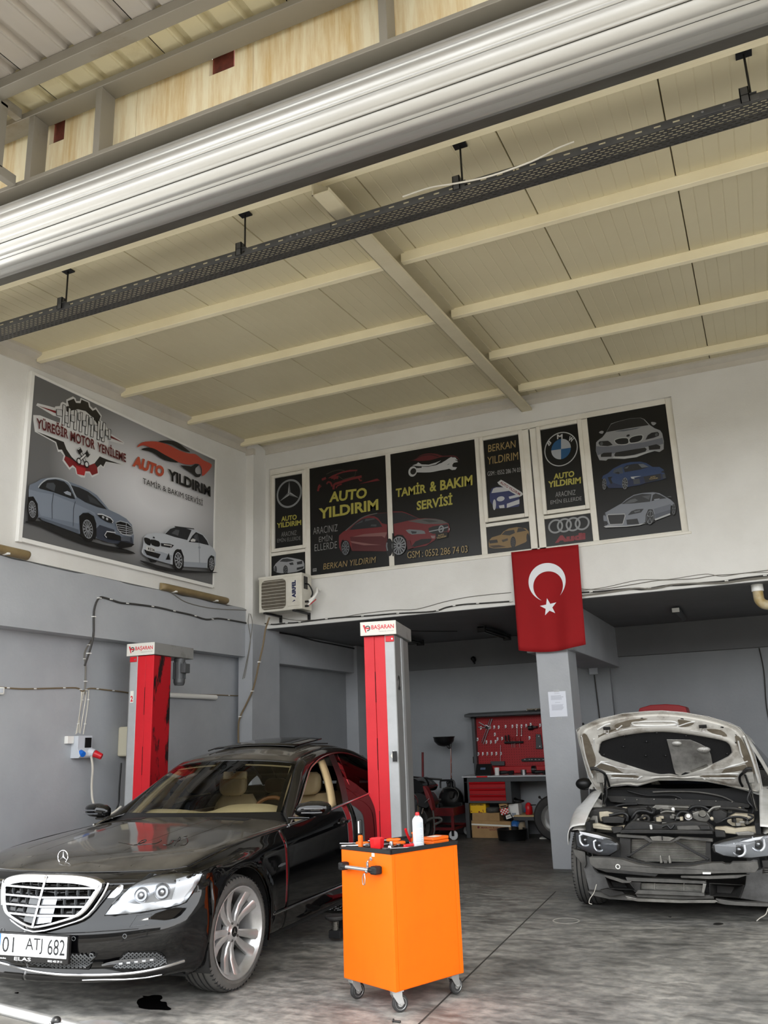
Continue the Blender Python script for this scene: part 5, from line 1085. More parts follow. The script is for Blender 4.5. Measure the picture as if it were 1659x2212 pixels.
for k, r in enumerate(rows):
    C_ = []; top = k >= 7; f = k/8
    for i, (v, du) in enumerate(((0,0),(.16,-.006),(.34,-.03),(.52,-.085),(.68,-.175),(.80,-.29))):
        vv = v*(r['v']/.93)*(1.03 if k < 5 else 1); u = r['nu']+du*(1.0 if k < 6 else (.78 if k == 6 else .62))
        w_ = r['nw']+((belt(u)-.0 if k == 8 else (r['nw'] if not top else belt(u)-.045)) - r['nw'])*(v/.80)**2.2 if top else lerp(r['nw'], r['sw'],(v/.8)**3*.5)
        C_.append((u, vv, w_))
    for u in SU:
        if k == 8: C_.append((u, beltv(u), belt(u)))
        elif k == 7: C_.append((u, min(r['v'], beltv(u)+.028), belt(u)-.05))
        else:
            sc_ = 1+.0*u; tail = 1-max(0,(-u-3.2))*.12; t_ = (r['sw']-.185)/(.76-.185); ww = r['sw']+(max(0, belt(u)-.86))*t_*.75
            C_.append((u, r['v']*(tail if u < -3.2 else 1)-(.012 if u > .3 else 0), ww))
    for (u, vf) in ((-3.80,.80),(-3.89,.55),(-3.92,.25),(-3.92,0)): C_.append((u+(.06 if k == 8 else 0), r['v']*vf, (belt(-3.7) if k == 8 else belt(-3.7)-.05 if k == 7 else r['sw']+.08*(k > 3))))
    ctrl.append(C_)
def refine(ctrl, nr, nc):
    g = [crom(c, nc) for c in ctrl]; g2 = list(zip(*g)); g2 = [crom(list(c), nr) for c in g2]
    return g2   # [column][row]
SK = refine(ctrl, 4,6)
WHC = ((0.0,.345,.378),(-3.03,.345,.372))
for c in SK:    # arch flare
    for j, p in enumerate(c):
        if p[1] > .6:
            for uc, wc, r in WHC:
                d = math.hypot(p[0]-uc, p[2]-wc); p[1] += .016*math.exp(-((d-r-.01)/.05)**2) if p[2] < .9 else 0
def arch(p):
    for uc, wc, r in WHC:
        d = math.hypot(p[0]-uc, p[2]-wc)
        if d < r and p[1] > .55: return uc, wc, r, d
def skin_part(name, cond, m='car_black', par=bc):
    """faces of the skin whose centre satisfies cond, both sides"""
    for s_ in (1,-1):
        b = MB(); vs = []; idx = {}; fs = []
        nc, nr = len(SK), len(SK[0])
        def vid(i, j):
            if (i, j) not in idx:
                p = V(*SK[i][j]); a = arch(p)
                if a:
                    uc, wc, r, d = a; k_ = r/max(d, 1e-6); p = V(uc+(p[0]-uc)*k_, p[1], wc+(p[2]-wc)*k_)
                    if p[2] < .18: p[2] = .18
                idx[(i, j)] = len(vs); vs.append((p[0], s_*p[1], p[2]))
            return idx[(i, j)]
        for i in range(nc-1):
            for j in range(nr-1):
                q = [SK[i][j], SK[i+1][j], SK[i+1][j+1], SK[i][j+1]]; c = sum(q)/4
                if cond(c, i, j) and not all(arch(x) for x in q): fs.append((vid(i, j), vid(i+1, j), vid(i+1, j+1), vid(i, j+1)))
        if not fs: continue
        b.add(vs, fs); b.build(name, m, par, smooth=True, angle=50, solid=.004)
        if name in ('front_bumper', 'rear_bumper') : pass
CB.bvh([SK, [[(p[0],-p[1], p[2]) for p in c] for c in SK]])
bump = lambda c: c[0] > .34 and c[2] < .66
skin_part('front_bumper', lambda c, i, j: c[0] > .36 and c[2] < .70)
skin_part('front_wing', lambda c, i, j: -.62 < c[0] and not (c[0] > .36 and c[2] < .70))
skin_part('front_door', lambda c, i, j: -1.80 < c[0] <= -.62)
skin_part('rear_door', lambda c, i, j: -2.72 < c[0] <= -1.80)
skin_part('rear_wing', lambda c, i, j: c[0] <= -2.72)
# ---- bonnet
def nose_edge(v):
    E = [c[-1] for c in SK]; n = next(i for i in range(len(E)) if E[i][1] >= v-1e-9 or i == 60)
    if n == 0: return E[0]
    a, c = E[n-1], E[n]; t = (v-a[1])/max(1e-9, c[1]-a[1]); return lerp(a, c, min(1, max(0, t)))
def hood_pt(t, f):    # t across 0..1 (centre to edge), f 0 nose .. 1 cowl
    v = t*sint([0,.15,.5,1],[.80,.84,.862,.868], f)
    un = sint([0,.2,.4,.6,.8,.868],[.665,.655,.625,.56,.45,.36], v) if False else (.665-.30*(v/.84)**2.6)
    uc = -.735-.19*t**2; u = lerp(un, uc, f)
    we = belt(u) if u < .45 else belt(.45); crown = .085*sint([0,.1,.4,1],[.0,.35,.8,1.0], f)+.0
    wn = .765
    edge = lerp(.770,1,0) if False else belt(max(-.93, min(.45, u)))
    c_ = sint([-.75,-.4,0,.3,.5,.6,.665],[.966,.944,.905,.862,.822,.797,.766], u)
    w_ = lerp(c_, edge, t**2.6)
    e = nose_edge(v)
    k_ = max(0,1-f/.22)**2
    return V(lerp(u, e[0], max(0,1-f/.5)**2), v, lerp(w_, e[2], k_))
HD = [[hood_pt(i/16,(j/24)**1.15) for j in range(25)] for i in range(17)]
b = MB(); b.grid([[(p[0],-p[1], p[2]) for p in r] for r in reversed(HD)]+HD[1:]); hood = b.build('bonnet', 'car_dusty', bc, smooth=True, angle=60, solid=.004)
for s_ in (.36,.60): # pressed feature lines
    MB().tube([hood_pt(s_, f/12)+V(0,0,-.002) for f in range(1,12)],.003,5).build('crease', 'car_black', bc, smooth=True)
    MB().tube([hood_pt(s_, f/12)*V(1,-1,1)+V(0,0,-.002) for f in range(1,12)],.003,5).build('crease', 'car_black', bc, smooth=True)
for s_ in (1,-1):
    b = MB(); b.grid([[hood_pt(t, f)*V(1, s_, 1)+V(0,0,.002) for f in (.88,.92,.955)] for t in (.35,.42,.50,.58,.66)]); b.build('bonnet_vent', 'black_plastic', bc)
    b = MB(); b.tube([hood_pt(1, f/14)*V(1, s_, 1)+V(0,.002*s_, .0005) for f in range(15)],.0035,6); b.build('shut_line', 'void', bc)
# ---- greenhouse
Wd = [(-.93,.715,.958),(-1.2,.655,1.15),(-1.47,.575,1.312)]
G = [(-.76,.872,.888),(-1.12,.785,1.035),(-1.38,.715,1.185),(-1.58,.672,1.285),(-1.9,.64,1.352),(-2.3,.632,1.372),(-2.75,.645,1.30),(-3.1,.70,1.17),(-3.38,.78,1.05)]
Rr = [(-.93,.715,.958),(-1.2,.655,1.15),(-1.47,.575,1.312),(-1.65,.56,1.372),(-2.1,.55,1.427),(-2.6,.54,1.405),(-3.05,.55,1.31),(-3.3,.60,1.19),(-3.55,.68,1.05)]
Gd, Rd = crom(G, 5), crom(Rr, 5)
for s_ in (1,-1):
    m_ = V(1, s_, 1)
    b = MB(); b.grid([[lerp(Gd[i], Rd[i], t)*m_+V(0, s_*.012*math.sin(math.pi*t),.008*math.sin(math.pi*t)) for t in (0,.25,.5,.75,1)] for i in range(len(Gd))]); b.build('roof_pillar', 'car_black', bc, smooth=True, angle=60, solid=.004)
    b = MB(); b.tube([(p+V(0,.004,0))*m_ for p in Gd],.007,8); b.build('window_trim', 'chrome_trim', bc, smooth=True)
    low = [V(u, beltv(u)+.004, belt(u)+.004) for u in np.linspace(-.76,-3.38,20)]
    b = MB(); b.tube([p*m_ for p in low],.009,8); b.build('belt_trim', 'chrome_trim', bc, smooth=True)
    def sidept(u, f):   # between belt and glass top at u
        i = max(0, min(len(Gd)-2, sum(1 for p in Gd if p[0] > u)-1)); a, c = Gd[i], Gd[i+1]; t = (a[0]-u)/max(1e-6, a[0]-c[0]); g = lerp(a, c, t); l = V(u, beltv(u), belt(u))
        return (lerp(l, g, f)+V(0,.018*math.sin(math.pi*f),0))*m_
    def sidestrip(u0, u1, n, name, m, s0=0, s1=0, inset=0):
        b = MB(); b.grid([[sidept(u+(s0 if 1 else 0)*f, f)-V(0, s_*inset, 0) for f in np.linspace(.0,.985,8)] for u in np.linspace(u0, u1, n)]); b.build(name, m, bc, smooth=True, angle=60)
    # rear door glass is dark and closed, rear quarter, B pillar; the driver's window is wound down
    b = MB(); b.grid([[sidept(lerp(u, u-.22*0,1)-.24*f*(1-(u+3.1)/-1.1*0), f) if u > -2.0 else sidept(u, f) for f in np.linspace(0,.985,8)] for u in np.linspace(-1.86,-3.12,16)]); b.build('rear_window', 'tint_glass', bc, smooth=True, angle=60)
    b = MB(); b.grid([[sidept(u-.24*f, f)+V(0, s_*.004,0) for f in np.linspace(0,.985,8)] for u in (-1.74,-1.80,-1.86)]); b.build('b_pillar', 'black', bc, smooth=True)
    b = MB(); b.grid([[sidept(u-.26*f, f)-V(0, s_*.05,0) for f in np.linspace(0,.96,8)] for u in (-1.60,-1.66,-1.72)]); b.build('inner_pillar', 'leather', bc, smooth=True, solid=.02)
    b = MB(); b.grid([[sidept(u, f)+V(0, s_*.002,0) for f in np.linspace(0,.985,6)] for u in (-2.98,-3.02)]); b.build('window_divider', 'black', bc)
    if s_ < 0: b = MB(); b.grid([[sidept(lerp(-.80,-1.72, i/12)-.24*f*(i/12), f) for f in np.linspace(0,.98,8)] for i in range(13)]); b.build('front_window', 'car_glass', bc, smooth=True)
    b = MB(); b.tube([(p-V(0,.016,.012))*m_ for p in Gd[2:-4]],.014,6); b.build('window_seal', 'black', bc, smooth=True)
    # inner A pillar cover
    b = MB(); b.tube([V(*p)*m_-V(.05, s_*.045,.02) for p in crom(Wd, 5)],.028,8); b.build('pillar_trim', 'leather', bc, smooth=True)
def wscr(t, f, out=0):   # t -1..1 across, f 0 bottom..1 top
    a = abs(t); bot = V(lerp(-.735,-.93, a**2),.715*t, .958+.008*(1-a*a)); e_ = crom(Wd, 8); top = V(lerp(-1.415,-1.47, a**2),.575*t, lerp(1.348,1.312, a**2))
    p = lerp(bot, top, f); bul = .035*math.sin(math.pi*f)*(1-.3*a); return p+V(bul*.5+out*.6,0, bul*.7+out*.8)
b = MB(); b.grid([[wscr(t, f) for f in np.linspace(0,1,9)] for t in np.linspace(-1,1,17)]); b.build('windscreen', 'car_glass', bc, smooth=True, angle=180)
b = MB()
for rng in ((np.linspace(-1,1,17),(0,.045)),(np.linspace(-1,1,17),(.95,1)),((-1,-.955), np.linspace(0,1,9)),((.955,1), np.linspace(0,1,9)),((-.20,-.1,0,.1,.20),(.80,.95))):
    b.grid([[wscr(t, f, -.004) for f in rng[1]] for t in rng[0]])
b.build('windscreen_border', 'frit', bc)
b = MB(); b.grid([[wscr(t, f, -.02) for f in (.925,.96)] for t in np.linspace(-.95,-.25,6)]); b.grid([[wscr(t, f, -.02) for f in (.925,.96)] for t in np.linspace(.25,.95,6)]); b.build('headliner_edge', 'leather', bc)
b = MB(); b.grid([[V(*lerp(V(*Rd[i]), V(*Rd[i])*V(1,-1,1), t))+V((.055*(4*t*(1-t))*(1 if i < 14 else -.3 if i > 26 else .4)),0,4*t*(1-t)*sint([-3.3,-2.9,-2.4,-2.0,-1.65,-1.47],[.03,.05,.062,.058,.05,.036], Rd[i][0])) for t in np.linspace(0,1,13)] for i in range(10,32)]); b.build('roof', 'car_dusty', bc, smooth=True, angle=60, solid=.01)
b = MB(); b.grid([[(lerp(-1.78,-2.36, f), t*.40, sint([-2.0,-1.8,-1.66,-1.5],[1.482,1.462,1.44,1.41], lerp(-1.78,-2.0, f))+.012+f*.035-.02*t*t) for f in np.linspace(0,1,6)] for t in np.linspace(-1,1,9)]); b.build('sunroof', 'car_black', bc, smooth=True, solid=.012)
b = MB(); b.tube([(-1.74,.44,1.432),(-2.0,.445,1.462),(-2.4,.44,1.458)],.006,6, smooth=4); b.tube([(-1.74,-.44,1.432),(-2.0,-.445,1.462),(-2.4,-.44,1.458)],.006,6, smooth=4); b.build('sunroof_seal', 'black_matte', bc)
b = MB(); b.grid([[lerp(V(-3.02,.54*t, 1.33+.04*(1-t*t)), V(-3.52,.66*t, 1.05+.02*(1-t*t)), f) for f in np.linspace(0,1,6)] for t in np.linspace(-1,1,9)]); b.build('rear_screen', 'tint_glass', bc, smooth=True)
b = MB(); b.grid([[V(lerp(-3.48,-3.86, f), lerp(.80,.62, f)*t, lerp(1.055,1.035, f)+.03*(1-t*t)) for f in np.linspace(0,1,6)] for t in np.linspace(-1,1,9)]); b.build('boot_lid', 'car_black', bc, smooth=True, solid=.004)
b = MB(); b.box(-3.7,.40,-.78,.78,.17,.20); b.box(.42,.52,-.55,.55,.2,.7); b.box(-2.6,-.45,-.86,.86,.2,.30); b.build('underbody', 'black_matte', bc)
for uc, wc, r in WHC:   # wheel housings
    for s_ in (1,-1):
        b = MB(); P = [[(uc+(r+.004)*math.cos(a), s_*v, wc+(r+.004)*math.sin(a)) for v in (.58,.925)] for a in np.linspace(-.45, math.pi+.45,26)]; b.grid(P); b.build('wheel_housing', 'black_plastic', bc, smooth=True)
        b = MB(); b.tube([(uc+(r-.002)*math.cos(a), s_*.926, wc+(r-.002)*math.sin(a)) for a in np.linspace(-.35, math.pi+.35,26)],.007,6); b.build('arch_edge', 'car_black', bc, smooth=True)
# ---- doors: shut lines, handles, sill chrome
for s_ in (1,-1):
    for uu, k in ((-.62,.03),(-1.80,-.10),(-2.72,-.1)):
        P = []
        for w_ in np.linspace(.25, belt(uu)-.01,12):
            u = uu+k*((w_-.25)/.65)**2*(1 if uu > -2 else 2); v = float(np.interp(w_, [q[2] for q in SK[30]],[q[1] for q in SK[30]]))+.0005; P.append((u, s_*v, w_))
        b = MB(); b.tube(P, .003,6); b.build('shut_line', 'black_matte', bc)
    P = [(u, s_*(.9315),.362) for u in np.linspace(-.42,-2.6,12)]
    b = MB(); b.tube(P, .008,6); b.build('sill_trim', 'chrome_trim', bc, smooth=True)
    for u in (-1.62,-2.52):
        h = bpy.data.objects.new('door_handle', None); col.objects.link(h); h.parent = bc; h.location = (u, s_*.925,.835)
        b = MB(); b.tube([(-.10,0,0),(-.06, s_*.035,.004),(.02, s_*.04,.004),(.09, s_*.03,0),(.11,0,0)],[.010,.013,.014,.013,.010],8, smooth=4); b.build('grip', 'car_black', h, smooth=True)
        b = MB(); b.tube([(-.06, s_*.045,.010),(.08, s_*.042,.008)],.0035,6); b.build('grip_trim', 'chrome_trim', h)
        b = MB(); b.sphere((0, s_*.002,0),.045,14,8,(1.4,.15,.8)); b.build('recess', 'black', h, smooth=True)
b = MB(); b.grid([[lerp(hood_pt(abs(t),1)*V(1,1 if t >= 0 else -1,1)+V(.01,0,-.004), wscr(t, .03)+V(0,0,.001), f) for f in (0,.5,1)] for t in np.linspace(-1,1,17)]); b.build('cowl', 'black', bc, smooth=True)
# mirrors
for s_ in (1,-1):
    mi = bpy.data.objects.new('wing_mirror', None); col.objects.link(mi); mi.parent = bc; mi.location = (-.78,.90,.965) if s_ > 0 else (-.90,-.80,.955)
    b = MB(); P = []
    for v, hu, hw, cu, cw in ((.03,.03,.03,.0,.03),(.06,.055,.045,.0,.035),(.14,.065,.055,-.005,.04),(.22,.06,.052,-.015,.042),(.27,.045,.04,-.03,.043),(.29,.012,.015,-.04,.043)):
        P.append([(cu+hu*math.cos(a)*(1 if math.cos(a) > 0 else .4), s_*v, cw+hw*math.sin(a)*abs(math.sin(a))**-.3 if abs(math.sin(a)) > 1e-3 else cw) for a in np.linspace(0,2*math.pi, 17)[:-1]])
    b.grid(P, closed_v=True); b.add(P[0],[tuple(range(16))]); b.add(P[-1],[tuple(range(16))]); b.build('mirror_shell', 'car_black', mi, smooth=True, angle=60)
    b = MB(); b.obox((-.005, s_*.06,-.02),(.04,0,0),(0,.09,0),(0,0,.008)); b.build('mirror_foot', 'car_black', mi, bevel=.006)
    b = MB(); b.tube([(.062, s_*.12,.045),(.058, s_*.2,.045),(.04, s_*.26,.045)],.005,6, smooth=3); b.tube([(.064, s_*.10,.018),(.06, s_*.2,.018),(.042, s_*.255,.02)],.005,6, smooth=3); b.build('indicator', 'lamp_silver', mi)
# ---- cabin
def soft(name, m, P, par=bc, **k):
    b = MB(); b.grid(P, closed_v=True); b.add(P[0],[tuple(range(len(P[0])))]); b.add(P[-1],[tuple(range(len(P[0])))]); return b.build(name, m, par, smooth=True, angle=60, **k)
def pad(c, su, sv, sw, rake=0, n=12, e=.55):
    """rounded cushion as stacked rings along w"""
    P = []
    for k in range(9):
        t = k/8*2-1; sc_ = (1-abs(t)**4*.35); w_ = t*sw
        P.append([(c[0]-rake*w_+su*sc_*math.copysign(abs(math.cos(a))**e, math.cos(a)), c[1]+sv*sc_*math.copysign(abs(math.sin(a))**e, math.sin(a)), c[2]+w_) for a in np.linspace(0,2*math.pi, n+1)[:-1]])
    return P
for s_ in (1,-1):
    st = bpy.data.objects.new('front_seat', None); col.objects.link(st); st.parent = bc; st.location = (-2.1, s_*.38,.4)
    soft('headrest', 'leather', pad((.02,0,.72),.055,.135,.095,.12), st)
    soft('backrest', 'leather', pad((.0,0,.33),.07,.24,.30,.2), st)
    soft('cushion', 'leather', pad((.30,0,.02),.26,.25,.07), st)
    for v in (-.06,.06): b = MB(); b.cyl((-.03, v, .58),(.0, v, .66),.007,8); b.build('headrest_post', 'chrome', st)
for v in (-.4,0,.4): soft('rear_headrest', 'leather_dark', pad((-2.95, v, 1.06),.05,.12,.07,.1))
soft('rear_bench', 'leather_dark', pad((-2.9,0,.72),.12,.66,.28,.2))
b = MB(); P = []
for v in np.linspace(-.66,.66,21):
    hump = .055*math.exp(-((v-.36)/.26)**4)+.02*math.exp(-((v+.38)/.25)**4); du = -.20*(v/.7)**2; P.append([(-.84+du, v, .90),(-.92+du, v, .945+hump*.6),(-1.03+du*.8, v, .968+hump),(-1.13+du*.6, v, .955+hump),(-1.19+du*.5, v, .90+hump*.6),(-1.21+du*.5, v, .70)])
b.grid(P); b.build('dashboard', 'leather', bc, smooth=True, angle=60)
b = MB()
for s_ in (1,-1): b.box(-2.7,-.9, s_*.80-.03, s_*.80+.03,.35,.90)
b.build('door_card', 'leather', bc, bevel=.02)
b = MB(); b.box(-3.1,-.8,-.78,.78,.24,.30); b.box(-1.9,-1.2,-.14,.14,.3,.62); b.build('cabin_floor', 'leather_dark', bc)
sw_ = bpy.data.objects.new('steering_wheel', None); col.objects.link(sw_); sw_.parent = bc; sw_.location = (-1.40,.38,.88)
P = [(.075*math.sin(a)*-1*.45,.185*math.cos(a),.165*math.sin(a)) for a in np.linspace(0,2*math.pi, 33)[:-1]]
for nm, rng, m_ in (('rim', range(32), 'leather_dark'),('rim_wood', range(2,15), 'wood')):
    b = MB(); b.tube([V(*P[i])*(1 if nm == 'rim' else 1.004) for i in rng],.014 if nm == 'rim' else .016,8, closed=nm == 'rim'); b.build(nm, m_, sw_, smooth=True)
b = MB(); b.cyl((.03,0,0),(-.02,0,0),.07,16); b.obox((0,0,0),(.008,0,0),(0,.17,0),(0,0,.02)); b.build('hub', 'leather_dark', sw_, bevel=.008)
b = MB(); b.obox((-1.47,.0,1.225),(.012,0,.004),(0,.115,0),(-.006,0,.032)); rv = b.build('rear_view_mirror', 'leather', bc, bevel=.012)
b = MB(); b.cyl((-1.46,0,1.25),(-1.43,0,1.30),.012,8); b.build('mirror_stem', 'black', bc)
# wheels
wheel(bc, 0,.795,.337,.337,.258,.25, steer=math.radians(-4.0), side=1); wheel(bc, 0,-.795,.337,.337,.258,.25, side=-1)
wheel(bc, -3.03,.80,.337,.337,.258,.25, side=1); wheel(bc, -3.03,-.80,.337,.337,.258,.25, side=-1)

# ---- grille, bonnet star, number plate
gr = bpy.data.objects.new('grille', None); col.objects.link(gr); gr.parent = bc; gr.location = (.705,.085,.50)
def gp(v, w, o=0): return V(.115+.075*(1-abs(v)/.45)-(w)*.33+o, v, w)     # local to the grille: v across, w up from the bottom tip
OUT = [(0,.278),(.20,.272),(.33,.25),(.365,.22),(.35,.165),(.29,.075),(.19,.035),(0,.0)]
full = OUT+[(-v, w) for v, w in reversed(OUT[1:-1])]
b = MB(); b.poly([gp(v*.96, w*.96+.005,-.03) for v, w in full]); b.build('grille_back', 'void', gr)
fr = crom([V(v, w, 0) for v, w in full],5, closed=True)
b = MB(); ring = []
for p in fr:
    v, w = p[0], p[1]; k = .90 if w < .2 else .93; wi = lerp(.13, w, k)-(.034 if w > .22 else 0)
    ring.append([gp(v, w, -.02), gp(v*1.0, w, .008), gp(v*.975, lerp(.13, w, .965),.014), gp(v*k, wi, .010), gp(v*k, wi, -.025)])
b.grid(ring, closed_u=True); b.build('grille_frame', 'chrome_trim', gr, smooth=True, angle=45)
b = MB(); b.grid([[gp(x, w, .018-abs(x)*.5) for w in (.005,.07,.14,.21,.262)] for x in (-.008,-.004,.004,.008)]); b.build('grille_ridge', 'chrome_trim', gr)
def halfw(w): return float(np.interp(w, [0,.035,.075,.165,.215,.25],[0.02,.175,.275,.33,.345,.315]))
for w in (.205,.158,.111,.066):
    for s_ in (1,-1):
        n = 8; hw = halfw(w)*.985
        b = MB(); b.grid([[gp(s_*hw*i/n, w+.009,-.006), gp(s_*hw*i/n, w+.003,.010), gp(s_*hw*i/n, w-.006,.010), gp(s_*hw*i/n, w-.010,-.006)] for i in range(n+1)], closed_v=True); b.build('grille_slat', 'chrome_trim', gr)
b = MB()
for k in range(1,6):
    for s_ in (1,-1):
        v = s_*k*.07
        for w in (.225,.18,.134,.088):
            if abs(v) < halfw(w)-.02: b.obox(gp(v, w-.003,-.018),(.01,0,0),(0,.0018,0),(0,0,.014))
tag(b.build('grille_rib', 'mesh_grey', gr), kind='stuff')
for s_ in (1,-1):
    b = MB(); b.poly([gp(s_*.005,.02,-.002), gp(s_*.10,.03,-.002), gp(s_*.10,.165,-.002), gp(s_*.005,.165,-.002)]); b.build('sensor_cover', 'lamp_silver' , gr) if s_ > 0 else b.build('sensor_cover', 'motor_grey', gr)
b = MB(); b.sphere(tuple(gp(0,.262,.016)),.013,12,8,(.5,1,1.1)); b.build('badge', 'chrome', gr, smooth=True)
b = MB(); b.tube([gp(v*1.07, lerp(.13, w, 1.12)-.004,-.012) for v, w in (full[3:12])],.006,6, smooth=3); b.build('lower_trim', 'chrome_trim', gr, smooth=True)
sr_ = bpy.data.objects.new('bonnet_star', None); col.objects.link(sr_); sr_.parent = bc; sr_.location = (.585,.0,.79)
R_ = .038
b = MB(); b.tube([(0, R_*math.cos(a),.052+R_*math.sin(a)) for a in np.linspace(0,2*math.pi, 29)[:-1]],.0035,8, closed=True); b.build('ring', 'chrome', sr_, smooth=True)
b = MB()
for k in range(3):
    a = math.pi/2+k*2*math.pi/3; tip = V(0,(R_-.002)*math.cos(a),.052+(R_-.002)*math.sin(a)); c = V(0,0,.052)
    s1 = c+V(0,.007*math.cos(a+1.05),.007*math.sin(a+1.05)); s2 = c+V(0,.007*math.cos(a-1.05),.007*math.sin(a-1.05)); b.add([tip, s1, s2, c+V(.006,0,0), c-V(.006,0,0)],[(0,1,3),(0,3,2),(0,4,1),(0,2,4)])
b.build('star', 'chrome', sr_)
b = MB(); b.cyl((0,0,.0),(0,0,.014),.006,8); b.lathe([(0,.008),(.016,.004),(.02,-.004)], seg=16); b.build('base', 'chrome', sr_, smooth=True, angle=40)
pl_ = bpy.data.objects.new('number_plate', None); col.objects.link(pl_); pl_.parent = bc; pl_.location = (.905,.085,.348); pl_.rotation_euler = (0,0,0)
MB().box(-.02,.004,-.27,.27,-.022,.128).build('plate_holder', 'black', pl_, bevel=.004)
MB().box(.004,.008,-.26,.26,.008,.120).build('plate', 'plate_white', pl_, bevel=.002)
MB().box(.0079,.0084,-.26,-.215,.008,.120).build('blue_band', 'plate_blue', pl_)
for s_, v0, v1, z0, z1, m_ in (('01', -.200,-.115,.024,.106, 'plate_ink'),('ATJ', -.03,.09,.024,.106, 'plate_ink'),('682', .128,.248,.024,.106, 'plate_ink'),('TR', -.255,-.222,.030,.046, 'plate_white'),('ELAS', -.11,.01,-.016,.002, 'plate_white'),('0322 455 29 11', .13,.23,-.013,-.003, 'plate_white'),('Mercedes-Benz', -.24,-.17,-.012,-.004, 'plate_white')):
    b = MB(); put_text(b, s_, (.0089 if z0 > 0 else .0046, v0, z0),(.0089 if z0 > 0 else .0046, v1, z0),(.0089 if z0 > 0 else .0046, v0, z1), bold=.0 if z0 > 0 else .01); b.build('lettering', m_, pl_, fix=False)
# ---- parts laid on the skin where the photograph shows them
ov = CB.overlay
def cc(ox, oy, k, P): return [(ox+x/k, oy+y/k) for x, y in P]
HL = [(452,855),(480,815),(520,775),(560,735),(600,710),(680,682),(770,672),(840,668),(876,674),(862,705),(845,735),(805,798),(760,815),(640,838),(540,850)]
P_ = cc(0,1550,2, HL)
for o_ in ov(P_, 'lamp_silver', bc, 'headlamp_housing', off=.002, sm=0, step=9, mirror=True): pass
for o_ in ov(P_, 'lens', bc, 'headlamp_lens', off=.006, sm=0, step=8, mirror=True, bulge=.028): pass
for (cx, cy, r0) in ((612,768,.045),(700,752,.048)):
    h = CB.hit(cx/2,1550+cy/2,.004); q = CB.hit(cx/2+4,1550+cy/2,.004); q2 = CB.hit(cx/2,1550+cy/2+4,.004)
    nrm = np.cross(q-h, q2-h); nrm /= np.linalg.norm(nrm); nrm = nrm if nrm[0] > 0 else -nrm; nrm = nrm*.6+V(.75,.25,0)*.4; nrm /= np.linalg.norm(nrm)
    for s_ in (1,-1):
        m_ = V(1, s_, 1); c = (h+nrm*.002)*m_; n_ = nrm*m_
        b = MB(); b.cyl(c-n_*.01, c+n_*.018, r0,24, r0*.86, caps=False); b.build('projector_ring', 'chrome', bc, smooth=True)
        b = MB(); b.cyl(c-n_*.01, c+n_*.010, r0*.80,24, r0*.72); b.build('projector', 'lamp_bright', bc, smooth=True, angle=40)
        b = MB(); b.sphere(c+n_*.002, r0*.52,16,10); b.build('projector_lens', 'steel', bc, smooth=True)
for o_ in ov(cc(0,1550,2,[(455,852),(540,800),(640,800),(740,785),(800,775),(800,800),(720,822),(560,848)]), 'lamp_bright', bc, 'running_light', off=.004, sm=0, mirror=True): pass
ov(cc(0,1550,2,[(760,700),(800,690),(845,690),(830,730),(790,780),(740,790)]), 'lamp_bright', bc, 'indicator', off=.004, sm=0, mirror=True)
CB.line(cc(0,1550,2, HL),.003, 'black', bc, 'headlamp_seal', sm=0, mirror=True, closed=True)
# bumper openings, daytime lights, chrome lip
ov(cc(0,2000,4.1475,[(-40,150),(40,200),(180,225),(560,300),(610,240),(877,252),(795,395),(640,385),(470,378),(330,362),(150,315),(0,262)]), 'void', bc, 'lower_opening', off=.002, sm=0, step=9)
def lattice(poly, name, pitch, par, r=.0035, m='mesh_grey', off=.008):
    """crossed wires clipped to a photo polygon and laid on the skin"""
    A = np.array(poly); lo, hi = A.min(0), A.max(0); n = len(poly); b = MB(); cnt = 0
    def ins(x, y):
        c = False
        for i in range(n):
            x1, y1 = poly[i]; x2, y2 = poly[(i+1) % n]
            if (y1 > y) != (y2 > y) and x < (x2-x1)*(y-y1)/(y2-y1)+x1: c = not c
        return c
    for d in (1,-1):
        k = lo[0]-(hi[1]-lo[1])*1.2
        while k < hi[0]+(hi[1]-lo[1])*1.2:
            run = []
            for t in np.linspace(0,1,16):
                y = lerp(lo[1], hi[1], t); x = k+d*(y-lo[1])*1.25+(0 if d > 0 else 0)
                if ins(x, y):
                    h = CB.hit(x, y, off)
                    if h is not None: run.append(h)
                else:
                    if len(run) > 1: b.tube(run, r, 4, caps=False)
                    run = []
            if len(run) > 1: b.tube(run, r, 4, caps=False)
            k += pitch
    return tag(b.build(name, m, par), kind='stuff')
lattice(cc(0,2000,4.1475,[(-40,155),(40,205),(180,228),(560,303),(612,243),(870,254),(790,392),(640,383),(470,376),(330,360),(150,313),(0,260)]), 'bumper_mesh', 8.6, bc)
for x, y in ((330,345),(740,320)):
    pass
CB.line(cc(0,2000,4.1475,[(810,250),(822,275),(840,270),(838,250),(822,243)]),.003, 'mesh_grey', bc, 'sensor_ring', off=.010, closed=True)
FG = cc(0,2000,4.1475,[(1085,270),(1110,238),(1220,225),(1400,222),(1450,240),(1490,290),(1505,335),(1400,372),(1250,392),(1040,393),(1020,375),(1030,345)])
ov(FG, 'void', bc, 'fog_opening', off=.002, sm=0, mirror=True)
lattice(FG, 'fog_mesh', 8.6, bc)
ov(cc(0,2000,4.1475,[(915,335),(960,312),(1050,292),(1200,280),(1390,262),(1405,290),(1300,315),(1150,335),(1000,345),(920,347)]), 'lamp_silver', bc, 'daylight_strip', off=.012, sm=0, mirror=True, step=6)
for k in range(5):
    x = 1085+k*68; y = 320-k*8
    ov(cc(0,2000,4.1475,[(x-16,y-12),(x+16,y-15),(x+16,y+8),(x-16,y+11)]), 'lamp_bright', bc, 'light_element', off=.016, sm=0)
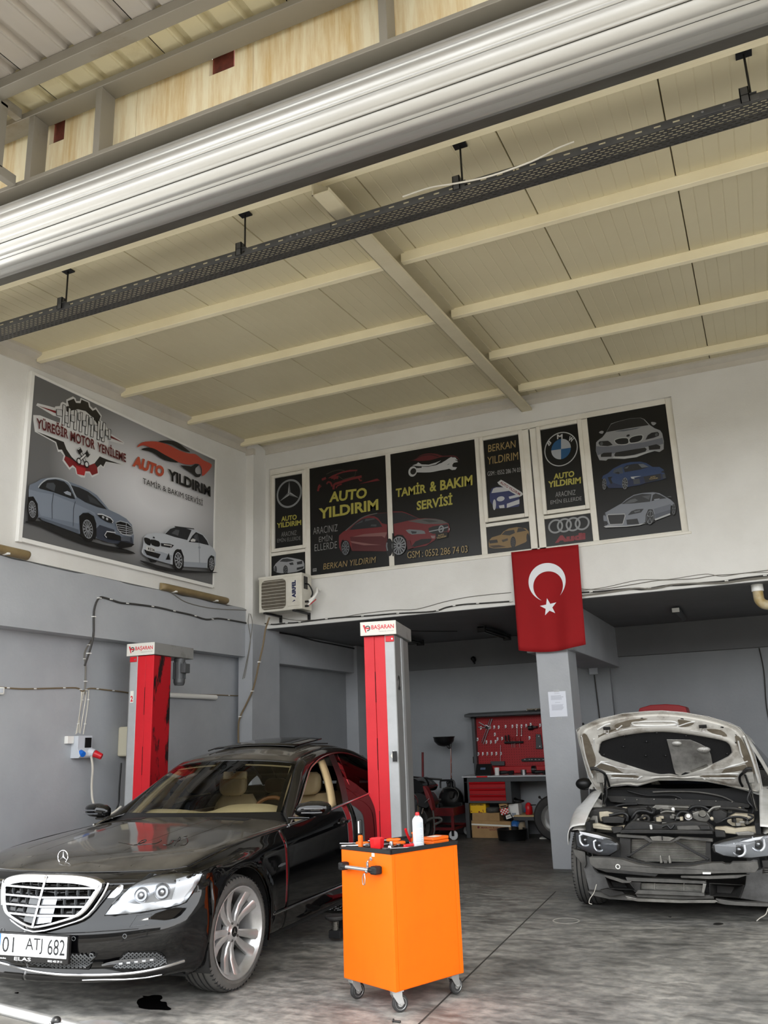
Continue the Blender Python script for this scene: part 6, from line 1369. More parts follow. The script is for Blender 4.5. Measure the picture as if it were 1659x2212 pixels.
CB.line(cc(0,2000,4.1475,[(-10,325),(100,355),(265,400),(420,425),(600,438),(900,440),(1100,430),(1260,412),(1400,385),(1530,350),(1650,312)]),.0075, 'chrome_trim', bc, 'lip_trim', off=.004)
CB.line(cc(0,2000,4.1475,[(740,485),(900,480),(1100,478),(1300,462),(1450,435)]),.004, 'chrome_trim', bc, 'lower_lip_trim', off=.002)
CB.line(cc(0,1820,5.53,[(430,1075),(700,1080),(1000,1070),(1300,1050),(1655,1025)]),.0035, 'car_black', bc, 'bumper_crease', off=.003)
for x, y in ((32,1048),(880,1148),(1490,1118)):
    P = [(x/5.53+4*math.cos(a),1820+y/5.53+4.4*math.sin(a)) for a in np.linspace(0,2*math.pi, 9)[:-1]]; CB.line(P, .0018, 'mesh_grey', bc, 'parking_sensor', closed=True)
# washer flap, side lamp, badge strip beside the grille
CB.line(cc(0,1550,2,[(590,855),(655,848),(640,895),(560,905)]),.0018, 'mesh_grey', bc, 'washer_flap', sm=0, closed=True, mirror=True)
ov(cc(380,1840,4.1475,[(912,128),(940,105),(978,95),(980,112),(945,130),(915,138)]), 'lamp_silver', bc, 'side_repeater', off=.003, sm=0)
ov(cc(0,1820,5.53,[(1285,665),(1330,610),(1400,540),(1445,505),(1475,515),(1470,560),(1430,615),(1370,660)]), 'chrome_trim', bc, 'corner_chrome', off=.003, sm=0, mirror=True)
# dust drawing on the bonnet: finger-drawn lines
CBh = Car((-4.181,4.90), math.radians(-86.9)); CBh.bvh([HD, [[(p[0],-p[1], p[2]) for p in r] for r in HD]])
for P in ([(25,925),(80,935),(150,948),(230,925),(255,905),(215,912),(185,945),(260,940),(330,935),(380,912),(370,900)],[(395,945),(440,945),(480,920),(460,908),(520,915),(540,890),(530,882),(505,925),(490,950)],[(540,950),(580,945),(600,920),(590,890),(560,885),(595,872)]):
    CBh.line(cc(250,1580,3.858, P),.0028, 'car_black', bc, 'dust_drawing', off=.0005, sm=3, flat=True)
# ---------------------------------------------------------------- white saloon with its bonnet up and bumper off
mat('car_white', (226,226,224),.25, coat=.5, rgb2=(176,172,164), scale=3, amt=.62); mat('inner_white', (206,203,196),.4, rgb2=(104,90,72), scale=4.5, amt=.60, contrast=.12)
mat('dusty_black', (24,24,24),.6, rgb2=(54,51,47), scale=7, amt=.6, bump=.2); mat('dusty_grey', (92,90,86),.6, rgb2=(44,43,41), scale=6, amt=.55, bump=.2); mat('alu_shield', (205,203,198),.38,.6, rgb2=(110,108,104), scale=7, bump=.4, bscale=160)
mat('insulation', (18,18,19),.95, bump=.3, bscale=30); mat('alu_dull', (150,148,142),.4,.7, rgb2=(96,94,90), scale=9); mat('cream_tank', (196,188,168),.5, rgb2=(150,138,116), scale=7); mat('liner', (112,112,112),.8, rgb2=(66,64,62), scale=5, amt=.5, bump=.3); mat('tyre_dusty', (74,72,69),.85, rgb2=(104,98,90), scale=6)
CW = Car((-.92,8.23), math.radians(-90.66))
wc_ = thing('car', 'white saloon with raised bonnet and removed front bumper beside the pillar', 'car', (CW.o[0], CW.o[1],0), CW.rz)
def pln(x, y, n, c):
    """photo point onto the local plane n.p = c"""
    d = CW.R.T@ray(x, y); o = CW.l(CAM); n = V(*n); return o+d*((c-n@o)/(n@d))
pu = lambda x, y, u: pln(1200+x/3.614,1480+y/3.614,(1,0,0), u)
pw = lambda x, y, w: pln(1200+x/3.614,1480+y/3.614,(0,0,1), w)
TH = math.radians(47); HN = (-math.sin(TH),0, math.cos(TH)); HC = HN[0]*-.45+HN[2]*.95; HNv = V(*HN)
ph = lambda x, y, h=0: pln(1200+x/3.614,1480+y/3.614, HN, HC-h)
def slab(P, u, d, m, name, par=wc_, sm=0, bevel=.003, **k):
    q = [pu(x, y, u) for x, y in P]
    if sm: q = crom(q, sm, closed=True)
    return MB().prism(q, (-d, 0,0)).build(name, m, par, bevel=bevel, **k)
def utube(P, u, r, m, name, par=wc_, sm=5, closed=False):
    q = [pu(x, y, u[i] if isinstance(u, (list, tuple)) else u) for i, (x, y) in enumerate(P)]
    q = crom(q, sm, closed=closed) if sm else q
    return MB().tube(q, r, 8, closed=closed).build(name, m, par, smooth=True)
# --- bonnet, hinged at the windscreen and propped at about 47 degrees
bo = bpy.data.objects.new('bonnet', None); col.objects.link(bo); bo.parent = wc_
OUTL = [(160,350),(215,315),(330,265),(520,222),(700,205),(830,200),(1000,213),(1200,248),(1370,298),(1440,330),(1492,395),(1560,550),(1600,700),(1622,820),(1612,862),(1575,855),(1500,828),(1300,778),(1180,755),(1000,745),(800,745),(640,790),(560,782),(430,795),(350,843),(310,810),(255,720),(215,580),(180,440)]
INL = [(350,470),(365,440),(540,392),(790,366),(1000,380),(1270,425),(1350,455),(1375,520),(1360,546),(1225,612),(1000,700),(900,690),(795,690),(600,632),(360,552),(345,505)]
def cen(P): A = np.array(P); return A.mean(0)
def hprism(P, h0, h1, m, name, sm=0, par=bo, bevel=.004):
    q0 = [ph(x, y, h0) for x, y in P]
    if sm: q0 = crom(q0, sm, closed=True)
    return MB().prism(q0,-HNv*(h1-h0)).build(name, m, par, bevel=bevel)
# outer skin with crown: a slightly domed sheet behind the frame
sk = [ph(x, y, 0) for x, y in OUTL]; cx_ = sum(sk)/len(sk)
rings = []
for t in (0,.015,.05,.2,.45,.7,.9,1):
    rings.append([lerp(cx_, p, 1-t*.999)+HNv*(.012+.07*(1-(1-t)**2)) if t else p+HNv*.0 for p in sk])
b = MB(); b.grid(rings, closed_v=True); b.build('bonnet_skin', 'car_white', bo, smooth=True, angle=70, solid=.002)
# inner frame: ring between the outer outline and the insulation opening
def ringmesh(A, B, n, h, m, name, depth):
    a = crom([V(x, y, 0) for x, y in A],4, closed=True); b_ = crom([V(x, y, 0) for x, y in B],8, closed=True)
    c = cen(B)
    def at(P, ang):
        best = None
        for i in range(len(P)):
            p, q = P[i]-V(c[0], c[1],0), P[(i+1) % len(P)]-V(c[0], c[1],0); d = (math.cos(ang), math.sin(ang)); den = d[0]*(q[1]-p[1])-d[1]*(q[0]-p[0])
            if abs(den) < 1e-9: continue
            t = (p[0]*(q[1]-p[1])-p[1]*(q[0]-p[0]))/den; s_ = (p[0]*d[1]-p[1]*d[0])/den
            if t > 0 and -1e-6 <= s_ <= 1+1e-6 and (best is None or t < best): best = t
        return c[0]+best*math.cos(ang), c[1]+best*math.sin(ang)
    G_ = []
    for k in range(n):
        ang = 2*math.pi*k/n; o = at(a, ang); i_ = at(b_, ang); row = []
        for t, hh in ((0,.0),(.02,.012),(.07,.012),(.11,.002),(.16,.002),(.22,.016),(.45,.020),(.60,.014),(.72,.022),(.94,.022),(1.0,-.006)):
            row.append(ph(lerp(o[0], i_[0], t), lerp(o[1], i_[1], t), h+hh*depth))
        G_.append(row)
    b = MB(); b.grid(G_, closed_u=True); return b.build(name, m, bo, smooth=True, angle=50)
ringmesh([(x*.985+12, y*.985+8) for x, y in OUTL], INL, 110,.004, 'inner_white', 'bonnet_frame', 1.2)
hprism([(x, y) for x, y in INL],-.002,.003, 'insulation', 'insulation_mat', sm=4)
for (x, y) in ((530,480),(710,440),(705,550),(860,550),(1020,395),(540,395),(790,372),(1340,535),(380,540)): b = MB(); b.sphere(ph(x, y, .004),.011,10,6); b.build('mat_clip', 'black', bo, smooth=True)
SH = [(868,422),(1050,425),(1125,455),(1190,490),(1212,540),(1226,615),(1200,640),(1150,668),(1072,702),(1050,682),(1012,678),(990,690),(975,706),(937,690),(920,640),(900,545)]
hprism(SH, .006,.010, 'alu_shield', 'heat_shield', bevel=.002)
for x, y, r in ((945,452,.05),(1155,500,.06),(1010,560,.09)): b = MB(); b.sphere(ph(x, y, .0), r, 16,8,(.6,1,.6)); b.build('shield_dimple', 'alu_shield', bo, smooth=True) if r < .08 else None
hprism([(1050,665),(1180,612),(1200,640),(1075,695)],.010,.013, 'alu_dull', 'shield_tab')
mat('pocket_shade', (128,120,106),.6, rgb2=(92,82,68), scale=9)  # darker flat plates on the frame, recess shade put into their colour
for P in ([(205,400),(245,390),(290,500),(315,590),(285,690),(240,600)],[(1400,400),(1450,420),(1520,560),(1560,690),(1500,640),(1440,520)],[(470,305),(600,268),(720,262),(590,300),(580,322),(480,335)],[(960,268),(1080,290),(1040,320),(960,325),(965,300)],[(330,610),(420,628),(560,660),(640,690),(480,680),(340,650)],[(1270,670),(1400,640),(1480,620),(1470,660),(1300,685)],[(450,700),(620,705),(640,722),(460,716)],[(1150,705),(1400,705),(1390,718),(1160,718)],[(340,395),(430,350),(470,345),(400,385),(340,430)],[(1180,345),(1290,350),(1340,400),(1250,385)]): hprism(P, .027,.029, 'pocket_shade', 'shaded_pocket', sm=3, bevel=0)
# pressed ribs, holes and latches of the frame
for P in ([(600,300),(625,285),(900,280),(945,300),(900,312),(640,315),(600,300)],[(330,345),(390,310),(430,300)],[(480,345),(520,310)],[(430,375),(540,345),(700,325),(860,322),(1000,335)],[(950,320),(1040,290),(1090,285)],[(1050,350),(1200,375),(1300,395)],[(350,600),(500,640),(620,655)],[(395,690),(560,692),(650,690)],[(430,725),(520,722),(610,725)],[(1500,590),(1400,625),(1240,660)],[(1140,690),(1290,690),(1430,690)],[(1200,722),(1300,724),(1400,725)],[(300,640),(360,600),(420,590)],[(640,735),(675,710)],[(1140,715),(1165,735)],[(205,400),(235,560),(290,720)],[(1470,400),(1530,560),(1585,760)],[(300,420),(310,520)],[(1425,430),(1445,520),(1460,560)]):
    b = MB(); b.tube([ph(x, y, .0225) for x, y in P],.0095,8, smooth=4); b.build('pressed_rib', 'car_white', bo, smooth=True)
for x, y in ((345,398),(1268,378),(675,262),(843,259),(988,265),(247,410),(270,468),(285,550),(1400,390),(1412,450),(1455,540),(475,747),(1372,748),(297,355),(1300,330)):
    b = MB(); c = ph(x, y, .025); e1 = ph(x+1, y, .025)-c; e1 /= np.linalg.norm(e1); e2 = np.cross(HNv, e1); b.add([c+(e1*math.cos(a)*.015+e2*math.sin(a)*.010) for a in np.linspace(0,2*math.pi, 13)[:-1]],[tuple(range(12))]); b.build('hole', 'void', bo)
for x, y in ((400,335),(1150,320)):
    b = MB(); c = ph(x, y, .03); b.obox(c, (0,.032,0), HNv*.012, np.cross(HNv, V(0,1,0))*.014); b.build('latch_base', 'dusty_black', bo, bevel=.003)
    b = MB(); b.tube([ph(x-14, y+5,.03), ph(x-13, y+40,.055), ph(x+14, y+40,.055), ph(x+15, y+5,.03)],.004,6); b.build('latch_hook', 'chrome', bo)
hprism([(1178,658),(1250,660),(1250,676),(1180,674)],.02,.03, 'black', 'rubber_stop')
for P in ([(275,655),(300,650),(330,660),(375,685),(400,720),(420,790)],[(1535,655),(1500,655),(1470,680),(1440,710),(1440,750),(1460,790)]):
    b = MB(); b.tube([ph(x, y, .045) for x, y in P],.011,8, smooth=4); b.build('washer_hose', 'black', bo, smooth=True)
    b = MB(); b.tube([ph(x, y, .045) for x, y in P[:3]],.016,8, smooth=3); b.build('hose_sleeve', 'dusty_black', bo, smooth=True)
# hinges and gas struts
for s_, P, Q in ((-1,[(345,720),(370,830),(375,900),(385,945)],[(395,700),(385,800),(365,930)]),(1,[(1510,720),(1525,820),(1545,900),(1570,980)],[(1480,700),(1530,840),(1560,960)])):
    hg = bpy.data.objects.new('bonnet_hinge', None); col.objects.link(hg); hg.parent = wc_
    utube(P, (-.30,-.34,-.38,-.40),.014, 'alu_dull', 'hinge_arm', hg); utube(Q, (-.24,-.30,-.36),.009, 'black', 'gas_strut', hg); utube(Q[1:],(-.29,-.35),.006, 'chrome', 'strut_rod', hg, sm=0)
    c = pu(P[0][0]+5, P[0][1],-.28); MB().obox(c, (.01,0,0),(0,.035,0),(0,0,.05)).build('hinge_plate', 'alu_dull', hg, bevel=.005)
# --- body behind: loft of half sections (v, w) at stations along the car
SEC = {
 .45: [(.70,.22),(.80,.24),(.84,.40),(.86,.58),(.83,.675),(.76,.70),(.70,.705)],
 .20: [(.74,.22),(.86,.24),(.885,.45),(.89,.62),(.87,.73),(.80,.775),(.70,.785)],
 -.10: [(.76,.21),(.87,.23),(.90,.45),(.905,.65),(.885,.79),(.80,.835),(.70,.85)],
 -.50: [(.76,.20),(.87,.22),(.90,.40),(.905,.62),(.895,.80),(.82,.90),(.70,.93)],
 -.75: [(.76,.20),(.88,.22),(.905,.40),(.91,.62),(.90,.82),(.84,.92),(.72,.96)],
 -1.8: [(.76,.20),(.88,.22),(.905,.40),(.91,.62),(.90,.84),(.85,.94),(.72,.97)],
 -2.8: [(.76,.20),(.88,.22),(.905,.40),(.91,.62),(.90,.86),(.85,.97),(.72,1.0)],
 -3.5: [(.70,.26),(.80,.30),(.83,.45),(.84,.62),(.82,.86),(.74,.98),(.60,1.0)]}
us = sorted(SEC, reverse=True); ul = np.linspace(.45,-3.5,100)
def sec(u): return [(sint([-x for x in us],[SEC[x][k][0] for x in us],-u), sint([-x for x in us],[SEC[x][k][1] for x in us],-u)) for k in range(7)]
G_ = [crom([V(u, v, w) for v, w in sec(u)],4) for u in ul]
def warch(p):
    for uc, r in ((0,.355),(-2.81,.355)):
        d = math.hypot(p[0]-uc, p[2]-.315)
        if d < r and p[1] > .5: return uc, r, d
for s_ in (1,-1):
    for nm, lo, hi in (('front_wing', -.62,.46),('front_door', -1.55,-.62),('rear_door', -2.35,-1.55),('rear_wing', -3.6,-2.35)):
        b = MB(); idx = {}; vs = []; fs = []
        def vid(i, j):
            if (i, j) not in idx:
                p = V(*G_[i][j]); a = warch(p)
                if a: uc, r, d = a; k_ = r/max(d, 1e-6); p = V(uc+(p[0]-uc)*k_, p[1], max(.19,.315+(p[2]-.315)*k_))
                idx[(i, j)] = len(vs); vs.append((p[0], s_*p[1], p[2]))
            return idx[(i, j)]
        for i in range(len(ul)-1):
            for j in range(len(G_[0])-1):
                q = [G_[i][j], G_[i+1][j], G_[i+1][j+1], G_[i][j+1]]; c = sum(q)/4
                if lo < c[0] <= hi and not (c[0] > .24 and c[2] < .56) and not all(warch(x) for x in q): fs.append((vid(i, j), vid(i+1, j), vid(i+1, j+1), vid(i, j+1)))
        b.add(vs, fs); b.build(nm, 'car_white', wc_, smooth=True, angle=60, solid=.005)
    # greenhouse side
    gl = [(-.62,.84,.93),(-1.05,.72,1.17),(-1.45,.62,1.345),(-1.9,.59,1.38),(-2.5,.60,1.33),(-3.0,.70,1.08)]; lo_ = [(-.62,.84,.93),(-1.05,.86,.94),(-1.45,.86,.945),(-1.9,.86,.95),(-2.5,.855,.96),(-3.0,.82,1.0)]
    a, c = crom(gl, 5), crom(lo_, 5)
    b = MB(); b.grid([[lerp(c[i], a[i], f)*V(1, s_, 1)+V(0, s_*.02*math.sin(math.pi*f),0) for f in np.linspace(0,1,6)] for i in range(len(a))]); b.build('side_window', 'tint_glass', wc_, smooth=True, angle=60)
    b = MB(); b.tube([p*V(1, s_, 1) for p in a],.024,8); b.build('roof_rail', 'car_white', wc_, smooth=True)
    b = MB(); b.tube([p*V(1, s_, 1)+V(0, s_*.008,0) for p in c],.008,8); b.build('window_trim', 'black', wc_, smooth=True)
    b = MB(); P = [[(.004*0+uc+(.358)*math.cos(q), s_*v, .315+.358*math.sin(q)) for v in (.52,.885)] for uc in (0,) for q in np.linspace(1.0, math.pi+.4,22)]; b.grid(P); b.build('wheel_liner', 'liner', wc_, smooth=True)
    m_ = bpy.data.objects.new('wing_mirror', None); col.objects.link(m_); m_.parent = wc_; m_.location = (-.80, s_*.88,.95)
    b = MB(); b.sphere((0, s_*.06,.02),.10,16,10,(.5,.9,.6)); b.build('mirror_shell', 'black', m_, smooth=True); b = MB(); b.obox((0,0,-.02),(.03,0,0),(0,.06,0),(0,0,.012)); b.build('mirror_foot', 'black', m_, bevel=.004)
b = MB(); b.grid([[lerp(V(-.62,.82*t, .94+.03*(1-t*t)), V(-1.42,.60*t, 1.35+.035*(1-t*t)), f)+V(.02,0,.025)*math.sin(math.pi*f) for f in np.linspace(0,1,7)] for t in np.linspace(-1,1,13)]); b.build('windscreen', 'tint_glass', wc_, smooth=True)
b = MB(); b.grid([[lerp(V(-1.42,.60*t, 1.35+.035*(1-t*t)), V(-2.55,.60*t, 1.33+.035*(1-t*t)), f)+V(0,0,.035)*math.sin(math.pi*f) for f in np.linspace(0,1,7)] for t in np.linspace(-1,1,13)]); b.build('roof', 'car_white', wc_, smooth=True, solid=.01)
b = MB(); b.grid([[lerp(V(-2.55,.60*t, 1.33+.035*(1-t*t)), V(-3.1,.68*t, 1.03), f) for f in np.linspace(0,1,5)] for t in np.linspace(-1,1,9)]); b.build('rear_screen', 'tint_glass', wc_, smooth=True)
b = MB(); b.grid([[V(lerp(-3.05,-3.5, f), lerp(.72,.60, f)*t, lerp(1.03,1.0, f)+.02*(1-t*t)) for f in np.linspace(0,1,4)] for t in np.linspace(-1,1,7)]); b.build('boot_lid', 'car_white', wc_, smooth=True)
b = MB(); b.box(-3.52,-3.46,-.72,.72,.3,1.0); b.build('rear_panel', 'car_white', wc_, bevel=.03)
b = MB(); b.box(-3.4,.35,-.74,.74,.18,.22); b.box(-.60,-.55,-.84,.84,.22,.93); b.box(-.55,.40,-.70,-.66,.22,.72); b.box(-.55,.40,.66,.70,.22,.72); b.box(-3.4,-.6,-.8,.8,.3,.9); b.build('engine_bay', 'black_matte', wc_)
for s_ in (1,-1):
    wheel(wc_, 0, s_*.775,.315,.315,.225,.225, side=s_, hub='', spokes=10); wheel(wc_, -2.81, s_*.775,.315,.315,.225,.225, side=s_, hub='', spokes=10)
# inner wing rails seen in the bay
for s_ in (1,-1):
    b = MB(); b.grid([[V(u, s_*v, w+lerp(-.14,0,(u+.5)/.9)*0+sint([-.5,0,.4],[.86,.78,.66], u)-.80) for v, w in ((.82,.795),(.77,.80),(.72,.775),(.68,.70),(.66,.55))] for u in np.linspace(-.5,.42,9)]); b.build('inner_wing', 'inner_white', wc_, smooth=True, angle=50)
# --- cowl and engine clutter, each piece at its own depth
slab([(400,865),(560,868),(700,880),(1000,890),(1300,900),(1520,930),(1510,960),(1150,945),(700,935),(430,912)],-.48,.03, 'dusty_black', 'cowl_panel')
for x, y in ((540,893),(635,895),(768,893),(940,890),(1125,903),(1252,907),(1380,913)): b = MB(); b.sphere(pu(x, y, -.478),.008,8,6); b.build('cowl_bolt', 'alu_dull', wc_)
utube([(560,825),(700,860),(860,860),(950,870),(1020,915)],-.50,.008, 'black', 'wiper_arm'); utube([(760,835),(900,830),(1100,835),(1300,870),(1430,935)],-.52,.007, 'dusty_grey', 'wiper_arm')
slab([(430,800),(640,800),(880,808),(870,825),(600,825),(440,815)],-.60,.004, 'dusty_black', 'sunstrip')
EN = [('dusty_black', 'airbox', [(250,985),(330,965),(420,960),(540,980),(560,1040),(540,1095),(420,1085),(250,1060)],.10,.22),('cream_tank', 'strut_tower', [(338,990),(400,985),(455,1000),(530,1010),(520,1060),(430,1075),(345,1060)],.12,.12),('dusty_black', 'relay_box', [(355,1030),(480,1025),(540,1040),(530,1078),(370,1075)],.18,.08),
 ('cream_tank', 'slam_panel', [(240,1085),(330,1080),(440,1110),(540,1095),(530,1120),(430,1135),(300,1120),(240,1105)],.30,.06),('dusty_black', 'engine_cover', [(760,1030),(830,1005),(950,1010),(975,1050),(950,1075),(770,1075)],.05,.30),('alu_dull', 'intake_manifold', [(745,960),(780,935),(1035,945),(1060,965),(1030,980),(790,975),(755,1005)],-.12,.12),
 ('dusty_black', 'fan_shroud', [(600,1062),(720,1070),(820,1088),(900,1075),(1060,1060),(1180,1075),(1225,1110),(1240,1150),(520,1135),(560,1085)],.40,.10),('dusty_black', 'shroud_panel', [(512,1130),(800,1128),(1225,1138),(1230,1165),(800,1160),(505,1158)],.46,.08),
 ('cream_tank', 'strut_tower', [(1340,1035),(1400,1005),(1480,1010),(1545,1020),(1550,1060),(1480,1100),(1380,1100),(1340,1070)],.12,.12),('cream_tank', 'washer_tank', [(1240,1110),(1330,1105),(1400,1120),(1580,1100),(1570,1160),(1400,1165),(1250,1150)],.34,.08),('alu_dull', 'turbo_housing', [(1060,1000),(1110,985),(1190,1000),(1215,1040),(1180,1070),(1110,1060),(1070,1040)],.02,.12),
 ('dusty_black', 'battery_box', [(1225,985),(1290,975),(1340,1000),(1330,1060),(1250,1085),(1220,1050)],.08,.14),('dusty_black', 'side_duct', [(560,960),(700,955),(740,990),(720,1040),(600,1040),(560,1010)],-.02,.18),('alu_dull', 'fuel_rail', [(880,945),(1040,950),(1035,962),(880,958)],-.06,.03),('dusty_black', 'bulkhead_cover', [(470,945),(700,940),(1140,950),(1150,975),(700,965),(480,965)],-.34,.05),('dusty_grey', 'shroud_duct', [(940,1100),(1110,1095),(1140,1130),(950,1130)],.42,.03),('dusty_black', 'side_box', [(1120,1095),(1200,1095),(1210,1130),(1130,1132)],.43,.04),('alu_dull', 'bracket', [(1400,1150),(1500,1140),(1560,1150),(1550,1170),(1420,1175)],.44,.02),('alu_dull', 'bracket', [(240,1075),(285,1020),(325,1020),(335,1090),(300,1110)],.20,.03),('dusty_black', 'lamp_mount', [(430,1110),(520,1105),(520,1150),(450,1160)],.45,.06),('dusty_black', 'lamp_mount', [(1240,1130),(1320,1140),(1330,1190),(1250,1190)],.45,.06)]
for m_, nm, P, u, d in EN: slab(P, u, d, m_, nm, bevel=.008)
for P, u, r, m_ in (([(420,1020),(520,1000),(560,1020),(560,1060)],.16,.014, 'black'),([(600,1040),(640,990),(700,985),(760,1000),(770,960)],.05,.018, 'black'),([(640,1060),(700,1020),(730,1040),(720,1070)],.14,.012, 'dusty_black'),([(940,1055),(960,1010),(990,990),(1040,1000)],.08,.013, 'black'),([(1040,975),(1080,950),(1150,950),(1200,975),(1260,985)],-.10,.014, 'black'),([(1300,1060),(1360,1035),(1440,1030),(1500,1050),(1480,1090)],.20,.010, 'black'),([(1190,1000),(1230,960),(1290,950)],-.05,.012, 'alu_dull'),([(560,985),(640,960),(720,950)],-.10,.010, 'black'),([(820,1000),(860,985),(930,990)],.0,.009, 'alu_dull'),([(440,960),(520,935),(640,930)],-.30,.012, 'black'),([(250,975),(330,965),(520,975)],-.05,.014, 'dusty_black'),([(1280,960),(1400,965),(1500,985)],-.05,.014, 'dusty_black'),([(830,1110),(870,1095),(900,1120),(930,1090)],.44,.008, 'black'),([(1500,1010),(1540,1030),(1500,1060),(1470,1075)],.18,.008, 'black'),([(395,790),(400,860),(380,930)],-.28,.008, 'black'),([(1525,820),(1500,900),(1545,960),(1540,1000)],-.20,.010, 'black'),([(640,1010),(620,1050),(590,1075)],.2,.012, 'dusty_black')):
    utube(P, u, r, m_, 'hose')
random.seed(11)
for k in range(46):   # small clips, plugs and brackets across the bay
    x = random.uniform(430,1500); y = random.uniform(955,1090); u = lerp(-.2,.3,(y-955)/135)
    b = MB(); c = pu(x, y, u); a = random.uniform(0,3); b.obox(c, (.012*math.cos(a),.012*math.sin(a),0),(-.02*math.sin(a),.02*math.cos(a),0),(0,0, random.uniform(.006,.02))); b.build('fitting', random.choice(['alu_dull', 'black', 'dusty_black', 'cream_tank', 'alu_dull']), wc_, bevel=.003)
for x, y, r, m_ in ((1040,1035,.032, 'steel'),(1040,1030,.018, 'white_plastic'),(1222,1048,.014, 'cream_tank'),(920,975,.014, 'white_plastic'),(690,1035,.018, 'cream_tank'),(1150,1010,.03, 'alu_dull')):
    c = pu(x, y, .12); b = MB(); b.cyl(c, c+V(.02,0,.012), r, 18); b.build('filler_cap', m_, wc_, bevel=.003)
c = pu(748,1122,.47); MB().cyl(c, c+V(.01,0,.03),.010,8).build('clip', 'white_plastic', wc_)
# --- front: upper rail, radiator, struts, crash beam, ducts
slab([(475,1165),(700,1180),(745,1205),(900,1212),(960,1185),(1225,1200),(1228,1225),(1190,1222),(975,1200),(905,1232),(735,1228),(690,1200),(478,1185)],.60,.05, 'dusty_grey', 'upper_rail')
slab([(735,1185),(800,1180),(880,1185),(930,1195),(895,1218),(755,1215)],.62,.03, 'alu_dull', 'bonnet_catch'); c = pu(832,1195,.625); MB().obox(c, (.004,0,0),(0,.004,0),(0,0,.016)).build('catch_slot', 'black', wc_)
slab([(500,1190),(585,1200),(585,1330),(560,1345),(700,1385),(820,1400),(1050,1390),(1170,1370),(1175,1215),(1210,1215),(1215,1385),(1100,1420),(820,1430),(640,1410),(510,1370)],.57,.06, 'dusty_black', 'radiator_frame')
b = MB(); P = [pu(x, y, .50) for x, y in ((580,1200),(1182,1212),(1182,1385),(580,1380))]; b.prism(P, (-.03,0,0)); b.build('radiator', 'void', wc_)
n = 22; b = MB()
for k in range(n):
    y0 = lerp(1206,1380, k/n); b.bar(pu(588, y0,.505), pu(1176, y0+5,.505),.012,.0042)
tag(b.build('radiator_fins', 'alu_dull', wc_), kind='stuff')
slab([(742,1220),(765,1222),(575,1340),(552,1335)],.59,.02, 'black_plastic', 'brace'); slab([(925,1225),(950,1220),(1200,1355),(1190,1372)],.59,.02, 'black_plastic', 'brace')
for x in (822,890): slab([(x-8,1332),(x+2,1330),(x+14,1390),(x-6,1392)],.70,.03, 'alu_dull', 'tow_bracket')
slab([(845,1365),(872,1366),(872,1392),(845,1392)],.71,.03, 'dusty_grey', 'centre_bracket')
slab([(260,1345),(420,1350),(510,1360),(640,1400),(800,1425),(1060,1415),(1215,1390),(1300,1388),(1320,1398),(1360,1400),(1380,1385),(1520,1385),(1540,1375),(1575,1378),(1585,1430),(1560,1465),(1300,1470),(1100,1478),(800,1475),(640,1462),(440,1440),(315,1432),(270,1400)],.74,.09, 'dusty_grey', 'crash_beam', bevel=.010)
slab([(310,1432),(500,1446),(640,1462),(800,1478),(780,1496),(600,1480),(400,1462)],.745,.05, 'dusty_black', 'beam_foam'); slab([(975,1490),(1200,1492),(1515,1480),(1420,1508),(1200,1515),(980,1505)],.745,.05, 'dusty_grey', 'beam_foam')
c = pu(487,1417,.742); b = MB(); b.tube([c+V(.003,.016*math.cos(a),.016*math.sin(a)) for a in np.linspace(0,2*math.pi, 17)[:-1]],.004,6, closed=True); b.build('tow_eye', 'white_plastic', wc_, smooth=True)
slab([(1148,1460),(1213,1461),(1212,1477),(1148,1476)],.747,.003, 'white_plastic', 'label')
slab([(545,1500),(760,1508),(1170,1530),(1178,1560),(1150,1552),(680,1535),(560,1530)],.70,.07, 'dusty_grey', 'duct_lip'); slab([(560,1535),(665,1540),(660,1600),(620,1620),(590,1580)],.69,.05, 'dusty_black', 'duct_side'); slab([(1150,1550),(1178,1555),(1160,1625),(1140,1622)],.71,.06, 'alu_dull', 'duct_side'); slab([(640,1600),(1160,1622),(1165,1650),(620,1630)],.70,.06, 'dusty_grey', 'duct_floor')
b = MB(); b.prism([pu(x, y, .62) for x, y in ((665,1540),(1150,1555),(1150,1625),(665,1605))],(-.02,0,0)); b.build('intercooler', 'void', wc_)
for k in range(7):
    y0 = lerp(1548,1602, k/6); MB().bar(pu(668, y0,.63), pu(1148, y0+15,.63),.012,.0055).build('intercooler_fin', 'alu_dull', wc_)
for x in (775,1003): MB().bar(pu(x, 1545,.64), pu(x, 1618,.64),.006,.006,(1,0,0)).build('intercooler_strap', 'alu_dull', wc_)
for P, Q in (([(385,1490),(570,1530),(625,1600),(420,1590)],[(430,1530),(540,1545),(560,1580),(450,1575)]),([(1200,1545),(1475,1560),(1440,1660),(1205,1645)],[(1260,1560),(1400,1575),(1370,1630),(1260,1620)])):
    a = [pu(x, y, .74) for x, y in P]; c = [pu(x, y, .58) for x, y in Q]; b = MB(); b.grid([a, c], closed_v=True); b.add(c, [(0,1,2,3)]); b.build('brake_duct', 'dusty_black', wc_, solid=.004)
slab([(370,1482),(440,1495),(560,1530),(600,1525),(580,1545),(520,1545),(400,1505)],.75,.02, 'dusty_grey', 'duct_lip')
slab([(545,1645),(640,1665),(1000,1680),(1250,1680),(1270,1690),(1240,1702),(960,1702),(640,1690),(560,1672)],.76,.04, 'alu_dull', 'lower_bar'); slab([(1250,1665),(1400,1690),(1659,1705),(1659,1730),(1500,1725),(1330,1715),(1260,1700)],.70,.06, 'dusty_grey', 'undertray')
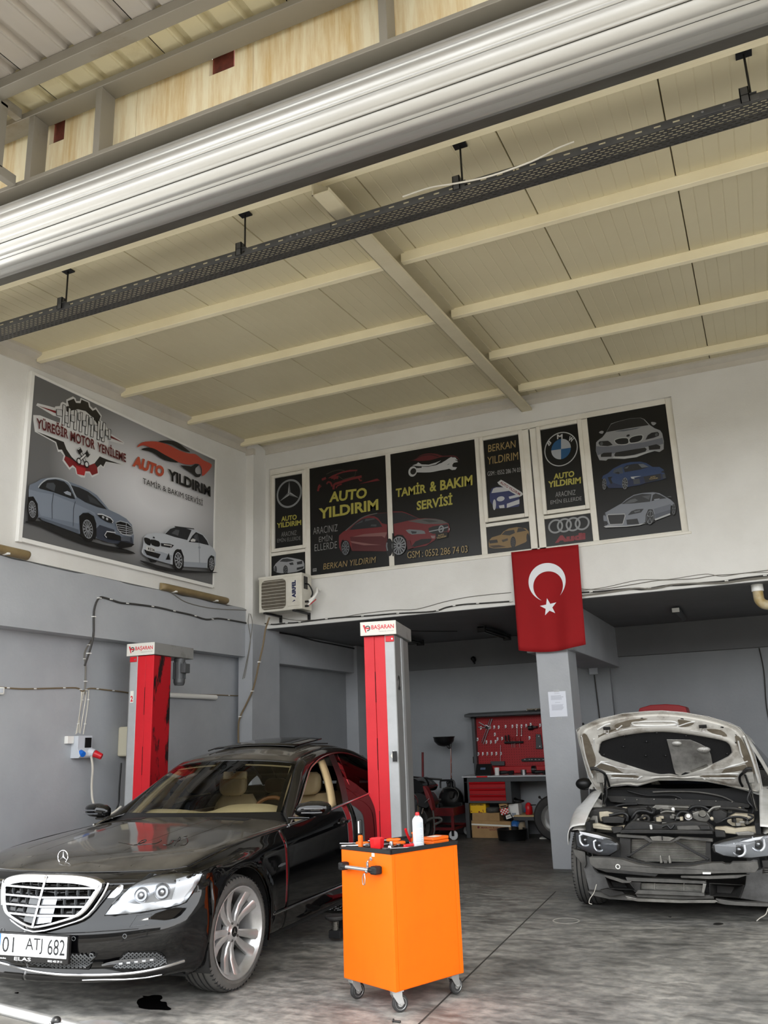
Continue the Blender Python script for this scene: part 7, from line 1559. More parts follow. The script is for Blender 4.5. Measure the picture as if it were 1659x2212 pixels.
slab([(345,1600),(400,1590),(520,1610),(540,1630),(420,1650),(360,1620)],.66,.05, 'dusty_black', 'mounting_arm'); slab([(250,1610),(600,1640),(700,1690),(420,1670),(280,1640)],.60,.10, 'dusty_grey', 'undertray')
slab([(620,1628),(1230,1640),(1240,1668),(1000,1672),(640,1655)],.66,.08, 'dusty_grey', 'lower_panel')
# wheel arch liners left hanging in front of the wheels
for P in ([(205,1300),(270,1345),(300,1440),(330,1470),(560,1530),(570,1580),(430,1600),(420,1650),(270,1640),(250,1560),(215,1420)],[(1490,1470),(1600,1440),(1659,1400),(1720,1380),(1720,1700),(1659,1700),(1440,1665),(1480,1560)]): slab(P, .46,.06, 'liner', 'front_liner', bevel=.012)
slab([(135,1280),(170,1290),(230,1300),(240,1400),(225,1430),(180,1360),(150,1330)],.50,.08, 'dusty_grey', 'wing_bracket'); slab([(1610,1370),(1700,1370),(1700,1430),(1620,1425)],.52,.06, 'dusty_black', 'wing_bracket')
for y in (1440,1455,1470): c = pu(1645, y, .54); MB().cyl(c, c+V(0,0,.008),.028,16).build('rubber_boot', 'dusty_grey', wc_)
c = [pu(x, y, .50) for x, y in ((1659,1740),(1640,1790),(1600,1815),(1570,1840))]; b = MB(); b.tube(c, .004,5, smooth=4); b.build('loose_wire', 'wire_white', wc_)
c = [pu(x, y, .62) for x, y in ((320,1555),(300,1620),(270,1665),(262,1700),(285,1710))]; b = MB(); b.tube(c, .003,5, smooth=4); b.build('loose_wire', 'wire_white', wc_)
# --- headlamps taken out of their panels, with ring lights
def lamp(P, C_, lbl, out, uo, ui):
    h = bpy.data.objects.new('headlamp', None); col.objects.link(h); h.parent = wc_; h['label'] = lbl
    x0, x1 = min(x for x, y in P), max(x for x, y in P)
    ux = lambda x: lerp(uo, ui, (x-x0)/(x1-x0))
    q = [pu(x, y, ux(x)) for x, y in P]; b = MB(); b.prism(q, (-.16,0,0)); b.build('lamp_housing', 'dusty_black', h, bevel=.012)
    c = sum(q)/len(q); inner = [lerp(c, p, .93)+V(.004,0,0) for p in q]; b = MB(); b.prism(inner, (.003,0,0)); b.build('reflector', 'lamp_silver', h)
    b = MB(); b.grid([[lerp(c, p, t)+V(.012+.028*(1-t*t),0,0) for p in crom(q, 3, closed=True)] for t in (1,.9,.7,.4,.02)], closed_v=True); b.build('lamp_lens', 'lens', h, smooth=True, angle=70)
    for (x, y, r) in C_:
        c = pu(x, y, ux(x))+V(.012,0,0)
        b = MB(); ring = [c+V(.004, r*math.cos(a)*(1.0), r*math.sin(a)) for a in np.linspace(math.radians(150), math.radians(390),25)]; ring = [c+V(.004, r*.98, r*.75)]+[c+V(.004, r*math.cos(a), r*math.sin(a)) for a in np.linspace(0,-math.pi, 17)]+[c+V(.004,-r*.98, r*.75), c+V(.004,-r*.5, r*1.0)]
        b.tube(ring, .0085,8); b.build('ring_light', 'lamp_bright', h, smooth=True)
        b = MB(); b.cyl(c-V(.02,0,0), c+V(.004,0,0), r*.74,20); b.build('projector_bowl', 'black', h)
        b = MB(); b.sphere(c-V(.006,0,0), r*.5,14,8,(.8,1,.8)); b.build('projector_lens', 'steel', h, smooth=True)
    return h
h = lamp([(147,1150),(182,1142),(330,1172),(450,1213),(492,1240),(492,1292),(425,1332),(340,1332),(230,1300),(160,1258)],[(236,1208,.046),(345,1252,.043)], 'smaller headlamp on the pillar side', 0,.46,.66)
slab([(185,1142),(330,1170),(440,1205),(420,1215),(300,1190),(190,1160)],.60,.01, 'lamp_bright', 'lamp_top_strip', h)
h = lamp([(1225,1248),(1300,1222),(1440,1192),(1600,1176),(1720,1160),(1720,1330),(1540,1352),(1400,1347),(1300,1332),(1235,1302)],[(1430,1282,.048),(1578,1240,.05)], 'larger headlamp at the right image edge', 0,.66,.46)
slab([(1440,1222),(1560,1190),(1625,1180),(1600,1205),(1500,1225)],.60,.01, 'lamp_bright', 'lamp_top_strip', h)
# ---------------------------------------------------------------- orange tool trolley
mat('orange', (250,106,0),.5, rgb2=(240,96,0), scale=3, amt=.72, spec=.3); mat('orange_tool', (236,104,20),.4); mat('tool_red', (200,24,30),.35); mat('tray_black', (20,20,21),.6)
mat('zinc', (190,190,188),.35,.7); mat('can_white', (214,218,222),.35); mat('ink_grey', (138,146,156),.5); mat('wood_light', (200,170,120),.6)
TA = math.atan2(.50,.23); TO = V(-2.13,4.785)       # near corner; local x runs along the long side, y towards the handle side
tv = thing('tool_trolley', 'orange steel tool trolley with open tool tray on top and four castors', 'tool trolley', (TO[0], TO[1],0), TA)
LX, LY = .55,.463; ct_, st_ = math.cos(TA), math.sin(TA)
def TL(x, y, z): return V(TO[0]+x*ct_-y*st_, TO[1]+x*st_+y*ct_, z)
MB().box(.0, LX, 0, LY, .115,.835).build('cabinet', 'orange', tv, bevel=.006)
MB().box(.03, LX-.04,-.003,.002,.120,.828).build('side_panel', 'orange', tv, bevel=.002)
MB().box(LX-.035, LX-.005,-.0035,.002,.117,.832).build('corner_post', 'orange', tv, bevel=.002)
MB().box(.002,.026,-.003,.002,.117,.832).build('corner_post', 'orange', tv, bevel=.002)
b = MB(); b.box(-.004, LX+.004,-.004, LY+.004,.835,.845); b.build('tray_base', 'tray_black', tv, bevel=.002)
for a in ((-.006, LX+.006,-.006,.008),(-.006, LX+.006, LY-.008, LY+.006),(-.006,.008,-.006, LY+.006),(LX-.008, LX+.006,-.006, LY+.006)): MB().box(a[0], a[1], a[2], a[3],.834,.858).build('tray_rim', 'tray_black', tv, bevel=.003)
hd = bpy.data.objects.new('handle', None); col.objects.link(hd); hd.parent = tv; hd.location = (0,0,0)
b = MB(); b.tube([(-.045,.13,.745),(-.045,.385,.745)],.011,12); b.build('bar', 'zinc', hd, smooth=True, angle=50)
for y in (.10,.405): b = MB(); b.box(-.058,0, y-.022, y+.03 if y < .2 else y+.022,.722,.768); b.build('grip_bracket', 'tray_black', hd, bevel=.010)
for y in (.125,.38): b = MB(); b.cyl((-.045, y-.02,.745),(-.045, y+.02,.745),.016,12); b.build('sleeve', 'tray_black', hd, bevel=.003)
b = MB(); b.cyl((-.001,.175,.80),(-.006,.175,.80),.011,14); lk = b.build('lock', 'zinc', tv)
b = MB(); b.tube([(-.008,.175,.80),(-.03,.172,.79),(-.035,.170,.765)],.003,6, smooth=3); b.box(-.036,-.032,.162,.182,.755,.785); b.build('key', 'steel', tv)
b = MB(); b.tube([(-.062,.168,.725),(-.066,.160,.70),(-.066,.163,.672),(-.066,.172,.665),(-.066,.181,.672),(-.066,.182,.70),(-.062,.174,.725)],.0035,8, smooth=4); b.build('key_fob', 'steel', tv, smooth=True)
MB().box(-.002,.0,.145,.17,.812,.832).build('sticker', 'sticker', tv)
b = MB(); b.sphere((-.045,.168,.735),.012); b.build('key_ring', 'steel', tv, smooth=True)
def castor(x, y, a, fixed=False):
    c = bpy.data.objects.new('castor', None); col.objects.link(c); c.parent = tv; c.location = (x, y, 0); c.rotation_euler = (0,0, a)
    MB().box(-.035,.035,-.03,.03,.108,.116).build('plate', 'zinc', c, bevel=.002)
    for s_ in (1,-1):
        b = MB(); b.prism([(-.028, s_*.02,.11),(.028, s_*.02,.11),(.028, s_*.02,.085),(.010+.03, s_*.02,.045),(.02, s_*.02,.038),(.0, s_*.02,.05),(-.028, s_*.02,.09)],(0, s_*.003,0)); b.build('fork', 'zinc', c, bevel=.001)
    b = MB(); b.box(-.028,.028,-.02,.02,.09,.11); b.build('fork_top', 'zinc', c, bevel=.006)
    b = MB(); b.lathe([(.018,-.014),(.040,-.014),(.046,-.009),(.047,0),(.046,.009),(.040,.014),(.018,.014)],(.02,0,.047), ax='y', seg=26); b.build('tyre', 'rubber', c, smooth=True, angle=40)
    b = MB(); b.lathe([(0,-.013),(.03,-.013),(.033,-.015),(.033,.015),(.03,.013),(0,.013)],(.02,0,.047), ax='y', seg=20); b.build('wheel', 'zinc', c, smooth=True, angle=30)
    b = MB(); b.cyl((.02,-.026,.047),(.02,.026,.047),.006,8); b.build('axle', 'zinc', c)
castor(.045,.045, math.radians(-20)); castor(.045, LY-.045, math.radians(-5)); castor(LX-.05,.045, math.radians(0), True); castor(LX-.05, LY-.045,0, True)
# --- tools lying in the tray (z of the tray floor .845)
Z0 = .8455
def tool(name, lbl, cat, x, y, a=0, z=Z0, grp=None):
    p = TL(x, y, z); return thing(name, lbl, cat, tuple(p), TA+a, grp)
t = tool('spray_can', 'white spray can with a red cap standing on the orange trolley', 'spray can', .27,.05)
b = MB(); b.lathe([(0,.0),(.031,.0),(.033,.004),(.033,.150),(.030,.160),(.020,.172),(.018,.176)], seg=28); b.build('can', 'can_white', t, smooth=True, angle=40)
b = MB(); b.lathe([(.019,.174),(.019,.180),(.0,.180)], seg=20); b.build('collar', 'steel', t, smooth=True, angle=40)
b = MB(); b.lathe([(.013,.180),(.013,.190),(.010,.198),(0,.199)], seg=18); b.build('cap', 'tool_red', t, smooth=True, angle=40)
b = MB()
for z0, z1, n in ((.112,.142,9),(.078,.102,7),(.030,.070,11),(.010,.022,3)):
    for k in range(n):
        z = lerp(z0, z1, k/max(1, n-1)); P = [[(.0335*math.cos(q),.0335*math.sin(q), zz) for zz in (z, z+.0015)] for q in np.linspace(-2.75,-1.35-.15*(k % 3),9)]; b.grid(P)
b.build('label_text', 'ink_grey', t)
t = tool('torch', 'upright orange and black work torch on the trolley corner', 'torch', .035,.315)
b = MB(); b.box(-.012,.012,-.014,.014,0,.075); b.build('grip', 'orange_tool', t, bevel=.008); b = MB(); b.box(-.012,.012,-.014,.014,.075,.165); b.build('head', 'black', t, bevel=.010); b = MB(); b.box(-.014,-.011,-.006,.006,.085,.155); b.build('lens', 'white_plastic', t, bevel=.002); b = MB(); b.tube([(.012,.010,.15),(.022,.012,.12),(.016,.012,.08)],.003,6, smooth=4); b.build('clip', 'black', t)
t = tool('cup', 'small glossy red plastic cup beside the orange torch', 'cup', .06,.19)
b = MB(); b.lathe([(0,.0),(.036,.0),(.040,.006),(.046,.062),(.043,.064),(.036,.01),(0,.008)], seg=7); b.build('cup', 'tool_red', t, bevel=.003)
t = tool('tool_case', 'flat orange plastic case at the far end of the trolley', 'tool case', .46,.10,.12)
b = MB(); b.box(-.085,.075,-.05,.05,0,.020); b.build('base', 'orange_tool', t, bevel=.005); b = MB(); b.box(-.085,.075,-.05,.05,.021,.040); b.build('lid', 'orange_tool', t, bevel=.006); MB().box(-.05,.03,-.03,.03,.040,.0406).build('label', 'sticker', t)
def screwdriver(lbl, x, y, a, hm, L=.12, hz=.012, grp='screwdrivers in the trolley tray'):
    t = tool('screwdriver', lbl, 'screwdriver', x, y, a, grp=grp)
    b = MB(); b.lathe([(0,0),(.010,.003),(.013,.02),(.011,.045),(.013,.07),(.009,.092),(.005,.095)], seg=12); b.v = [(z, y_, x_+hz) for x_, y_, z in b.v]; b.build('handle', hm, t, smooth=True, angle=50)
    b = MB(); b.cyl((.095,0, hz),(.095+L, 0, hz-.004),.0035,8); b.build('shaft', 'steel', t)
screwdriver('screwdriver with a plain orange handle near the front rim', .14,.36,1.9, 'orange_tool'); screwdriver('screwdriver with a thick tan and red handle, middle of tray', .30,.20,2.7, 'orange_tool'); screwdriver('red handled screwdriver lying along the long rim', .16,.06,.1, 'tool_red', .10); screwdriver('orange handled screwdriver near the back rim', .38,.33,2.2, 'orange_tool')
def spanner(lbl, x, y, a, L=.17, z=Z0+.001):
    t = tool('spanner', lbl, 'spanner', x, y, a, z, 'steel spanners in the trolley tray')
    b = MB(); b.bar((-L/2,0,.005),(L/2,0,.005),.012,.005); b.build('shaft', 'steel', t, bevel=.002)
    b = MB(); b.lathe([(.008,.0),(.015,.0),(.015,.009),(.008,.009)],(L/2+.012,0,.001), seg=18); b.build('ring_end', 'steel', t)
    b = MB(); b.prism([(-L/2,-.010,.002),(-L/2-.012,-.016,.002),(-L/2-.028,-.010,.002),(-L/2-.014,-.005,.002),(-L/2-.014,.005,.002),(-L/2-.028,.010,.002),(-L/2-.012,.016,.002),(-L/2,.010,.002)],(0,0,.008)); b.build('open_end', 'steel', t)
spanner('steel spanner beside the red cup', .16,.16,.5); spanner('steel spanner crossing the middle of the tray', .24,.13,1.1); spanner('steel spanner between cup and spray can', .13,.08,2.5,.14); spanner('steel spanner near the handle side rim', .22,.28,.3)
t = tool('pliers', 'pair of pliers with red and yellow handles leaning behind the spray can', 'pliers', .30,.15,.6)
b = MB(); b.tube([(0,0,.02),(-.03,.012,.06),(-.05,.02,.10)],.008,8, smooth=4); b.build('red_handle', 'tool_red', t, smooth=True); b = MB(); b.tube([(0,0,.02),(-.01,-.02,.05),(-.035,-.02,.075)],.008,8, smooth=4); b.build('yellow_handle', 'orange_tool', t, smooth=True); b = MB(); b.obox((.02,0,.014),(.025,0,0),(0,.010,0),(0,0,.008)); b.build('jaw', 'steel', t, bevel=.004)
for k, (x, y, r, l, lb) in enumerate(((.33,.12,.013,.03, 'steel socket standing behind the spray can'),(.35,.17,.016,.035, 'larger steel socket behind the spray can'),(.20,.22,.012,.028, 'steel socket lying in the middle of the tray'),(.10,.12,.014,.02, 'short steel socket beside the red cup'))):
    t = tool('socket', lb, 'socket', x, y, grp='sockets in the trolley tray'); b = MB(); b.lathe([(r*.6,.0),(r, .0),(r, l*.6),(r*.8, l),(r*.5, l)], seg=16); b.build('barrel', 'steel', t, smooth=True, angle=40); b = MB(); b.cyl((0,0, l-.003),(0,0, l-.001), r*.55,6); b.build('bore', 'void', t)
t = tool('ratchet', 'silver ratchet handle lying across the tray front', 'ratchet', .09,.33,2.4); b = MB(); b.tube([(0,0,.010),(.15,0,.010)],.007,8); b.build('handle', 'steel', t, smooth=True); b = MB(); b.cyl((-.01,0,.003),(-.01,0,.02),.018,18); b.build('head', 'steel', t, bevel=.002)
t = tool('rag', 'dark crumpled rag at the back of the trolley tray', 'rag', .42,.30); random.seed(5)
b = MB(); b.grid([[(.07*(i/8-.5)*2*(1+.2*math.sin(j)),.05*(j/8-.5)*2*(1+.2*math.sin(i*1.3)),.004+.020*abs(math.sin(i*1.1+j*.7))*(1-abs(i/4-1)**3)*(1-abs(j/4-1)**3)) for j in range(9)] for i in range(9)]); b.build('cloth', 'black_matte', t, smooth=True, solid=.002)
t = tool('hose_clamp', 'shiny metal hose clamp at the back rim of the tray', 'hose clamp', .45,.24); b = MB(); b.lathe([(.020,0),(.022,0),(.022,.012),(.020,.012)], seg=20); b.build('band', 'steel', t); b = MB(); b.box(.016,.04,-.008,.008,.0,.016); b.build('screw_housing', 'steel', t, bevel=.003)

# ---------------------------------------------------------------- workbench with tool board against the far wall
mat('bench_grey', (66,68,70),.5,.2); mat('bench_red', (170,10,20),.4, rgb2=(150,6,14), scale=3); mat('board_red', (150,8,18),.5); mat('bench_top', (176,178,180),.35,.5); mat('cardboard', (176,142,98),.8, rgb2=(150,118,78), scale=5); mat('yellow_box', (232,182,8),.5); mat('box_ink', (120,40,44),.6); mat('box_ink_dark', (70,36,30),.6)
BY0, BY1, BX0, BX1 = 12.87,13.44,-4.47,-3.02
wbn = thing('workbench', 'dark grey workbench with three red drawers and a light worktop', 'workbench', (-3.75,13.1,0))
MB().box(BX0-.02, BX1, BY0-.02, BY1,.865,.89).build('worktop', 'bench_top', wbn, world=True, bevel=.004)
MB().box(BX0, BX1, BY0, BY0+.03,.80,.865).build('apron', 'bench_grey', wbn, world=True, bevel=.003)
for x in (BX0, BX1-.06):
    for y in (BY0, BY1-.06): MB().box(x, x+.06, y, y+.06,0,.865).build('leg', 'bench_grey', wbn, world=True, bevel=.004)
MB().box(BX0+.0, BX0+.74, BY0, BY0+.5,.495,.80).build('drawer_cabinet', 'bench_grey', wbn, world=True, bevel=.004)
for k in range(3):
    z1 = .80-k*.092; d = bpy.data.objects.new('drawer', None); col.objects.link(d); d.parent = wbn
    b = MB(); P = [(BX0+.09, BY0-.004, z1),(BX0+.09, BY0-.010, z1),(BX0+.09, BY0-.026, z1-.022),(BX0+.09, BY0-.012, z1-.034),(BX0+.09, BY0-.010, z1-.086),(BX0+.09, BY0+.0, z1-.086)]
    b.prism(P, (.565,0,0)); b.build('drawer_front', 'bench_red', d, world=False); d.location = (3.75,-13.1,0)
MB().box(BX0+.74, BX1-.06, BY0+.05, BY1-.05,.30,.32).build('shelf', 'wood_light', wbn, world=True); MB().box(BX0+.74, BX1, BY0+.03, BY0+.06,.25,.30).build('shelf_rail', 'bench_grey', wbn, world=True)
MB().box(-3.56,-3.52, BY0+.03, BY0+.07,0,.25).build('shelf_support', 'bench_grey', wbn, world=True)
pb = thing('tool_board', 'red perforated tool board with a dark hood behind the workbench', 'tool board', (-3.75,13.45,.89))
MB().box(-4.40, BX1,13.45,13.47,.89,1.76).build('board', 'board_red', pb, world=True)
b = MB()
for i in range(34):
    for j in range(20): b.box(-4.37+i*.04,-4.362+i*.04,13.4485,13.4495,.98+j*.038,.988+j*.038)
tag(b.build('holes', 'void', pb, world=True, fix=False), kind='stuff')
MB().box(-4.45,-4.40,13.36,13.47,.89,1.77).build('side_panel', 'bench_grey', pb, world=True, bevel=.004)
b = MB(); b.prism([(-4.52,13.22,1.77),(-4.52,13.22,1.81),(-4.52,13.47,1.84),(-4.52,13.47,1.77)],(1.5,0,0)); b.build('hood', 'bench_grey', pb, world=True, bevel=.006)
MB().box(-4.40, BX1,13.40,13.45,.895,1.0).build('back_ledge', 'bench_red', pb, world=True, bevel=.01)
W_ = lambda x, y, Y=13.44: atY(1000+x/8.7316,1520+y/8.7316, Y)
HK = [(342,470),(512,460),(592,455),(678,455),(807,445),(936,440),(1020,430),(1108,435),(1196,428),(1280,405),(1457,420),(604,590),(655,680),(741,670),(530,735),(618,730),(446,735),(278,685),(1258,658),(293,960),(378,958),(463,955),(547,955),(632,953),(718,955)]
mat('hook_white', (226,228,230),.35)
h0 = None
ORD = 'first second third fourth fifth sixth seventh eighth ninth tenth eleventh'.split()
for n_, (x, y) in enumerate(HK):
    lb = (ORD[n_]+' white hook from the left, top row of the red board' if n_ < 11 else 'lone white hook below the top row, left half of the board' if n_ == 11 else ('left', 'right')[n_-12]+' of two white hooks left of the screwdriver rail' if n_ < 14 else ('middle', 'rightmost', 'leftmost')[n_-14]+' of three low white hooks beside the long puller' if n_ < 17 else 'white hook at the left edge, middle row of the board' if n_ == 17 else 'lone white hook right of the screwdriver rail' if n_ == 18 else ORD[n_-19]+' white hook from the left, bottom row of the red board')
    p = W_(x, y); h = thing('tool_hook', lb, 'hook', (p[0],13.44, p[2]-.02), group='white tool hooks on the red board')
    if h0 is None:
        MB().box(-.012,.012,-.006,.006,.012,.055).build('plate', 'hook_white', h, bevel=.002); MB().tube([(0,-.004,.02),(0,-.03,.002),(0,-.034,.018)],.005,6, smooth=3).build('hook', 'hook_white', h); MB().box(-.005,.005,-.0072,-.006,.022,.034).build('mark', 'black', h); h0 = h
    else:
        for c in h0.children: part_copy(c, h)
def boardtool(name, lbl, cat, parts, Y=13.42):
    p = W_(parts[0][1][0][0], parts[0][1][0][1], Y); t = thing(name, lbl, cat, tuple(p))
    for nm, P, r, m_ in parts: MB().tube([W_(x, y, Y) for x, y in P], r, 8).build(nm, m_, t, world=True, smooth=True, angle=50)
    return t
boardtool('bearing_puller', 'long chrome puller tool hanging diagonally on the red board', 'puller', [('bar', [(515,285),(355,735)],.006, 'chrome'),('bar', [(550,285),(385,765)],.009, 'steel'),('arm', [(300,350),(410,415),(470,450)],.008, 'steel'),('arm', [(290,445),(400,455),(470,450)],.008, 'steel'),('arm', [(430,400),(500,440)],.008, 'chrome'),('clamp', [(430,440),(480,470)],.018, 'black')])
for x in (1020,1105): boardtool('spanner', ('left' if x < 1100 else 'right')+' one of two chrome spanners hanging on the red board', 'spanner', [('shaft', [(x,450),(x+2,590)],.008, 'chrome'),('open_end', [(x-6,440),(x+8,455)],.014, 'chrome'),('ring_end', [(x-6,600),(x+10,602)],.013, 'chrome')])
t = boardtool('tool_rail', 'black tool rail holding screwdrivers on the red board', 'tool rail', [('rail', [(785,735),(1140,725)],.018, 'black')])
for k, (x, m_, y1) in enumerate(((800,'black_matte',600),(858,'black_matte',590),(915,'bench_red',620),(945,'bench_red',620),(972,'bench_red',625),(1065,'bench_red',620))):
    tt = boardtool('screwdriver', ('first', 'second', 'third', 'fourth', 'fifth', 'sixth')[k]+' screwdriver from the left in the black rail, '+('black' if k in (0,1) else 'red')+' handle', 'screwdriver', [('handle', [(x,y1),(x+4,700)],.013 if m_ == 'black_matte' else .008, m_),('shaft', [(x+3,700),(x+(8 if k > 1 else 4),830 if k > 1 else 745)],.003, 'chrome')],13.41); tt['group'] = 'screwdrivers in the tool rail'
t = boardtool('angle_grinder', 'black round angle grinder hanging at the right of the red board', 'grinder', [('body', [(1235,460),(1330,450)],.035, 'black'),('head', [(1350,425),(1352,455)],.055, 'black')])
t = thing('bracket', 'black tapered bracket on the right side of the red board', 'bracket', tuple(W_(1440,850))); b = MB(); b.prism([W_(x, y, 13.44) for x, y in ((1385,575),(1468,578),(1510,850),(1385,850))],(0,-.03,0)); b.build('plate', 'bench_grey', t, world=True, bevel=.004)
for x, y in ((1430,615),(1450,803)): b = MB(); b.cyl(W_(x, y, 13.41), W_(x, y, 13.405),.008,8); b.build('screw', 'steel', t, world=True)
t = thing('shelf_bracket', 'black small wall shelf low on the red board', 'small shelf', tuple(W_(660,1160))); b = MB(); b.prism([W_(x, y, 13.44) for x, y in ((530,1085),(795,1085),(800,1165),(560,1160))],(0,-.05,0)); b.build('plate', 'bench_grey', t, world=True, bevel=.004); b = MB(); b.tube([W_(710,780,13.42), W_(707,1085,13.42)],.004,6); b.build('rod', 'steel', t, world=True)
t = thing('tool_rail', 'black magnetic strip with bits, low right on the red board', 'tool strip', tuple(W_(1320,1080))); b = MB(); b.prism([W_(x, y, 13.44) for x, y in ((1105,1050),(1215,1022),(1530,1020),(1535,1085),(1120,1090))],(0,-.03,0)); b.build('rail', 'black', t, world=True, bevel=.004)
for x in (1165,1250,1300,1370,1435,1515): b = MB(); b.sphere(W_(x, 1055,13.405),.010,8,6,(1.6,.6,.7)); b.build('bit', 'steel', t, world=True)
t = thing('label_holder', 'narrow strip thermometer on the side of the tool board', 'gauge', (-4.47,13.36,1.15)); MB().box(-4.462,-4.452,13.355,13.40,1.06,1.16).build('case', 'black', t, world=True); MB().box(-4.466,-4.461,13.36,13.39,1.08,1.15).build('scale', 'cream_tank', t, world=True)
t = thing('rag', 'crumpled beige rag and wrapper on top of the tool board hood', 'rag', tuple(W_(1350,165,13.3))); b = MB(); c = W_(1360,150,13.3); b.grid([[(c[0]-.12+i*.03,13.24+j*.03,1.825+.035*abs(math.sin(i*1.9+j*1.3))) for j in range(6)] for i in range(9)]); b.build('cloth', 'cream_tank', t, world=True, smooth=True, solid=.004)
# on the worktop
TZ = .89
def BT(name, lbl, cat, x, y): return thing(name, lbl, cat, (x, y, TZ))
t = BT('tester', 'black diagnostic tablet with a small lit screen on the bench', 'tester', -4.16,13.0)
b = MB(); b.prism([(-4.30,12.93,.89),(-4.30,13.12,.89),(-4.30,13.10,.95),(-4.30,13.02,1.06)],(.25,0,0)); b.build('case', 'black', t, world=True, bevel=.006)
b = MB(); mat('screen', (92,104,128),.2); b.add([(-4.22,12.972,.975),(-4.14,12.972,.975),(-4.14,12.985,1.005),(-4.22,12.985,1.005)],[(0,1,2,3)]); b.v = [(x, y-.012, z) for x, y, z in b.v]; b.build('screen', 'screen', t, world=True)
t = BT('cup', 'grey and white paper cup on the bench behind the tester', 'cup', -3.97,13.0); b = MB(); b.lathe([(0,0),(.032,0),(.038,.11),(.035,.11),(.03,.006),(0,.006)], seg=20); b.build('cup', 'white_plastic', t, smooth=True, angle=40)
t = BT('tin_can', 'shiny tin can on the middle of the bench', 'tin', -3.56,13.02); b = MB(); b.lathe([(0,0),(.042,0),(.042,.07),(.039,.07),(.039,.006),(0,.006)], seg=22); b.build('tin', 'steel', t, smooth=True, angle=40)
t = BT('cable_reel', 'small black cable reel on the bench', 'reel', -3.42,13.1); b = MB(); b.cyl((-.03,0,.065),(.03,0,.065),.06,20); b.build('reel', 'black', t, bevel=.006); b = MB(); b.cyl((-.035,0,.065),(.035,0,.065),.02,14); b.build('core', 'steel', t)
for k, (x, y, l, a, lb) in enumerate(((-3.85,13.1,.22,.3, 'dark power tool lying behind the cup'),(-3.30,13.05,.18,-.4, 'dark metal engine part near the reel'),(-3.15,13.1,.2,.8, 'black tool at the right end of the bench'))):
    t = BT('power_tool', lb, 'power tool', x, y); b = MB(); b.tube([(-l/2,0,.03),(0,.01,.035),(l/2,0,.03)],[.028,.022,.03],10, smooth=3); b.build('body', 'black', t, smooth=True); b = MB(); b.obox((l*.3,-.03,.02),(.02,.02,0),(-.01,.03,0),(0,0,.02)); b.build('grip', 'black_matte', t, bevel=.008)
MB().box(-4.25,-4.08,12.84,12.86,.868,.888).build('tape', 'tool_red', wbn, world=True)
# ---------------------------------------------------------------- boxes and parts under the bench
K_ = lambda x, y, Y: atY(1000+x/8.295,1720+y/8.295, Y)
def pbox(name, lbl, P, Y, d, m_, cat='box', grp=None, world=True, zb=None):
    q = [K_(x, y, Y) for x, y in P]; zmin = min(p[2] for p in q)
    if zb is not None:
        for p in q: p[2] += (zb-zmin)*(1 if p[2] < zmin+.03 else 0)
    t = thing(name, lbl, cat, (float(np.mean([p[0] for p in q])), Y+d/2, min(p[2] for p in q)), group=grp)
    MB().prism(q, (0, d, 0)).build('carton', m_, t, world=True, bevel=.004); return t, q
t, q = pbox('cardboard_box', 'long brown cardboard box with tape and printing, lowest of its stack', [(150,440),(855,450),(872,705),(165,695)],12.90,.3, 'cardboard', grp='boxes stacked under the workbench', zb=0)
b = MB(); b.prism([K_(x, y, 12.899) for x, y in ((148,487),(852,520),(855,552),(150,515))],(0,.001,0)); b.build('tape', 'sticker', t, world=True)
for s_, x0, x1, y0, y1, m_ in (('MARUTI SUZUKI', 328,710,548,576, 'box_ink'),('GENUINE PARTS', 468,740,585,612, 'box_ink')):
    b = MB(); put_text(b, s_, K_(x0, y1,12.898), K_(x1, y1+4,12.898), K_(x0, y0,12.898), bold=.03); b.build('lettering', m_, t, world=True, fix=False)
b = MB(); b.poly([K_(278+20*math.cos(a),556+22*math.sin(a),12.898) for a in np.linspace(0,2*math.pi, 13)[:-1]]); b.build('logo', 'box_ink', t, world=True)
t, q = pbox('cardboard_box', 'plain brown cardboard box in the middle of its stack', [(165,308),(650,303),(662,447),(168,442)],12.93,.28, 'cardboard', grp='boxes stacked under the workbench')
MB().prism([K_(x, y, 12.929) for x, y in ((165,300),(650,296),(650,305),(165,311))],(0,.02,0)).build('flap', 'cardboard', t, world=True)
t, q = pbox('cardboard_box', 'yellow box with dark lettering, topmost of its stack', [(118,122),(405,122),(415,302),(128,300)],12.95,.2, 'yellow_box', grp='boxes stacked under the workbench')
b = MB(); put_text(b, 'KRAFTWELL', K_(140,166,12.949), K_(370,166,12.949), K_(140,143,12.949), bold=.06); b.build('lettering', 'box_ink_dark', t, world=True, fix=False)
for P in ([(275,295),(280,268),(300,266),(305,285),(345,288),(350,298)],[(350,245),(362,236),(372,285),(362,290),(358,265)],[(142,250),(150,262),(165,262),(160,278),(145,282)]): b = MB(); b.prism([K_(x, y, 12.949) for x, y in P],(0,.001,0)); b.build('picture', 'box_ink', t, world=True)
t, q = pbox('parts_box', 'small grey opened parts box leaning on a checked box', [(640,138),(780,115),(795,185),(660,222)],12.92,.08, 'cardboard'); MB().prism([K_(x, y, 12.918) for x, y in ((665,180),(770,160),(778,180),(680,200))],(0,.001,0)).build('opening', 'void', t, world=True)
t, q = pbox('parts_box', 'small red and white checked parts box', [(655,232),(800,203),(825,305),(690,342)],12.90,.08, 'sticker')
for i in range(5):
    for j in range(4):
        if (i+j) % 2 == 0:
            f = lambda a, c: tuple(lerp(lerp(V(655,232), V(800,203), a), lerp(V(690,342), V(825,305), a), c)); b = MB(); b.prism([K_(*f(u_, v_),12.899) for u_, v_ in ((i/5, j/4),((i+1)/5, j/4),((i+1)/5,(j+1)/4),(i/5,(j+1)/4))],(0,.0008,0)); b.build('check', 'tool_red', t, world=True)
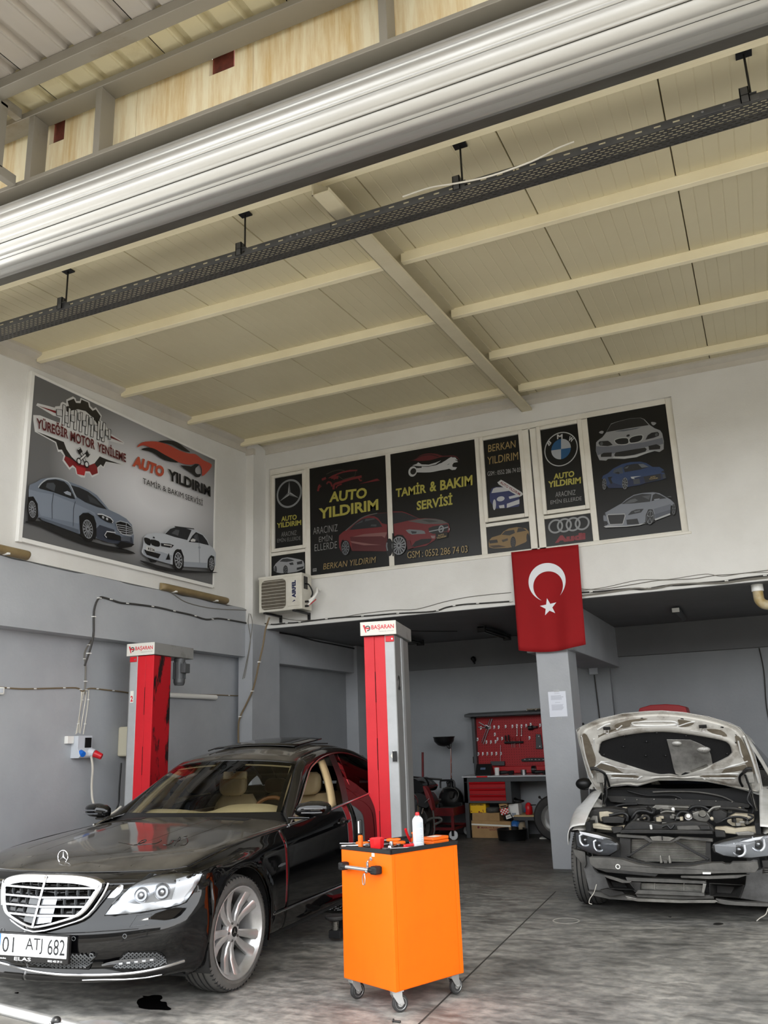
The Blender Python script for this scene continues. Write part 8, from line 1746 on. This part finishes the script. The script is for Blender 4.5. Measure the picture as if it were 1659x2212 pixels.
t, q = pbox('parts_box', 'white carton standing on the low shelf under the bench', [(800,140),(985,130),(1012,385),(880,380)],13.0,.2, 'white_plastic'); MB().prism([K_(x, y, 12.998) for x, y in ((875,300),(950,298),(952,350),(880,352))],(0,.001,0)).build('label', 'ink_grey', t, world=True)
def blob(name, lbl, cat, P, Y, d, m_, sub=None, zb=None):
    q = crom([K_(x, y, Y) for x, y in P],3, closed=True); c = sum(q)/len(q)
    if zb is not None: q = [V(p[0], p[1], max(zb, p[2])) for p in q]
    t = thing(name, lbl, cat, (c[0], Y, min(p[2] for p in q)))
    rows_ = [[lerp(c, p, s_)+V(0,-d*o, 0) for p in q] for s_, o in ((1,-.0),(1.0,.25),(.82,.75),(.45,1),(.05,1.02))]
    b = MB(); b.grid(rows_, closed_v=True); b.add([p+V(0, d*.3,0) for p in q]+[p for p in q],[(i, (i+1) % len(q),(i+1) % len(q)+len(q), i+len(q)) for i in range(len(q))]); b.build('body', m_, t, world=True, smooth=True, angle=60); return t
blob('plastic_bag', 'blue and white plastic bag on the floor beside the long box', 'bag', [(880,450),(930,430),(1000,450),(1020,520),(990,600),(1000,690),(920,690),(885,600)],12.95,.1, 'bag_blue', zb=0) if 'bag_blue' in MATS else (mat('bag_blue', (40,100,170),.4, rgb2=(206,210,214), scale=7, amt=.55, contrast=.06), blob('plastic_bag', 'blue and white plastic bag on the floor beside the long box', 'bag', [(880,450),(930,430),(1000,450),(1020,520),(990,600),(1000,690),(920,690),(885,600)],12.95,.1, 'bag_blue', zb=0))
mat('bag_tan', (168,154,132),.7, rgb2=(140,124,100), scale=6); blob('cloth_bag', 'beige cloth sack on the floor beside the blue bag', 'bag', [(1000,490),(1060,460),(1110,480),(1160,590),(1150,640),(1050,690),(1000,680),(980,600)],13.0,.12, 'bag_tan', zb=0)
blob('alternator', 'dark grey alternator on the cardboard boxes', 'alternator', [(430,200),(560,190),(640,200),(650,270),(600,298),(440,295)],13.0,.1, 'dusty_grey'); blob('power_tool', 'black power tool on top of the cartons under the bench', 'power tool', [(790,90),(850,60),(930,20),(980,50),(1085,70),(1085,105),(1000,120),(800,120)],13.05,.08, 'black')
blob('plastic_bag', 'black bag with a white label beside the checked box', 'bag', [(730,370),(780,325),(850,320),(880,370),(870,430),(750,430)],12.9,.06, 'black'); t = thing('label_card', 'white printed card on the black bag', 'card', tuple(K_(820,400,12.83))); MB().prism([K_(x, y, 12.825) for x, y in ((765,350),(845,320),(878,385),(780,415))],(0,.001,0)).build('card', 'sticker', t, world=True); MB().prism([K_(x, y, 12.8235) for x, y in ((790,370),(850,350),(856,362),(796,384))],(0,.001,0)).build('print', 'ink_grey', t, world=True)
t = thing('oil_pan', 'round black drain pan on the floor in front of the bench', 'drain pan', (-3.70,12.75,0)); b = MB(); b.lathe([(0,.004),(.20,.004),(.215,.15),(.22,.155),(.205,.155),(.19,.02),(0,.02)],(-3.72,12.72,0), seg=32); b.build('pan', 'black', t, world=True, smooth=True, angle=40); b = MB(); b.cyl((-3.68,12.70,.02),(-3.66,12.70,.18),.05,14); b.build('filter', 'black_matte', t, world=True)
t = thing('pump', 'small red bottle pump with a blue lever on the low shelf', 'pump', (-3.42,13.05,.32)); b = MB(); c = K_(1190,375,13.05); b.lathe([(0,0),(.045,0),(.055,.02),(.055,.10),(.04,.15),(.015,.17),(0,.17)],(c[0],13.05,.32), seg=20); b.build('tank', 'tool_red', t, world=True, smooth=True, angle=60); b = MB(); b.tube([K_(1150,180,13.03), K_(1200,160,13.03), K_(1310,155,13.03)],.008,8, smooth=3); b.build('lever', 'black', t, world=True); b = MB(); b.tube([K_(1165,150,13.02), K_(1130,200,13.02), K_(1115,285,13.02)],.010,8, smooth=3); b.build('handle', 'bag_blue', t, world=True)
blob('gearbox_part', 'dark cast gearbox part on the low shelf near the tyre', 'gearbox part', [(1270,380),(1300,330),(1330,265),(1360,250),(1400,300),(1420,380),(1380,420),(1300,400)],13.0,.1, 'dusty_black')
t = thing('wheel', 'loose black tyre on a grey rim standing half behind the pillar', 'wheel', (-3.0,12.55,0)); c = V(-3.02,12.62,.315)
b = MB(); b.lathe([(.20,-.09),(.23,-.10),(.29,-.095),(.315,-.06),(.315,.06),(.29,.095),(.23,.10),(.20,.09)], tuple(c), ax='y', seg=40); b.build('tyre', 'rubber', t, world=True, smooth=True, angle=45); b = MB(); b.lathe([(.205,-.085),(.19,-.07),(.17,0),(.06,-.03),(0,-.03)], tuple(c), ax='y', seg=32); b.build('rim', 'rim_silver', t, world=True, smooth=True, angle=40); b = MB(); b.cyl(c+V(0,-.04,0), c+V(0,-.03,0),.04,16); b.build('hub', 'dusty_grey', t, world=True)
t = thing('sprayer_tank', 'dark grey domed tank with a lever above the loose tyre', 'tank', (-3.0,13.05,.32)); b = MB(); b.sphere((-3.0,13.05,.55),.2,20,12,(1,.8,1.1)); b.build('tank', 'dusty_grey', t, world=True, smooth=True); b = MB(); b.tube([K_(1480,130,12.95), K_(1420,65,12.95), K_(1375,20,12.95)],.010,8); b.sphere(K_(1372,18,12.95),.02); b.build('lever', 'black', t, world=True, smooth=True)
t = thing('paper_sheet', 'white leaflet lying on the floor under the bench', 'leaflet', tuple(K_(1430,660,12.8))); b = MB(); b.box(-3.35,-3.17,12.85,13.0,.002,.02); b.build('sheet', 'sticker', t, world=True); b = MB(); b.box(-3.32,-3.22,12.88,12.97,.02,.021); b.build('print', 'ink_grey', t, world=True)

# ---------------------------------------------------------------- red cart, oil drainer, jack and motorcycle on the left of the bench
mat('cart_red', (116,14,20),.5, rgb2=(60,20,20), scale=6, amt=.6); D_ = lambda x, y, Y: atY(860+x/7.54,1640+y/7.54, Y)
cr_ = thing('cart', 'low worn dark red steel cart with a grey top and white castors', 'cart', (-4.9,12.9,0))
X0, X1, Ya, Yb, ZT = -5.32,-4.55,12.55,13.25,.44
MB().box(X0, X1, Ya, Yb, ZT-.015, ZT).build('top', 'dusty_grey', cr_, world=True, bevel=.003)
for a in ((X0, X1, Ya-.005, Ya+.005),(X0, X1, Yb-.005, Yb+.005),(X0-.005, X0+.005, Ya, Yb),(X1-.005, X1+.005, Ya, Yb)):
    MB().box(a[0], a[1], a[2], a[3], ZT-.10, ZT+.015).build('apron', 'cart_red', cr_, world=True, bevel=.002); MB().box(a[0], a[1], a[2], a[3],.14,.18).build('lower_rail', 'cart_red', cr_, world=True, bevel=.002)
MB().box(X0, X1, Ya, Yb, .14,.15).build('lower_shelf', 'dusty_black', cr_, world=True)
for x in (X0+.02, X1-.02):
    for y in (Ya+.02, Yb-.02):
        MB().bar((x, y, .10),(x, y, ZT),.04,.04,(1,0,0)).build('leg', 'cart_red', cr_, world=True, bevel=.003)
        cs = bpy.data.objects.new('castor', None); col.objects.link(cs); cs.parent = cr_; cs.location = V(x, y, 0)-V(-4.9,12.9,0)
        b = MB(); b.lathe([(0,-.018),(.06,-.018),(.068,-.01),(.068,.01),(.06,.018),(0,.018)],(0,0,.07), ax='y', seg=22); b.build('wheel', 'hook_white', cs, smooth=True, angle=40); b = MB(); b.box(-.02,.02,-.028,.028,.06,.14); b.build('fork', 'black', cs, bevel=.003); b = MB(); b.cyl((0,-.03,.07),(0,.03,.07),.012,10); b.build('axle', 'dusty_black', cs)
dr = thing('oil_drainer', 'black oil drainer with a funnel pan on a chrome pole', 'oil drainer', (-4.75,13.05,0))
b = MB(); b.sphere((-4.77,13.1,.53),.20,24,14,(1,.75,1.05)); b.build('tank', 'black', dr, world=True, smooth=True); b = MB(); b.box(-5.0,-4.55,12.98,13.22,.44,.5); b.build('tank_foot', 'black', dr, world=True, bevel=.01)
b = MB(); b.tube([D_(865,400,13.05), D_(860,0,13.05), D_(850,-300,13.05)],.014,10); b.build('pole', 'chrome', dr, world=True, smooth=True); c0 = D_(865,400,13.05); b = MB(); b.cyl(c0-V(0,0,.08), c0+V(0,0,.04),.03,12); b.build('pole_socket', 'black', dr, world=True)
fx0, fx1 = atY(937,1593,13.05), atY(981,1593,13.05); fc = (fx0+fx1)/2; fr_ = (fx1[0]-fx0[0])/2
b = MB(); b.lathe([(fr_, 0),(fr_*1.03,.012),(fr_*.98,.012),(fr_*.9,-.06),(fr_*.6,-.115),(fr_*.25,-.135),(0,-.14)], tuple(fc), seg=30); b.build('funnel', 'black', dr, world=True, smooth=True, angle=60)
b = MB(); b.tube([fc+V(.06,-.02,-.13), fc+V(.10,-.02,-.16), D_(850,-300,13.05)],.02,8, smooth=3); b.build('funnel_arm', 'black', dr, world=True); b = MB(); b.tube([D_(478,0,13.05)+V(.0,0,.0), ],.005,6) if False else MB()
b = MB(); b.tube([D_(690,470,12.9), D_(690,360,12.9), D_(730,345,12.9), D_(860,345,12.9), D_(910,370,12.9), D_(925,470,12.9)],.016,8, smooth=4); b.build('handle', 'black', dr, world=True, smooth=True); b = MB(); b.tube([D_(730,540,12.85), D_(730,485,12.85), D_(760,472,12.85), D_(860,467,12.85), D_(940,490,12.85), D_(985,560,12.85), D_(960,650,12.85), D_(910,695,12.85)],.007,8, smooth=4); b.build('hose', 'dusty_grey', dr, world=True, smooth=True)
b = MB(); c = D_(812,440,12.95); b.cyl(c, c+V(0,0,.05),.018,10); b.sphere(c+V(0,0,.055),.026); b.build('valve', 'black', dr, world=True, smooth=True, angle=50); b = MB(); b.prism([D_(x, y, 12.86) for x, y in ((815,530),(905,530),(885,640),(830,640))],(0,.1,0)); b.build('cup', 'dusty_black', dr, world=True, bevel=.01)
t = thing('spray_gun', 'small metal spray gun standing on the red cart', 'spray gun', tuple(D_(645,760,12.8))); b = MB(); c = D_(645,660,12.8); b.cyl(V(c[0],12.8,.44), V(c[0],12.8,.50),.03,12); b.build('cup', 'black', t, world=True); b = MB(); b.tube([V(c[0],12.8,.50), c, c+V(-.03,0,.05)],.014,8); b.sphere(c, .03); b.sphere(c+V(.04,0,.0),.016); b.build('body', 'dusty_grey', t, world=True, smooth=True, angle=50)
jk = thing('floor_jack', 'red floor jack with a tall red handle against the far wall', 'floor jack', (-5.1,13.1,0)); b = MB(); b.tube([D_(405,420,13.1), D_(400,0,13.1), atY(913,1625,13.1)],.018,10); b.build('handle', 'cart_red', jk, world=True, smooth=True); b = MB(); b.prism([D_(x, y, 13.0) for x, y in ((420,430),(600,405),(625,430),(560,500),(500,530),(440,480))],(0,.1,0)); b.build('head', 'tool_red', jk, world=True, bevel=.012); b = MB(); b.prism([D_(x, y, 13.0) for x, y in ((470,530),(545,540),(590,600),(625,760),(560,780),(480,760))],(0,.1,0)); b.build('frame', 'cart_red', jk, world=True, bevel=.012); b = MB(); b.cyl((-5.15,13.0,.06),(-5.15,13.15,.06),.06,18); b.build('wheel', 'black', jk, world=True); MB().box(-5.22,-5.0,13.02,13.12,.06,.55).build('column', 'cart_red', jk, world=True, bevel=.01)
# motorcycle seen end-on behind the right lift column
mt = thing('motorcycle', 'black motorcycle with a red panel half hidden behind the lift column', 'motorcycle', (-4.75,11.9,0))
def mpr(P, Y, d, m_, nm, sm=3): q = [D_(x, y, Y) for x, y in P]; q = [V(p[0], p[1], max(.01, p[2])) for p in (crom(q, sm, closed=True) if sm else q)]; MB().prism(q, (0, d, 0)).build(nm, m_, mt, world=True, bevel=.015, smooth=True)
mpr([(230,330),(300,335),(400,410),(440,480),(400,540),(300,560),(230,540)],11.75,.5, 'car_black', 'tank'); mpr([(240,560),(400,560),(490,650),(520,740),(440,800),(250,720)],11.7,.35, 'black', 'fairing'); mpr([(400,440),(450,470),(520,620),(560,800),(540,830),(480,690),(430,560)],11.68,.12, 'cart_red', 'red_panel'); mpr([(430,700),(500,640),(505,650),(425,715)],11.64,.02, 'chrome', 'brake_lever', 0); mpr([(370,890),(400,795),(408,800),(385,895)],11.64,.02, 'chrome', 'foot_lever', 0); mpr([(250,740),(420,840),(480,960),(440,1060),(300,1000)],11.8,.2, 'dusty_black', 'engine')
c = D_(430,1120,11.9); b = MB(); b.lathe([(.20,-.05),(.24,-.06),(.29,-.045),(.30,0),(.29,.045),(.24,.06),(.20,.05)],(-4.78,11.9,.30), ax='x', seg=32); b.build('front_wheel', 'rubber', mt, world=True, smooth=True, angle=45); b = MB(); b.lathe([(.20,-.03),(.18,0),(.20,.03)],(-4.78,11.9,.30), ax='x', seg=28)
for k in range(8): a = k*math.pi/4; b.bar((-4.78,11.9,.30),(-4.78,11.9+.19*math.cos(a),.30+.19*math.sin(a)),.012,.02,(1,0,0))
b.build('rim', 'dusty_grey', mt, world=True)
b = MB(); b.lathe([(.20,-.05),(.24,-.06),(.29,-.045),(.30,0),(.29,.045),(.24,.06),(.20,.05)],(-5.95,12.1,.30), ax='y', seg=32); b.build('rear_wheel', 'rubber', mt, world=True, smooth=True, angle=45)
b = MB(); b.tube([(-4.72,11.9,.30),(-4.70,12.0,.62),(-4.72,12.1,.85)],.024,8); b.build('fork', 'dusty_grey', mt, world=True, smooth=True); b = MB(); b.tube([D_(560,800,11.8), D_(585,1000,11.8), D_(590,1180,11.8), D_(540,1290,11.8)],.012,6, smooth=3); b.tube([D_(470,1000,11.8), D_(560,960,11.8), D_(690,960,11.8), D_(700,1010,11.8), D_(600,1060,11.8)],.016,8, smooth=4); b.build('exhaust', 'dusty_grey', mt, world=True, smooth=True); b = MB(); b.tube([(-5.0,12.15,.92),(-4.75,12.1,.90),(-4.55,12.15,.88)],.014,8, smooth=3); b.build('handlebar', 'black', mt, world=True, smooth=True)
b = MB(); b.lathe([(0,0),(.24,.0),(.26,.03),(.24,.05),(0,.05)],(-4.75,12.25,.0), seg=28); t = thing('drain_pan', 'black round pan on the floor in front of the red cart', 'drain pan', (-4.75,12.25,0)); b.build('pan', 'black_matte', t, world=True)
# ---------------------------------------------------------------- red machine and extinguisher behind the white car
rm = thing('cabinet', 'rounded top of a red machine behind the raised bonnet', 'machine', (-1.45,12.9,0)); q = [atY(1200+x/3.614,1480+y/3.614,12.7) for x, y in ((648,205),(655,180),(740,155),(860,148),(960,155),(1015,170),(1028,210))]
mat('faded_red', (168,40,44),.5); q = q+[V(q[-1][0]-.01, q[-1][1],.1), V(q[0][0], q[0][1],.1)]; MB().prism(q, (0,.45,0)).build('body', 'faded_red', rm, world=True, bevel=.03); MB().box(q[0][0]+.05, q[-2][0]-.05,12.68,12.70,.5,1.2).build('front_panel', 'black', rm, world=True, bevel=.01); MB().box(q[0][0], q[-2][0],12.7,13.15,0,.1).build('base', 'black', rm, world=True)
fe = thing('fire_extinguisher', 'red fire extinguisher with black top hanging right of the pillar', 'extinguisher', (-2.6,13.2,1.35)); c = atY(1262,1600,13.25); b = MB(); b.cyl(V(c[0],13.25, c[2]-.25), V(c[0],13.25, c[2]+.16),.07,20); b.build('cylinder', 'cart_red', fe, world=True, smooth=True, angle=40); b = MB(); b.cyl(V(c[0],13.25, c[2]+.16), V(c[0],13.25, c[2]+.26),.045,14,.02); b.build('valve', 'black', fe, world=True); b = MB(); b.tube([V(c[0]-.02,13.22, c[2]+.24), V(c[0]-.07,13.18, c[2]+.30), V(c[0]-.09,13.2, c[2]+.10), V(c[0]-.08,13.2, c[2]-.05)],.014,8, smooth=4); b.build('hose', 'black', fe, world=True, smooth=True); MB().box(c[0]-.02, c[0]+.02,13.3,13.4, c[2], c[2]+.05).build('wall_bracket', 'black', fe, world=True)

# ---------------------------------------------------------------- foreground: trestle with metal basin at the lower left, stains on the floor
ms = thing('metal_stand', 'silver tube rail with a black knob and pale basin, bottom left corner', 'metal stand', (-2.3,2.1,0))
mat('alu_rail', (186,188,190),.3,.8, rgb2=(150,146,138), scale=9, amt=.6)
A, B_ = atZ(-30,2175,.62), atZ(118,2212,.62); d = B_-A; A2, B2 = A-d*.6, B_+d*1.1
b = MB(); b.tube([A2, B2],.021,14); b.build('rail', 'alu_rail', ms, world=True, smooth=True); b = MB(); off = V(.0,-.055,-.01); b.bar(A2+off, B2+off, .06,.012); b.build('ledge', 'dusty_grey', ms, world=True, bevel=.002)
c = atZ(121,2206,.655); b = MB(); b.sphere(c, .016,12,8,(1,1,.9)); b.cyl(c-V(0,0,.03), c, .008,8); b.build('knob', 'black', ms, world=True, smooth=True)
b = MB(); b.tube([atZ(108,2209,.65), atZ(120,2213,.65), atZ(135,2211,.65)],.004,6, smooth=3); b.build('wire', 'steel', ms, world=True, smooth=True)
c = atZ(182,2221,.62); b = MB(); b.lathe([(.0,.0),(.10,-.005),(.15,-.02),(.16,-.05),(.15,-.10)], tuple(c), seg=36); b.build('basin', 'alu_rail', ms, world=True, smooth=True, angle=60)
for p in (A2, B2): MB().cyl(p-V(0,0,.0), V(p[0], p[1],0),.016,10).build('leg', 'alu_rail', ms, world=True)
mat('oil', (10,9,9),.12, spec=.6); mat('stain', (40,38,36),.5); mat('chalk', (168,164,156),.8); mat('joint', (58,56,52),.9)
def puddle(lbl, P, m_='oil', name='oil_stain', sm=3, z=.0012):
    q = [atZ(x, y, 0) for x, y in P]; q = crom(q, sm, closed=True) if sm else q; c = sum(q)/len(q); t = thing(name, lbl, 'stain', (c[0], c[1],0))
    b = MB(); b.prism([V(p[0], p[1],0.0002) for p in q],(0,0, z)); b.build('film', m_, t, world=True, fix=True); return t
G4 = lambda P: [(x/4.1475,2000+y/4.1475) for x, y in P]
puddle('black oil puddle on the floor in front of the black car wheel', G4([(1240,660),(1285,640),(1275,628),(1330,630),(1370,622),(1440,624),(1455,650),(1435,668),(1450,680),(1490,685),(1500,720),(1535,745),(1500,758),(1420,752),(1330,750),(1250,735),(1240,715),(1225,690)]))
for k, P in enumerate(([(130,600),(165,595),(160,608),(140,606)],[(185,462),(210,465),(205,480),(190,475)],[(195,485),(218,482),(210,490)])): t = puddle(('small black oil drop left of the puddle', 'small black drop under the bumper', 'tiny black drop under the bumper edge')[k], G4(P))
for k, P in enumerate(([(1230,1868),(1255,1856),(1300,1858),(1310,1866),(1270,1875)],[(880,1808),(905,1806),(900,1814)])): puddle(('dark stain on the floor before the white car', 'small dark spot on the floor before the white car')[k],[(1200+x/3.614,1480+y/3.614) for x, y in P], 'stain')
c = atZ(1223,1989,0); t = thing('floor_ring', 'pale ring mark on the floor left of the white car', 'floor mark', (c[0], c[1],0)); b = MB(); P = []
for a in np.linspace(0,2*math.pi, 41)[:-1]: P.append([V(c[0]+r*math.cos(a), c[1]+r*math.sin(a), z) for r, z in ((.098,.0005),(.100,.002),(.108,.002),(.110,.0005))])
b.grid(P, closed_u=True); b.build('ring', 'chalk', t, world=True)
A, B_ = atZ(905,2212,0), atZ(1000,2120,0); d = (B_-A)/np.linalg.norm(B_-A); A = A-d*2.5; B_ = B_+d*3.2
b = MB(); b.bar(V(A[0], A[1],.0006), V(B_[0], B_[1],.0006),.011,.0016); o = b.build('floor_joint', 'joint', fl, world=True)
c = atZ(858,2209,0); t = thing('bolt', 'tiny dark bolt on the floor at the bottom edge', 'bolt', (c[0], c[1],0)); b = MB(); b.cyl((c[0]-.02, c[1],.006),(c[0]+.02, c[1],.006),.006,8); b.build('shank', 'stain', t, world=True); b = MB(); b.cyl((c[0]-.026, c[1],.008),(c[0]-.02, c[1],.008),.010,6); b.build('head', 'stain', t, world=True)
